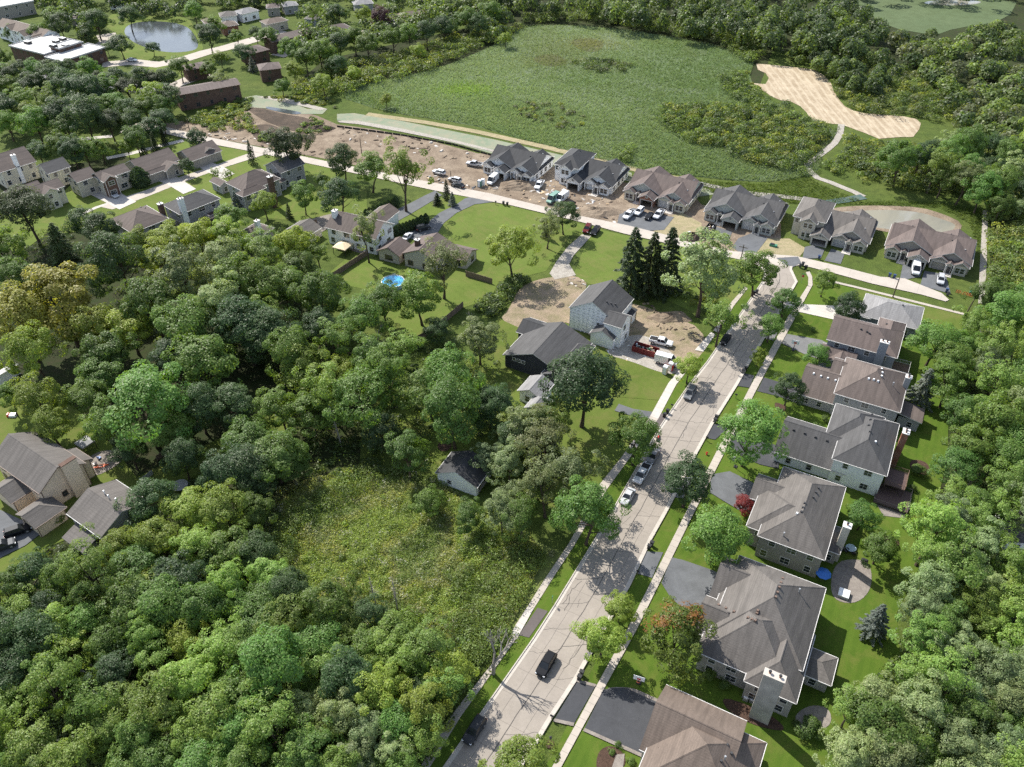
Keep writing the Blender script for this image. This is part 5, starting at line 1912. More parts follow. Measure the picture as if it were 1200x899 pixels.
def pick(rg, cols, j=.2):
    c = rg.choice(cols)
    f = rg.uniform(1 - j, 1 + j)
    return (c[0] * f, c[1] * f, c[2] * f)

rg = random.Random(77)
MID, DARK, YEL, DULL, LIT = (.115, .16, .045), (.066, .1, .036), (.2, .225, .05), (.135, .155, .075), (.15, .205, .055)
items = []
def wood(poly, n, r0, r1, hk, cols, seed, dst=None, avoid=()):
    for (x, y) in scatter_px(poly, n, seed, avoid):
        r = rg.uniform(r0, r1)
        h = r * hk * rg.uniform(.85, 1.2)
        p = G(x, y, h * .5)
        (items if dst is None else dst).append((p.x, p.y, 0., r, h, pick(rg, cols)))
wood('570,-6 830,-6 990,-6 1040,40 1005,62 905,52 800,36 700,16 610,10', 330, 2.6, 4.4, 3.4, (DARK, DARK, MID), 1)
wood('330,40 440,10 560,-6 600,6 590,40 500,35 430,50 380,70', 90, 3.5, 5.5, 1.9, (DARK, MID, MID, LIT), 2)
wood('1040,44 1205,28 1205,180 1140,150 1100,100', 150, 3., 5.2, 1.9, (DARK, MID, MID, DULL, LIT), 3)
wood('-6,-6 340,-6 330,30 250,20 235,12 140,18 100,40 60,20 -6,14', 70, 3., 5., 1.9, (DARK, DARK, MID), 4, avoid=((255, 8, 345, 35), (0, 0, 45, 14)))
wood('905,60 1000,60 1060,70 1040,110 990,100 950,78', 60, 1.6, 3.2, 3., (DARK, DARK, MID), 5)
wood('330,-6 600,-6 590,10 440,14 340,22', 30, 3., 5., 1.9, (DARK, MID, MID, LIT), 6, avoid=((305, 2, 350, 12), (412, 2, 440, 10), (465, 8, 510, 24)))
wood('300,-30 1250,-30 1250,-5 -60,-5 -60,-30', 320, 3., 6., 2.2, (DARK, MID, MID), 7)
clump_mass('far_woods', 'far woods of dark conifers and broadleaf trees closing the view at the top', 'woods', items, 230, .95, 'broad', seed=3)

items = []
def scrub(poly, n, r0, r1, hk, cols, seed, avoid=()):
    wood(poly, n, r0, r1, hk, cols, seed, items, avoid)
scrub('335,104 400,72 470,62 520,44 580,30 615,28 590,48 545,60 500,82 440,95 380,110', 420, 1.8, 3.4, 1.4, (LIT, (.12, .16, .045), (.14, .185, .05), MID, YEL), 11)
scrub('612,26 700,22 770,36 830,46 880,70 900,62 870,40 800,30 700,14 615,16', 280, 1.6, 3., 1.4, (MID, LIT, (.13, .17, .045)), 12)
scrub('770,122 800,120 900,125 945,135 975,150 957,175 935,196 890,190 850,174 800,160 776,140', 560, 1.2, 2.8, 1.4, (MID, MID, DARK, YEL, LIT), 13)
scrub('843,85 868,84 895,112 930,122 900,126 870,120 848,104', 90, 1.4, 2.8, 1.5, (MID, DARK, LIT), 14)
scrub('905,58 1000,58 1100,90 1150,140 1200,180 1200,230 1100,222 1040,214 1010,196 985,182 1000,160 1030,168 1095,172 1138,155 1110,142 1060,134 1012,129 985,118 972,88 955,78', 900, 1.2, 2.8, 1.5, (MID, MID, LIT, YEL, DULL, DARK), 15)
scrub('1160,238 1206,225 1206,380 1162,372 1160,300', 260, 1.4, 2.8, 1.5, (MID, LIT, LIT, YEL), 16)
scrub('672,72 700,66 742,74 740,82 700,82', 46, 1.2, 2.2, 1.2, (MID, DARK, DULL), 17)
scrub('725,182 742,168 735,190', 14, 1.0, 2.2, 1.8, (MID, LIT), 18)
scrub('600,122 640,118 690,128 680,150 620,148', 40, .8, 1.6, 1.2, (DULL, DULL, YEL), 19)
scrub('215,140 260,118 300,112 290,128 300,150 250,152', 130, .8, 1.8, 1.2, (MID, YEL, LIT), 20)
scrub('290,150 320,158 345,158 350,150 365,138 380,142 385,150 360,160 330,170 305,165', 70, .7, 1.5, 1.2, (MID, LIT), 21)
scrub('550,355 575,345 605,318 620,326 600,348 575,368', 70, .9, 1.9, 1.4, (MID, LIT, DARK), 22)
scrub('300,112 380,112 400,120 392,126 340,118', 40, .8, 1.6, 1., (MID, YEL, DULL), 23)
scrub('780,330 850,332 840,372 800,352 770,345', 40, .6, 1.4, 1.3, (MID, LIT, YEL), 24)
scrub('935,150 1000,160 1080,172 1060,205 1010,212 985,205 940,200', 150, 1.0, 2.4, 1.5, (MID, LIT, YEL, DARK), 28, ((943, 183, 964, 214), (953, 168, 983, 190), (972, 140, 990, 175), (958, 200, 1005, 222)))
scrub('876,70 884,98 900,110 884,112 868,90', 16, .8, 1.6, 1.2, (LIT, YEL), 29)
clump_mass('shrub_thicket', 'dense shrub thickets around the wetland and the open ground', 'thicket', items, 95, .62, 'broad', seed=5)

# ground layer of the woods
items = []
und = (DARK, MID, MID, (.04, .07, .02))
wood('0,265 90,262 330,268 385,335 480,405 540,400 600,430 640,470 632,640 642,652 602,732 535,826 488,905 -5,905 -5,690 60,640 160,620 300,500 340,460 300,420 120,400 0,420', 2300, .8, 2.2, 1.1, und, 25, items, avoid=((0, 515, 105, 640), (75, 555, 152, 645), (505, 512, 582, 590), (320, 560, 640, 740), (585, 376, 700, 490), (270, 255, 325, 280), (120, 238, 200, 272)))
wood('1112,430 1150,350 1206,350 1206,905 990,905 1080,700 1120,560', 900, .8, 2.2, 1.1, und, 26, items, avoid=((1170, 610, 1206, 650),))
clump_mass('undergrowth', 'leafy undergrowth between the trunks of the woods', 'undergrowth', items, 60, .5, seed=6)
from mathutils import noise as mn
wd = ((.25, .32, .08), (.2, .27, .065), (.33, .34, .075), (.27, .28, .15), (.16, .22, .06))
def carpet(name, label, cat, poly, n, leaf, hmax, cols, seed, flower=None):
    """a tangle of weeds: leaves at all heights under an uneven top, species in drifts"""
    rng = np.random.default_rng(seed)
    P_ = scatter_px(poly, n, seed)
    P, N, T = [], [], []
    pal = np.array(cols)
    for (x, y) in P_:
        p = G(x, y)
        a = mn.fractal(Vector((p.x * .12, p.y * .12, 3.)), 1., 2., 4)
        b = mn.fractal(Vector((p.x * .45, p.y * .45, 9.)), 1., 2., 3)
        c = mn.fractal(Vector((p.x * .09 + 7, p.y * .09, 20.)), 1., 2., 4)
        top = hmax * max(.12, .45 + .55 * a + .5 * b)
        P.append((p.x, p.y, .05 + top * rng.uniform(.25, 1.) ** .6))
        k = (c * 1.3 + .5 + .16 * rng.normal()) * (len(cols) - 1)
        k0 = int(max(0, min(len(cols) - 2, math.floor(k))))
        f = max(0., min(1., k - k0))
        t = pal[k0] * (1 - f) + pal[k0 + 1] * f
        if flower is not None and b > .42 and rng.random() < .4: t = np.array(flower)
        T.append(t * rng.uniform(.8, 1.2))
    P = np.array(P); T = np.array(T)
    N = unit(n, rng) * .75 + np.array([0, 0, .75])
    N /= np.linalg.norm(N, axis=1, keepdims=True)
    V = leaf_quads(P, N, leaf, rng, .5)
    return tag(link(name, quad_mesh(name, V, 'foliage_mass', T)), label, cat, kind='stuff')
carpet('weedy_clearing', 'tall mixed weeds filling the sunny clearing', 'weeds', '325,575 420,545 510,560 570,600 622,628 640,652 602,728 566,775 520,765 460,740 380,725 310,705 300,640', 90000, .34, 1.5, wd, 27, (.42, .42, .34))
items = []
wood('335,590 420,570 560,605 650,650 600,740 500,740 400,710 320,680', 90, .7, 1.7, 1.2, (wd[0], wd[1], MID, LIT, wd[3]), 30, items)
wood('300,640 340,600 420,545 440,560 350,620 320,700 420,735 540,765 590,735 598,738 552,792 480,760 330,730', 260, .9, 2.3, 1.4, (LIT, LIT, wd[1], MID), 31, items)
wood('545,620 600,612 634,648 600,728 570,755 520,745', 120, .9, 2.2, 1.4, (LIT, MID, wd[1], wd[4], LIT), 32, items)
clump_mass('saplings', 'young shrubs and saplings crowding the edge of the weedy clearing', 'saplings', items, 130, .34, seed=7)

# reeds of the wetland: blades leaning with the wind
def reeds(name, label, poly, n, hgt, seed, cols):
    P_ = scatter_px(poly, n, seed)
    rng = np.random.default_rng(seed)
    X = np.array([[*G(x, y).xy, Z2] for x, y in P_])
    h = hgt * rng.uniform(.5, 1.2, n)
    lean = rng.normal([.4, -.25, 0], .14, (n, 3)); lean[:, 2] = 0
    a = rng.normal(.5, .45, n)
    w = h * rng.uniform(.15, .38, n)
    S = np.stack([np.cos(a) * w, np.sin(a) * w, np.zeros(n)], 1)
    top = X + lean * h[:, None] + np.stack([np.zeros(n), np.zeros(n), h], 1)
    V = np.stack([X - S * .5, X + S * .5, top + S * .35, top - S * .35], 1).reshape(-1, 3)
    cl_ = np.array(cols)[rng.integers(0, len(cols), n)] * rng.uniform(.75, 1.2, (n, 1))
    # drifts of paler and duller reed
    x_, y_ = X[:, 0], X[:, 1]
    dr = np.sin(x_ * .035 + 2.2 * np.sin(y_ * .021 + .6)) + .7 * np.sin(y_ * .06 + 1.8 * np.sin(x_ * .017)) + .5 * np.sin(x_ * .11 + y_ * .07 + 2 * np.sin(y_ * .04))
    k_ = np.clip(.5 + dr * .32, 0, 1)[:, None]
    cl_ = cl_ * ((1 - k_) * np.array([[.78, .82, .74]]) + k_ * np.array([[1.3, 1.22, 1.35]]))
    for (bx, by, br, bc) in ((688, 52, 11, (1.1, .88, .8)), (645, 70, 12, (1.08, .92, .92)), (548, 105, 9, (1.05, 1.2, .6))):
        c_ = G(bx, by)
        m_ = np.exp(-(((x_ - c_.x) / (br * 1.6)) ** 2 + ((y_ - c_.y) / br) ** 2))[:, None]
        cl_ = cl_ * (1 - m_ + m_ * np.array([bc]))
    return tag(link(name, quad_mesh(name, V, 'reed_mass', cl_)), label, 'reeds', kind='stuff')
reeds('reeds', 'wind-combed reed bed covering the wetland', wet, 120000, .7, 5, ((.155, .22, .12), (.185, .245, .155), (.14, .205, .095), (.2, .255, .175)))
reeds('tall_grass', 'rank grass on the banks around the retention pond and trails', '700,202 860,214 905,216 940,204 960,216 1010,236 1080,236 1150,245 1146,300 1135,262 1100,244 1000,240 955,242 870,232 800,222', 8000, .6, 6, ((.08, .125, .03), (.11, .15, .04), (.06, .1, .025)))
# ------------------------------------------------------------------ vehicles
def loft(mb, rings, m, cap=True):
    for a, b in zip(rings, rings[1:]):
        n = len(a)
        for i in range(n):
            j = (i + 1) % n
            mb.face([a[i], a[j], b[j], b[i]], m)
    if cap:
        mb.face(rings[0][::-1], m)
        mb.face(rings[-1], m)

def ring(x, zb, zt, w, bev=.1):
    return [(x, -w + bev * .5, zb), (x, w - bev * .5, zb), (x, w, zb + bev), (x, w, zt - bev), (x, w - bev * 1.2, zt), (x, -w + bev * 1.2, zt), (x, -w, zt - bev), (x, -w, zb + bev)]

VEH = {}
SPEC = {
    # length, half width, belt sections (x, zb, zt, w), cabin (x0 bottom, x0 top, x1 top, x1 bottom, z belt, z roof, w bottom, w top), wheel x, radius
    'sedan': dict(b=[(-2.35, .35, .72, .72), (-2.25, .3, .86, .86), (-1.6, .25, .94, .9), (0, .24, .95, .91), (1.0, .24, .92, .91), (2.1, .28, .78, .87), (2.35, .36, .62, .72)],
                  c=(-1.75, -1.05, .25, 1.0, .92, 1.43, .82, .62), wx=(-1.4, 1.42), r=.33),
    'suv': dict(b=[(-2.4, .42, .9, .7), (-2.3, .38, 1.05, .87), (-1.6, .34, 1.08, .95), (0, .32, 1.08, .96), (1.1, .32, 1.06, .95), (1.9, .36, 1.0, .93), (2.22, .4, .92, .84), (2.4, .48, .76, .62)],
                c=(-2.3, -2.0, .35, 1.15, 1.05, 1.7, .86, .66), wx=(-1.42, 1.45), r=.38),
    'pickup': dict(b=[(-2.95, .5, 1.05, .9), (-2.9, .45, 1.1, .98), (-.85, .42, 1.1, 1.0), (0, .4, 1.12, 1.0), (1.5, .4, 1.12, .99), (2.7, .45, 1.05, .96), (2.92, .52, .9, .85)],
                   c=(-.85, -.7, .85, 1.5, 1.1, 1.88, .93, .76), wx=(-1.85, 1.9), r=.41),
    'van': dict(b=[(-2.9, .45, 1.2, .9), (-2.85, .4, 1.35, 1.0), (0, .36, 1.38, 1.02), (1.6, .36, 1.3, 1.0), (2.6, .4, 1.1, .95), (2.85, .5, .9, .82)],
                c=(-2.86, -2.8, 1.2, 2.0, 1.3, 2.55, .99, .88), wx=(-1.8, 1.95), r=.37),
}
def make_vehicle(kind_):
    """prototype meshes in metres, nose towards +x"""
    S = SPEC[kind_]
    P = {}
    mb = MB()
    loft(mb, [ring(*q) for q in S['b']], 'PAINT')
    x0b, x0t, x1t, x1b, zb, zr, wb, wt = S['c']
    # pillars and roof skin as part of the body
    rz = zr - .06
    mb.box(x0t, x1t, -wt, wt, rz, zr, 'PAINT', tx=.94, ty=.9)
    for sx, (xb, xt) in ((0, (x0b, x0t)), (1, (x1b, x1t))):
        for sy in (-1, 1):
            mb.tube((xb, sy * wb, zb - .05), (xt, sy * wt, rz), .06, .05, 'PAINT', 4)
    xm = (x0t + x1t) / 2
    for sy in (-1, 1): mb.tube((xm - .1, sy * wb * 1.0, zb - .05), (xm - .1, sy * wt, rz), .05, .05, 'PAINT', 4)
    if kind_ == 'van':      # blind cargo sides
        for sy in (-1, 1):
            q = [(x0b, sy * (wb + .015), zb - .1), (.5, sy * (wb + .015), zb - .1), (.5, sy * (wt + .03), rz + .02), (x0t, sy * (wt + .03), rz + .02)]
            mb.face(q if sy < 0 else q[::-1], 'PAINT')
        q = [(x0b - .02, -wb, zb - .1), (x0b - .02, wb, zb - .1), (x0t - .02, wt, rz), (x0t - .02, -wt, rz)]
        mb.face(q[::-1], 'PAINT')
    if kind_ in ('suv', 'sedan'):
        pass
    # wheel arches
    for wx in S['wx']:
        for sy in (-1, 1):
            w = S['b'][3][3]
            mb.tube((wx, sy * (w - .1), S['r']), (wx, sy * (w + .012), S['r']), S['r'] * 1.2, S['r'] * 1.2, 'dark_metal', 14)
    if kind_ == 'pickup':
        mb.face([(-2.8, -.8, 1.115), (-.9, -.8, 1.115), (-.9, .8, 1.115), (-2.8, .8, 1.115)], 'garage_dark')
        for a in ((-2.9, -2.8, -.95, .95), (-2.8, -.88, -.97, -.82), (-2.8, -.88, .82, .97)):
            mb.box(a[0], a[1], a[2], a[3], 1.05, 1.24, 'PAINT')
    P['body'] = mb
    g = MB()
    lo = [(x0b, -wb, zb), (x1b, -wb, zb), (x1b, wb, zb), (x0b, wb, zb)]
    hi = [(x0t, -wt, rz), (x1t, -wt, rz), (x1t, wt, rz), (x0t, wt, rz)]
    for i in range(4):
        j = (i + 1) % 4
        g.face([lo[i], lo[j], hi[j], hi[i]], 'car_glass')
    P['window_glass'] = g
    w = S['b'][3][3]
    xf = S['b'][-1][0]; xr = S['b'][0][0]
    zf = S['b'][-1][2]; zre = S['b'][0][2]
    hl, tl = [], []
    for sy in (-1, 1):
        m = MB(); m.box(xf - .3, xf - .04, sy * (w - .28) - .17, sy * (w - .28) + .17, zf - .05, zf + .1, 'lamp_glass', tx=.8); hl.append(m)
        m = MB(); m.box(xr - .01, xr + .09, sy * (w - .2) - .1, sy * (w - .2) + .1, zre - .25, zre + .05, 'tail_red'); tl.append(m)
    P['headlight'], P['taillight'] = hl, tl
    tw, rm_ = MB(), MB()
    r = S['r']
    tw.tube((0, -.11, 0), (0, .11, 0), r, r, 'tyre', 16)
    rm_.tube((0, -.125, 0), (0, .125, 0), r * .6, r * .6, 'rim', 12)
    P['wheel'] = (tw, rm_)
    P['wpos'] = [(x, sy * (w - .1), r) for x in S['wx'] for sy in (-1, 1)]
    return P

def paint_mesh(mb, name, paint):
    mb.mats = [paint if m == 'PAINT' else m for m in mb.mats]
    me = mb.weld(name)
    mb.mats = ['PAINT' if m == paint else m for m in mb.mats]
    return me

VCACHE = {}
def vehicle(kind_, x, y, az, color, name, label, cat, group, metal=.3, sc=1., road=Z5 + .045):
    key = kind_
    if key not in VCACHE:
        P = make_vehicle(kind_)
        VCACHE[key] = dict(P=P, glass=P['window_glass'].mesh('window_glass'), hl=[m.mesh('headlight') for m in P['headlight']], tl=[m.mesh('taillight') for m in P['taillight']],
                           ty=P['wheel'][0].weld('tyre', smooth=False), rim=P['wheel'][1].mesh('rim'), body={})
    C = VCACHE[key]
    if color not in C['body']:
        carpaint('paint_%s' % color, PAINTS[color], metal)
        mb = C['P']['body']
        old = list(mb.mats)
        mb.mats = ['paint_%s' % color if m == 'PAINT' else m for m in mb.mats]
        me = mb.weld('body')
        mb.mats = old
        C['body'][color] = me
    p = G(x, y, .5)
    root = empty(name, (p.x, p.y, road), math.pi / 2 - R(az))
    root.scale = (sc, sc, sc)
    tag(root, label, cat, group)
    link('body', C['body'][color], root)
    link('window_glass', C['glass'], root)
    for m in C['hl']: link('headlight', m, root)
    for m in C['tl']: link('taillight', m, root)
    for q in C['P']['wpos']:
        wv = link('wheel', C['ty'], root)
        wv.location = q
        link('rim', C['rim'], wv)
    return root

PAINTS = dict(black=(.012, .013, .016), charcoal=(.04, .043, .048), silver=(.5, .51, .53), white=(.75, .76, .77), grey=(.16, .165, .175), maroon=(.1, .012, .014), green=(.2, .32, .27), pearl=(.6, .61, .64))
GP = 'cars parked along the road'
RA = 29.3
vehicle('suv', 640, 780, RA + 180, 'black', 'car', 'black estate car driving down the middle of the road', 'car', 'cars on the road')
vehicle('suv', 556, 857, RA + 180, 'charcoal', 'parked_car', 'dark grey car parked at the left kerb near the bottom edge', 'car', GP)
vehicle('sedan', 735.5, 583, RA + 180, 'silver', 'parked_car', 'silver car parked in front of the pickup', 'car', GP)
vehicle('pickup', 752, 557, RA + 180, 'pearl', 'parked_pickup', 'pale pickup with black bed parked behind the silver car', 'pickup', GP)
vehicle('sedan', 765, 536, RA + 180, 'grey', 'parked_car', 'grey car half hidden by a tree behind the pickup', 'car', GP)
vehicle('suv', 808.5, 462, RA + 180, 'grey', 'parked_car', 'grey car parked below the thin yellowish street tree', 'car', GP)
vehicle('sedan', 850, 399, RA + 180, 'black', 'parked_car', 'black car parked in dappled shade under the feathery tree', 'car', GP)
GC = 'vehicles at the building sites'
vehicle('pickup', 774.5, 402, 112, 'white', 'pickup_truck', 'white pickup on the soil beside the unfinished house', 'pickup', GC)
vehicle('van', 781, 425, 115, 'white', 'van', 'white van behind the red dumpster', 'van', GC)
vehicle('pickup', 736.7, 253, 210, 'white', 'pickup_truck', 'white pickup, leftmost of four vehicles before the brick garage duplex', 'pickup', GC)
vehicle('suv', 749, 249, 210, 'white', 'parked_car', 'white off-roader, second of four before the brick garage duplex', 'car', GC)
vehicle('sedan', 761, 254, 212, 'black', 'parked_car', 'black car, third of four before the brick garage duplex', 'car', GC)
vehicle('pickup', 772, 252.5, 210, 'pearl', 'pickup_truck', 'silver pickup, rightmost of four before the brick garage duplex', 'pickup', GC)
vehicle('van', 648, 235, 215, 'green', 'van', 'green and white van beside the second unfinished duplex', 'van', GC)
vehicle('van', 658.5, 234, 215, 'white', 'van', 'white van between the green van and the dark tree', 'van', GC)
vehicle('sedan', 668, 241, 215, 'black', 'parked_car', 'black car behind the dark roadside tree', 'car', GC)
vehicle('van', 577.5, 213, 205, 'white', 'van', 'white van nosed out from the first unfinished duplex', 'van', GC)
vehicle('sedan', 537, 218, 300, 'charcoal', 'parked_car', 'dark car at the street edge beside the portable toilet', 'car', GC)
vehicle('suv', 514.5, 203, 300, 'white', 'parked_car', 'white car alone on the bare soil', 'car', GC)
vehicle('pickup', 556, 193.5, 290, 'silver', 'pickup_truck', 'silver pickup beside the end of the first unfinished duplex', 'pickup', GC)
vehicle('suv', 533, 212, 300, 'silver', 'parked_car', 'silver car between the dark car and the white one', 'car', GC)
vehicle('pickup', 632, 218, 200, 'white', 'pickup_truck', 'white pickup among the lumber between the two unfinished duplexes', 'pickup', GC)
GDv = 'cars on the driveways'
vehicle('suv', 688, 269.5, 200, 'maroon', 'parked_car', 'dark red car on the gravel drive by the street', 'car', GDv)
vehicle('suv', 697.5, 272, 205, 'black', 'parked_car', 'black car beside the dark red one on the gravel drive', 'car', GDv)
vehicle('van', 1072.5, 317, 200, 'white', 'van', 'white van before the brown-roofed duplex', 'van', GDv)
vehicle('suv', 1102, 329, 205, 'silver', 'parked_car', 'silver car on the last drive of the new row', 'car', GDv)
vehicle('suv', 496, 268, 60, 'charcoal', 'parked_car', 'dark car beside the arborvitae row on the curving drive', 'car', GDv)
vehicle('sedan', 477.5, 278, 20, 'silver', 'parked_car', 'silver car by the split-level garage', 'car', GDv)
vehicle('sedan', 133, 229, 130, 'silver', 'parked_car', 'silver car at the white garage of the brick-fronted house', 'car', GDv)
vehicle('suv', 22, 623, 60, 'black', 'parked_car', 'black car on the drive of the tan house, nearer the garage', 'car', GDv)
vehicle('suv', 3, 641, 60, 'charcoal', 'parked_car', 'dark car at the picture edge on the tan house drive', 'car', GDv)
vehicle('sedan', 155, 71, 100, 'white', 'parked_car', 'white car by the far pond road', 'car', GDv)

# ------------------------------------------------------------------ street things
def put(root_name, x, y, az, label, cat, group=None, z=0.):
    p = G(x, y, z)
    r = empty(root_name, (p.x, p.y, z), -R(az))
    return tag(r, label, cat, group)

def make_bin(mat, lid):
    b, l, w = MB(), MB(), MB()
    b.box(-.24, .24, -.28, .28, .06, 1.0, mat, tx=1.25, ty=1.25)
    l.box(-.33, .33, -.38, .4, 1.003, 1.09, lid, tx=.92, ty=.9)
    l.box(-.3, .3, .36, .42, .93, 1.0, lid)
    w.tube((-.28, .28, .13), (.28, .28, .13), .13, .13, 'tyre', 10)
    return b.mesh('bin_body'), l.mesh('lid'), w.mesh('wheels')
BINS = {k: make_bin(a, b) for k, (a, b) in dict(black=('bin_black', 'bin_black'), blue=('bin_blue', 'bin_blue'), grey=('bin_grey', 'bin_black')).items()}
def wheelie(x, y, az, colr, label):
    r = put('rubbish_bin', x, y, az, label, 'bin', 'rubbish bins at the kerb')
    r.location.z = Z6
    for n_, m_ in zip(('bin_body', 'lid', 'wheels'), BINS[colr]): link(n_, m_, r)
for x, y, c, l in ((681.5, 791.5, 'grey', 'grey bin on the corner of the dark apron beside the basketball hoop lawn'), (679, 797, 'black', 'black bin below the grey one on the dark apron corner'),
                   (763.5, 640, 'grey', 'grey bin at the kerb by the grey apron below the round tree'), (760.5, 644, 'black', 'black bin beside the grey bin by the grey apron'),
                   (782, 485, 'black', 'upper of two black bins on the left apron near the thin mailbox'), (778.5, 489.5, 'black', 'lower of two black bins on the left apron near the thin mailbox'),
                   (839, 492, 'black', 'black bin in tree shadow at the road edge opposite'), (837.5, 495.5, 'grey', 'grey bin beside the black one in tree shadow'),
                   (873.5, 435, 'black', 'black bin on the apron below the little yellow tree'), (870.5, 438, 'grey', 'grey bin on the apron below the little yellow tree'),
                   (937.5, 314, 'grey', 'grey bin at the street corner nearer the stop sign'), (944, 316, 'black', 'black bin at the street corner'), (940.5, 312, 'grey', 'middle bin of three at the street corner'),
                   (959.5, 304, 'blue', 'blue bin between the two drives of the two-storey duplex'),
                   (1042, 325, 'blue', 'left blue bin of a pair beside the street before the last duplex'), (1047.5, 326.5, 'blue', 'right blue bin of a pair beside the street before the last duplex'),
                   (1109, 343, 'blue', 'blue bin at the dead end of the street'), (1110, 347, 'grey', 'grey bin at the dead end of the street'),
                   (590, 240.5, 'black', 'left black bin of a pair on the big lawn edge'), (594.5, 241.5, 'black', 'right black bin of a pair on the big lawn edge'),
                   (883.5, 346, 'black', 'black bin in shade under the grey-green street tree'), (886.5, 344.5, 'grey', 'grey bin in shade under the grey-green street tree')):
    wheelie(x, y, RA - 90 if x > 600 else 20, c, l)

def hydrant(x, y):
    r = put('fire_hydrant', x, y, 0, 'red fire hydrant on the verge beside the walk', 'hydrant')
    m = MB()
    m.tube((0, 0, 0), (0, 0, .12), .22, .22, 'paint_red', 10); m.tube((0, 0, .12), (0, 0, .72), .15, .14, 'paint_red', 10)
    m.build('barrel', r)
    m = MB(); m.tube((0, 0, .722), (0, 0, .85), .18, .1, 'paint_red', 10); m.tube((0, 0, .85), (0, 0, .93), .04, .04, 'paint_red', 6); m.build('cap', r)
    for d in ((.3, 0), (-.3, 0), (0, -.3)):
        m = MB(); m.tube((0, 0, .55), (d[0], d[1], .55), .08, .09, 'paint_red', 8); m.build('nozzle', r)
hydrant(828, 533)

def hoop(x, y, az, label):
    r = put('basketball_hoop', x, y, az, label, 'basketball hoop', 'basketball hoops on the drives')
    m = MB(); m.tube((0, 0, 0), (0, 0, 2.9), .07, .07, 'dark_metal', 8); m.tube((0, 0, 2.5), (0, -.9, 3.2), .05, .05, 'dark_metal', 6); m.build('post', r)
    m = MB(); m.box(-.9, .9, -.95, -.9, 2.9, 4.0, 'plastic_white'); m.box(-.3, .3, -.965, -.95, 3.1, 3.5, 'paint_red'); m.build('backboard', r)
    m = MB()
    for k in range(16):
        a, b = k / 16 * 6.283, (k + 1) / 16 * 6.283
        m.tube((math.cos(a) * .23, -1.25 + math.sin(a) * .23, 3.05), (math.cos(b) * .23, -1.25 + math.sin(b) * .23, 3.05), .02, .02, 'orange', 4, False)
    m.build('rim', r)
    m = MB(); m.box(-.4, .4, .0, .9, 0, .25, 'bin_black', tx=.85, ty=.85); m.build('base', r)
hoop(748, 803, 20, 'basketball hoop beside the dark driveway at the bottom')
hoop(861, 549, 28, 'basketball hoop beside the grey drive under the big green tree')
hoop(929, 412, 20, 'basketball hoop on the worn grey drive of the brown-roofed house')

def upole(x, y, hgt, az, label, arm=True):
    r = put('utility_pole', x, y, az, label, 'utility pole', 'utility poles')
    m = MB(); m.tube((0, 0, -.1), (0, 0, hgt), .17, .11, 'pole_wood', 8); m.build('pole', r)
    if arm:
        m = MB(); m.box(-1.2, 1.2, -.06, .06, hgt - .9, hgt - .75, 'pole_wood'); m.build('cross_arm', r)
        for k in (-1.1, -.5, .5, 1.1):
            m = MB(); m.tube((k, 0, hgt - .75), (k, 0, hgt - .55), .05, .06, 'metal_grey', 6); m.build('insulator', r)
    return r
upole(865, 320, 9, AZ, 'utility pole at the road mouth beside the charcoal-roofed duplex')
p2_ = upole(1046, 349, 6.2, AZ, 'short utility pole on the street walk behind the pale hip roof', False)
p3_ = upole(1131, 370, 6.5, AZ, 'leaning utility pole at the end of the street walk', False)
p3_.rotation_euler = (R(-4), R(6), -R(AZ))
upole(529, 219, 5.5, AZ, 'short utility pole beside the dark spruce at the street', False)
upole(424, 181, 6, AZ, 'utility pole among the trees by the dirt', False)
upole(224, 160, 7, AZ, 'utility pole beside the lane end', False)
upole(298, 0 + 184, 4, AZ, 'thin street pole at the lane corner', False)

def mailbox(x, y, label, mat='bin_black'):
    r = put('mailbox', x, y, RA + 90, label, 'mailbox', 'mailboxes by the road')
    m = MB(); m.box(-.05, .05, -.05, .05, 0, 1.05, 'wood_fence'); m.build('post', r)
    m = MB()
    m.box(-.12, .12, -.28, .28, 1.053, 1.25, mat); m.tube((0, -.28, 1.25), (0, .28, 1.25), .12, .12, mat, 10); m.build('box', r)
for x, y, l in ((646.5, 843.5, 'black mailbox at the lower corner of the dark apron'), (787, 479, 'black mailbox beside the two black bins'), (828, 517, 'black mailbox just above the fire hydrant'), (862, 467, 'pale-fronted black mailbox beside the road above the big green tree'), (747, 674, 'black mailbox at the lower corner of the grey apron'), (581, 240, 'black mailbox at the curved asphalt drive')):
    mailbox(x, y, l)

def sign(x, y, az, label, kind_):
    r = put('street_sign', x, y, az, label, 'sign')
    m = MB(); m.tube((0, 0, 0), (0, 0, 3.0 if kind_ == 'stop' else 2.3), .035, .035, 'metal_grey', 6); m.build('post', r)
    m = MB()
    if kind_ == 'stop':
        P = [(math.cos(R(22.5 + 45 * k)) * .38, -.05, 2.3 + math.sin(R(22.5 + 45 * k)) * .38) for k in range(8)]
        m.face(P, 'sign_red'); m.face([(a, b + .02, c) for a, b, c in P[::-1]], 'metal_grey'); m.build('sign_plate', r)
        m = MB(); m.box(-.5, .5, -.02, .02, 2.85, 3.05, 'sign_green'); m.build('name_plate', r)
        cu = bpy.data.curves.new('lettering', 'FONT'); cu.body = 'STOP'; cu.size = .27; cu.align_x = 'CENTER'; cu.align_y = 'CENTER'
        tmp = bpy.data.objects.new('lettering', cu)
        me_ = bpy.data.meshes.new_from_object(tmp)
        bpy.data.objects.remove(tmp)
        me_.materials.clear(); me_.materials.append(MAT['trim_white'])
        t = link('lettering', me_, r); t.location = (0, -.06, 2.3); t.rotation_euler = (R(90), 0, 0)
    else:
        m.box(-.22, .22, -.03, .02, 1.75, 2.3, 'sign_green'); m.build('sign_plate', r)
sign(939, 332, 28, 'red stop sign at the corner walk, its back post beside the bins', 'stop')
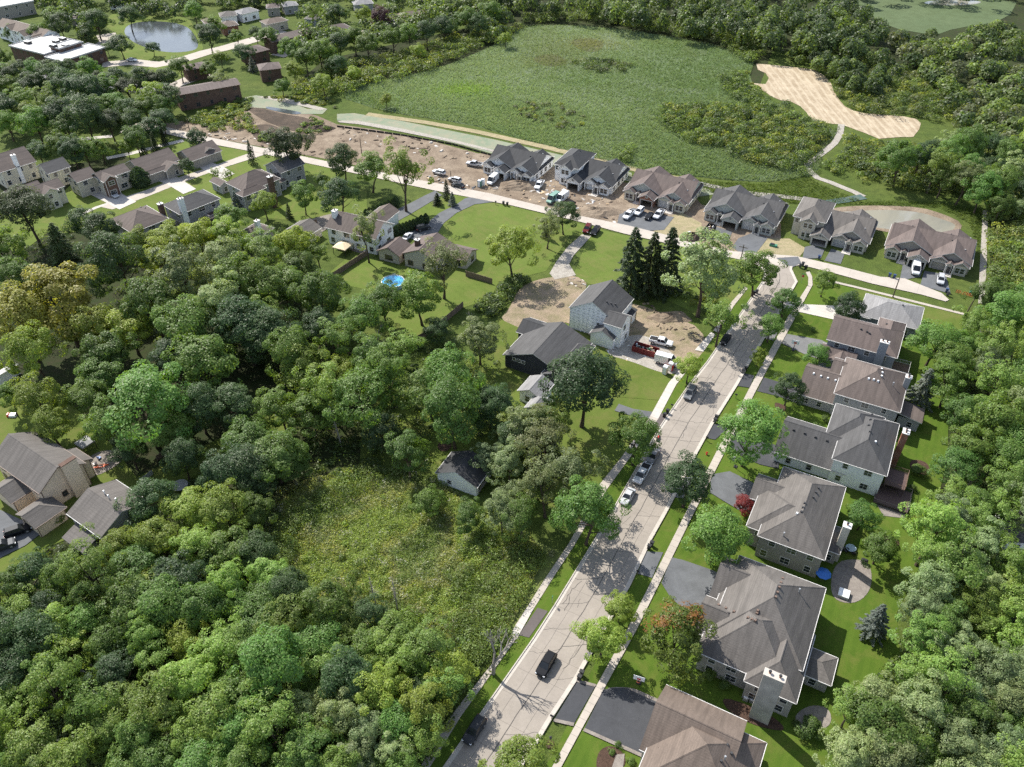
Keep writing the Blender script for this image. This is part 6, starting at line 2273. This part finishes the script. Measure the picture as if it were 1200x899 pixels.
sign(647, 708, 120, 'small green sign on a post at the left kerb', 'small')

r = put('lamp_post', 644.7, 873, 0, 'black yard lamp in a mulch ring at the bottom edge', 'lamp')
m = MB(); m.tube((0, 0, 0), (0, 0, 2.0), .06, .05, 'dark_metal', 8); m.build('post', r)
m = MB(); m.box(-.14, .14, -.14, .14, 2.003, 2.35, 'dark_metal', tx=1.3, ty=1.3); m.tube((0, 0, 2.35), (0, 0, 2.5), .2, .03, 'dark_metal', 8); m.build('lantern', r)

# motorbike by the kerb
r = put('motorbike', 771, 515, RA, 'red motorbike standing at the left kerb by the upright green tree', 'motorbike')
m = MB(); m.box(-.16, .16, -.45, .5, .45, .85, 'paint_red', tx=.8, ty=.75); m.box(-.14, .14, -.9, -.3, .7, .82, 'dark_metal'); m.build('body', r)
m = MB(); m.tube((-.38, .5, 1.05), (.38, .5, 1.05), .03, .03, 'dark_metal', 6); m.tube((0, .45, 1.05), (0, .75, .35), .04, .04, 'metal_grey', 6); m.build('handlebar', r)
for yy in (-.72, .75):
    m = MB(); m.tube((-.06, yy, .32), (.06, yy, .32), .32, .32, 'tyre', 14); m.build('wheel', r)

# dumpsters, portable toilets
def dumpster(x, y, az, L, W_, H_, mat, label, fillm):
    r = put('dumpster', x, y, az, label, 'dumpster', 'dumpsters at the building sites')
    m = MB()
    x0, x1, y0, y1 = -L / 2, L / 2, -W_ / 2, W_ / 2
    m.box(x0, x1, y0, y1, .15, .3, mat)
    for a in ((x0, x1, y0, y0 + .08), (x0, x1, y1 - .08, y1), (x0, x0 + .08, y0 + .08, y1 - .08), (x1 - .08, x1, y0 + .08, y1 - .08)): m.box(*a, .3, H_, mat)
    n = int(L / .7)
    for k in range(n + 1):
        xx = x0 + L * k / n
        for yy, s_ in ((y0, -1), (y1, 1)): m.box(xx - .04, xx + .04, min(yy, yy + s_ * .07), max(yy, yy + s_ * .07), .3, H_ - .02, mat)
    m.box(x0 - .05, x1 + .05, y0 - .05, y0 + .1, H_, H_ + .08, mat); m.box(x0 - .05, x1 + .05, y1 - .1, y1 + .05, H_, H_ + .08, mat)
    m.build('bin_body', r)
    m = MB()
    rg_ = random.Random(int(x))
    for _ in range(60):
        cx, cy = rg_.uniform(x0 + .4, x1 - .4), rg_.uniform(y0 + .4, y1 - .4)
        s1, s2 = rg_.uniform(.15, .6), rg_.uniform(.1, .3)
        m.box(cx - s1 / 2, cx + s1 / 2, cy - s2 / 2, cy + s2 / 2, H_ * .4, H_ * rg_.uniform(.6, 1.02), rg_.choice(fillm), tx=rg_.uniform(.5, 1), ty=rg_.uniform(.4, 1))
    m.build('rubbish', r)
dumpster(756, 413.5, 28, 6.2, 2.3, 1.7, 'dumpster_red', 'dark red open dumpster full of scraps before the unfinished house', ('plastic_white', 'plastic_green', 'lumber', 'dark_metal', 'rubble_mix'))
dumpster(830, 274, -60, 6.2, 2.4, 1.9, 'bin_black', 'black open dumpster beside the charcoal-roofed duplex', ('plastic_white', 'lumber', 'dark_metal', 'rubble_mix'))

def toilet(x, y, az, mat, roof, label):
    r = put('portable_toilet', x, y, az, label, 'portable toilet', 'portable toilets')
    m = MB(); m.box(-.55, .55, -.55, .55, .1, 2.1, mat); m.build('cabin', r)
    m = MB(); m.box(-.6, .6, -.6, .6, 2.103, 2.35, roof, tx=.8, ty=.8); m.build('roof', r)
    m = MB(); m.box(-.4, .4, -.58, -.553, .15, 1.95, 'plastic_white' if mat != 'plastic_white' else mat); m.build('door', r)
toilet(785.5, 434, 30, 'paint_red', 'plastic_white', 'red portable toilet with a white roof behind the white van')
toilet(779, 438, 30, 'canvas_tan', 'plastic_white', 'small pale cabinet beside the red portable toilet')
toilet(562, 219, 20, 'plastic_green', 'plastic_white', 'green and white portable toilet by the street, first duplex')
toilet(566, 217.5, 20, 'plastic_white', 'plastic_white', 'white portable toilet beside the green one by the street')

# building-site debris: scattered boards, sheets and lumps, too many to count
rg2 = random.Random(12)
deb = MB()
def debris(poly, n, seed, mats, big=1.):
    for (x, y) in scatter_px(poly, n, seed):
        p = G(x, y)
        a = rg2.uniform(0, 3.14)
        l, w, hh = rg2.uniform(.2, 1.1) * big, rg2.uniform(.1, .45) * big, rg2.uniform(.05, .35) * big
        ca, sa = math.cos(a), math.sin(a)
        mt = rg2.choice(mats)
        lo = [(-l, -w), (l, -w), (l, w), (-l, w)]
        tp = [(q[0] * rg2.uniform(.5, .95), q[1] * rg2.uniform(.5, .95)) for q in lo]
        Wf = lambda q, z: (p.x + q[0] * ca - q[1] * sa, p.y + q[0] * sa + q[1] * ca, z)
        B_ = [Wf(q, .02) for q in lo]; T_ = [Wf(q, hh * rg2.uniform(.7, 1.2) + .04) for q in tp]
        deb.face(T_, mt)
        for i in range(4): deb.face([B_[i], B_[(i + 1) % 4], T_[(i + 1) % 4], T_[i]], mt)
MX = ('plastic_white', 'lumber', 'rubble_mix', 'bare_soil', 'dark_soil', 'dark_metal', 'bare_soil', 'dark_soil')
debris('585,205 640,215 735,240 720,262 640,240 560,222', 110, 1, MX)
debris('400,150 470,158 560,180 600,192 590,196 520,186 430,170 395,165', 90, 2, ('rubble_mix', 'bare_soil', 'dark_soil', 'dark_soil', 'bare_soil'), 1.2)
debris('215,148 300,160 380,180 370,186 300,170 230,158', 60, 3, ('rubble_mix', 'bare_soil', 'dark_soil'), 1.)
debris('500,205 545,212 560,222 500,212', 26, 4, MX)
debris('625,205 650,212 650,232 610,222', 40, 5, ('lumber', 'plastic_white', 'rubble_mix'))
debris('710,388 745,395 770,420 735,425 705,410', 60, 6, ('plastic_white', 'rubble_mix', 'lumber', 'rubble_mix'), .6)
debris('668,325 690,330 682,338 664,334', 30, 7, ('rubble_mix', 'bare_soil'), .8)
debris('750,352 800,375 822,395 800,400 760,385', 40, 8, ('bare_soil', 'dark_soil', 'trodden_soil'), 1.)
debris('805,270 830,282 820,290 800,284', 25, 9, ('dark_soil', 'dark_metal', 'plastic_white'), 1.)
debris('812,388 826,396 820,402 808,396', 10, 10, ('bin_black', 'dark_soil'), .8)
tag(deb.build('building_debris'), 'scattered boards, sheeting and lumps of soil over the building sites', 'debris', kind='stuff')
# soil heaps
def heap(x, y, rx, ry, hh, mat, label, seed):
    rng = np.random.default_rng(seed)
    p = G(x, y)
    m = MB()
    n, k = 20, 6
    V = [[(p.x + math.cos(a) * rx * (1 - j / k) * (1 + .18 * math.sin(3 * a + seed)), p.y + math.sin(a) * ry * (1 - j / k) * (1 + .14 * math.sin(4 * a + seed)), hh * math.sin(j / k * 1.57) * (1 + .12 * rng.normal()) - (.05 if j == 0 else 0)) for a in np.linspace(0, 6.283, n, endpoint=False)] for j in range(k + 1)]
    for j in range(k):
        for i in range(n):
            m.face([V[j][i], V[j][(i + 1) % n], V[j + 1][(i + 1) % n], V[j + 1][i]], mat)
    tag(m.build('soil_heap', weld=True), label, 'soil heap', 'soil heaps')
heap(610, 218, 9, 4, 1.6, 'bare_soil', 'long tan soil heap before the first unfinished duplex', 1)
heap(700, 248, 8, 5, 1.3, 'bare_soil', 'broad tan soil heap before the second unfinished duplex', 2)
heap(812, 279, 4, 3, 1.6, 'dark_soil', 'dark soil heap beside the black dumpster', 3)
heap(785, 372, 6, 3, 1.1, 'bare_soil', 'tan soil heap beside the road at the unfinished house', 4)
heap(345, 163, 9, 4, 1.5, 'dark_soil', 'dark soil heap at the end of the street', 5)
heap(375, 152, 6, 3, 1.6, 'dark_soil', 'weedy dark soil heap below the seeded strip', 6)

# orange safety fence, green box, tarps
r = put('safety_fence', 1129, 346, AZ + 5, 'orange safety fence on the dry lawn at the street end', 'fence')
m = MB()
for k in range(7):
    m.box(-2.1 + .7 * k - .03, -2.1 + .7 * k + .03, -.03, .03, 0, 1.15, 'orange')
for k in range(5): m.box(-2.1, 2.1, -.012, .012, .2 + .2 * k, .28 + .2 * k, 'orange')
m.build('mesh_panel', r)
r = put('utility_box', 1137, 345, AZ, 'green utility box beside the orange safety fence', 'utility box')
m = MB(); m.box(-.4, .4, -.4, .4, 0, .9, 'plastic_green'); m.build('cabinet', r)
m = MB(); m.box(-.44, .44, -.44, .44, .903, 1.0, 'plastic_green', tx=.9, ty=.9); m.build('lid', r)
r = put('tool_crate', 906, 289, AZ, 'dark green crate on the straw bed before the two-storey duplex', 'crate')
m = MB(); m.box(-1.1, 1.1, -.5, .5, 0, .7, 'plastic_green'); m.build('crate_body', r)
m = MB(); m.box(-1.0, .3, -.4, .4, .703, .95, 'dark_metal', tx=.8, ty=.8); m.build('tools', r)
r = put('ground_barrier', 706, 247, AZ, 'small orange barrier on the soil heap before the brick garage duplex', 'barrier')
m = MB(); m.box(-.7, .7, -.06, .06, .55, 1.05, 'orange'); m.box(-.6, -.5, -.25, .25, 0, 1.0, 'orange'); m.box(.5, .6, -.25, .25, 0, 1.0, 'orange'); m.build('boards', r)
# silt fences
def fence(px, hgt, mat, label, name='wood_fence', posts=2.4, panel='fence_panel', group=None):
    P = [G(x, y) for x, y in pts(px)]
    c = P[0]
    r = tag(empty(name, c), label, 'fence', group)
    m = MB()
    for a, b in zip(P, P[1:]):
        a, b = a - c, b - c
        d = b - a
        n = Vector((d.y, -d.x, 0)).normalized() * .04
        nb = max(1, int(d.length / (.16 if posts else 3)))
        for k in range(nb):
            s, e = a.lerp(b, k / nb), a.lerp(b, (k + .93) / nb)
            hh = hgt * (1 + .02 * math.sin(k * 1.7))
            q = [s - n, e - n, e + n, s + n]
            m.face([(v_.x, v_.y, hh) for v_ in q], mat)
            for i in range(4):
                j = (i + 1) % 4
                m.face([(q[i].x, q[i].y, .03), (q[j].x, q[j].y, .03), (q[j].x, q[j].y, hh), (q[i].x, q[i].y, hh)], mat)
    m.build(panel, r)
    if posts:
        for a, b in zip(P, P[1:]):
            L = (b - a).length
            for k in range(int(L / posts) + 1):
                q = a.lerp(b, min(1, k * posts / L)) - c
                mm = MB(); mm.box(q.x - .08, q.x + .08, q.y - .08, q.y + .08, 0, hgt + .12, mat); mm.build('post', r)
fence('391,326 410,313 430,300', 1.8, 'wood_fence', 'dark board fence between pool lawn and the white house garden')
fence('483,405 510,388 543,360', 1.8, 'wood_fence', 'dark board fence along the lower side of the pool lawn')
fence('546,324 560,328 577,333', 1.8, 'wood_fence', 'short dark board fence at the corner of the split-level house')
fence('340,283 350,276 362,268 372,262', 1.6, 'wood_fence', 'low brown fence beside the small grey-roofed garage')
fence('166,566 180,556', 1.2, 'trim_grey', 'short grey rail fence below the patio parasol')
fence('185,540 210,520 235,498', 1.4, 'wood_fence', 'thin grey fence in the shade above the yellow-green trees', name='wire_fence', posts=3)
fence('395,149 470,159 530,170 580,184', .7, 'bin_black', 'black silt fence along the pale strip above the dirt', name='silt_fence', posts=0)
fence('846,222 862,226 878,230', .6, 'bin_black', 'short black silt fence above the charcoal-roofed duplex', name='silt_fence', posts=0)

# the pool, canopies and garden things
r = put('swimming_pool', 461, 334, 0, 'round blue above-ground pool on the lawn behind the trees', 'swimming pool')
m = MB(); m.tube((0, 0, 0), (0, 0, 1.2), 3.2, 3.2, 'pool_wall', 28); m.build('pool_wall', r)
m = MB(); m.tube((0, 0, 1.203), (0, 0, 1.215), 2.95, 2.95, 'pool_water', 28); m.build('water', r)
m = MB()
for k in range(28):
    a, b = k / 28 * 6.283, (k + 1) / 28 * 6.283
    m.tube((math.cos(a) * 3.15, math.sin(a) * 3.15, 1.25), (math.cos(b) * 3.15, math.sin(b) * 3.15, 1.25), .1, .1, 'plastic_white', 5, False)
m.build('rim', r)
m = MB()
for s_ in (-.3, .3): m.tube((s_, 3.0, 0), (s_, 3.0, 1.9), .04, .04, 'plastic_white', 6); m.tube((s_, 3.7, 0), (s_, 3.0, 1.9), .04, .04, 'plastic_white', 6)
for k in range(4): m.box(-.3, .3, 3.55 - k * .16, 3.65 - k * .16, .3 + k * .4, .35 + k * .4, 'plastic_white')
m.build('ladder', r)

def canopy(x, y, w, hgt, mat, label, name='garden_canopy', cat='canopy', az=25):
    r = put(name, x, y, az, label, cat)
    for sx in (-1, 1):
        for sy in (-1, 1):
            m = MB(); m.box(sx * (w - .15) - .06, sx * (w - .15) + .06, sy * (w - .15) - .06, sy * (w - .15) + .06, 0, hgt, 'dark_metal'); m.build('post', r)
    m = MB()
    c = (0, 0, hgt + w * .35)
    Q = [(-w, -w, hgt), (w, -w, hgt), (w, w, hgt), (-w, w, hgt)]
    for i in range(4):
        m.face([Q[i], Q[(i + 1) % 4], c], mat)
        a, b = Q[i], Q[(i + 1) % 4]
        m.face([(a[0], a[1], hgt - .25), (b[0], b[1], hgt - .25), b, a], mat)
    m.build('roof_cloth', r)
canopy(403, 296, 2.2, 2.4, 'canvas_tan', 'tan square canopy behind the white two-storey house')
canopy(103, 527, 1.5, 2.3, 'canvas_grey', 'grey square canopy on the patio behind the tan house', az=34)
r = put('play_tent', 366, 30, 0, 'bright green tent on the drive in the far suburb', 'tent')
m = MB()
for k in range(6):
    a, b = k / 6 * 3.1416, (k + 1) / 6 * 3.1416
    m.face([(math.cos(a) * 3, -4, math.sin(a) * 2.2), (math.cos(a) * 3, 4, math.sin(a) * 2.2), (math.cos(b) * 3, 4, math.sin(b) * 2.2), (math.cos(b) * 3, -4, math.sin(b) * 2.2)], 'plastic_green')
m.build('cover', r)
m = MB(); m.box(-3, 3, -3.9, -3.85, 0, .3, 'plastic_green'); m.build('skirt', r)

def parasol(x, y, mat, label, rr=1.4, z=0.):
    r = put('parasol', x, y, 0, label, 'parasol')
    m = MB(); m.tube((0, 0, 0), (0, 0, 2.3), .03, .03, 'metal_grey', 6); m.build('pole', r)
    m = MB()
    n = 8
    for k in range(n):
        a, b = k / n * 6.283, (k + 1) / n * 6.283
        m.face([(math.cos(a) * rr, math.sin(a) * rr, 1.95), (math.cos(b) * rr, math.sin(b) * rr, 1.95), (0, 0, 2.5)], mat)
    m.build('canopy', r)
parasol(962, 680, 'blue_tarp', 'bright blue parasol beside the taupe side wall')
def table(x, y, rr, mat, label, chairs=0, az=0):
    r = put('garden_table', x, y, az, label, 'table')
    m = MB(); m.tube((0, 0, .7), (0, 0, .76), rr, rr, mat, 16); m.build('table_top', r)
    m = MB(); m.tube((0, 0, 0), (0, 0, .7), .08, .05, 'dark_metal', 6); m.build('leg', r)
def chair(x, y, az, mat, label):
    r = put('garden_chair', x, y, az, label, 'chair', 'garden chairs')
    m = MB(); m.box(-.3, .3, -.3, .3, .4, .47, mat); m.build('seat', r)
    m = MB(); m.box(-.3, .3, .27, .34, .473, 1.0, mat, ty=.8); m.build('backrest', r)
    for sx in (-.26, .26):
        for sy in (-.26, .26):
            m = MB(); m.box(sx - .03, sx + .03, sy - .03, sy + .03, 0, .4, 'dark_metal'); m.build('leg', r)
table(996, 645, .95, 'pool_wall', 'pale blue round table on the patio of the taupe-walled house')
chair(991, 647, 60, 'dark_metal', 'dark garden chair left of the pale blue table')
chair(1000, 650, 200, 'dark_metal', 'dark garden chair below the pale blue table')
r = put('hot_tub', 988, 698, AZ, 'white-lidded hot tub on the stone patio', 'hot tub')
m = MB(); m.box(-.9, .9, -.9, .9, 0, .75, 'metal_grey'); m.build('tub', r)
m = MB(); m.box(-.95, .95, -.95, .95, .753, .85, 'plastic_white', tx=.95, ty=.95); m.build('lid', r)
for x, y, l in ((873.5, 820, 'white-topped air conditioner nearer the wall bushes'), (881, 822.5, 'white-topped air conditioner nearer the stone chimney')):
    r = put('air_conditioner', x, y, AZ, l, 'air conditioner', 'air conditioners by the side wall')
    m = MB(); m.box(-.4, .4, -.4, .4, .05, .85, 'metal_grey'); m.build('cabinet', r)
    m = MB(); m.tube((0, 0, .853), (0, 0, .9), .38, .34, 'plastic_white', 14); m.build('fan_grille', r)
r = put('kayak', 119, 547, 70, 'orange kayak lying on the patio behind the tan house', 'kayak')
m = MB(); loft(m, [[(-.05, -1.5, .1), (.05, -1.5, .1), (.05, -1.5, .25), (-.05, -1.5, .25)], [(-.35, -.5, 0), (.35, -.5, 0), (.4, -.5, .3), (-.4, -.5, .3)], [(-.35, .5, 0), (.35, .5, 0), (.4, .5, .3), (-.4, .5, .3)], [(-.05, 1.5, .1), (.05, 1.5, .1), (.05, 1.5, .25), (-.05, 1.5, .25)]], 'orange'); m.build('hull', r)
m = MB(); m.box(-.22, .22, -.45, .4, .303, .33, 'dark_metal'); m.build('cockpit', r)
r = put('trampoline', 212, 572, 0, 'round grey trampoline in the shade beside the dark trees', 'trampoline')
m = MB(); m.tube((0, 0, .85), (0, 0, .9), 1.6, 1.6, 'canvas_grey', 20); m.build('mat', r)
for k in range(6):
    a = k / 6 * 6.283
    m = MB(); m.tube((math.cos(a) * 1.55, math.sin(a) * 1.55, 0), (math.cos(a) * 1.55, math.sin(a) * 1.55, .85), .04, .04, 'metal_grey', 6); m.build('leg', r)
chair(112, 545, 120, 'plastic_white', 'white garden chair beside the orange kayak')
chair(117, 538, 200, 'blue_tarp', 'blue lounger chair above the orange kayak')
r = put('garden_toy', 16, 488, 0, 'red and white toy car on the lawn at the picture edge', 'toy')
m = MB(); m.box(-.8, .8, -.5, .5, .15, .7, 'plastic_white', tx=.8); m.build('body', r)
m = MB(); m.box(-1.3, -.85, -.4, .4, .1, .8, 'paint_red', tx=.7); m.build('hood', r)
r = put('garden_bench', 1062, 597, AZ, 'low grey bench on the slab patio below the red deck', 'bench')
m = MB(); m.box(-1, 1, -.25, .25, .4, .48, 'wood_deck'); m.build('seat', r)
for sx in (-.8, .8):
    m = MB(); m.box(sx - .06, sx + .06, -.22, .22, 0, .4, 'wood_deck'); m.build('leg', r)
for x, y, l in ((985, 645, 'black covered grill beside the white chimney'), (1012, 660, 'grill at the edge of the stone patio')):
    r = put('grill', x, y, AZ, l, 'grill', 'garden grills')
    m = MB(); m.box(-.6, .6, -.3, .3, .5, .9, 'dark_metal'); m.tube((-.4, 0, .93), (.4, 0, .93), .28, .28, 'dark_metal', 10); m.build('firebox', r)
    m = MB(); m.box(-.4, .4, -.28, .28, 0, .5, 'dark_metal'); m.build('cart', r)
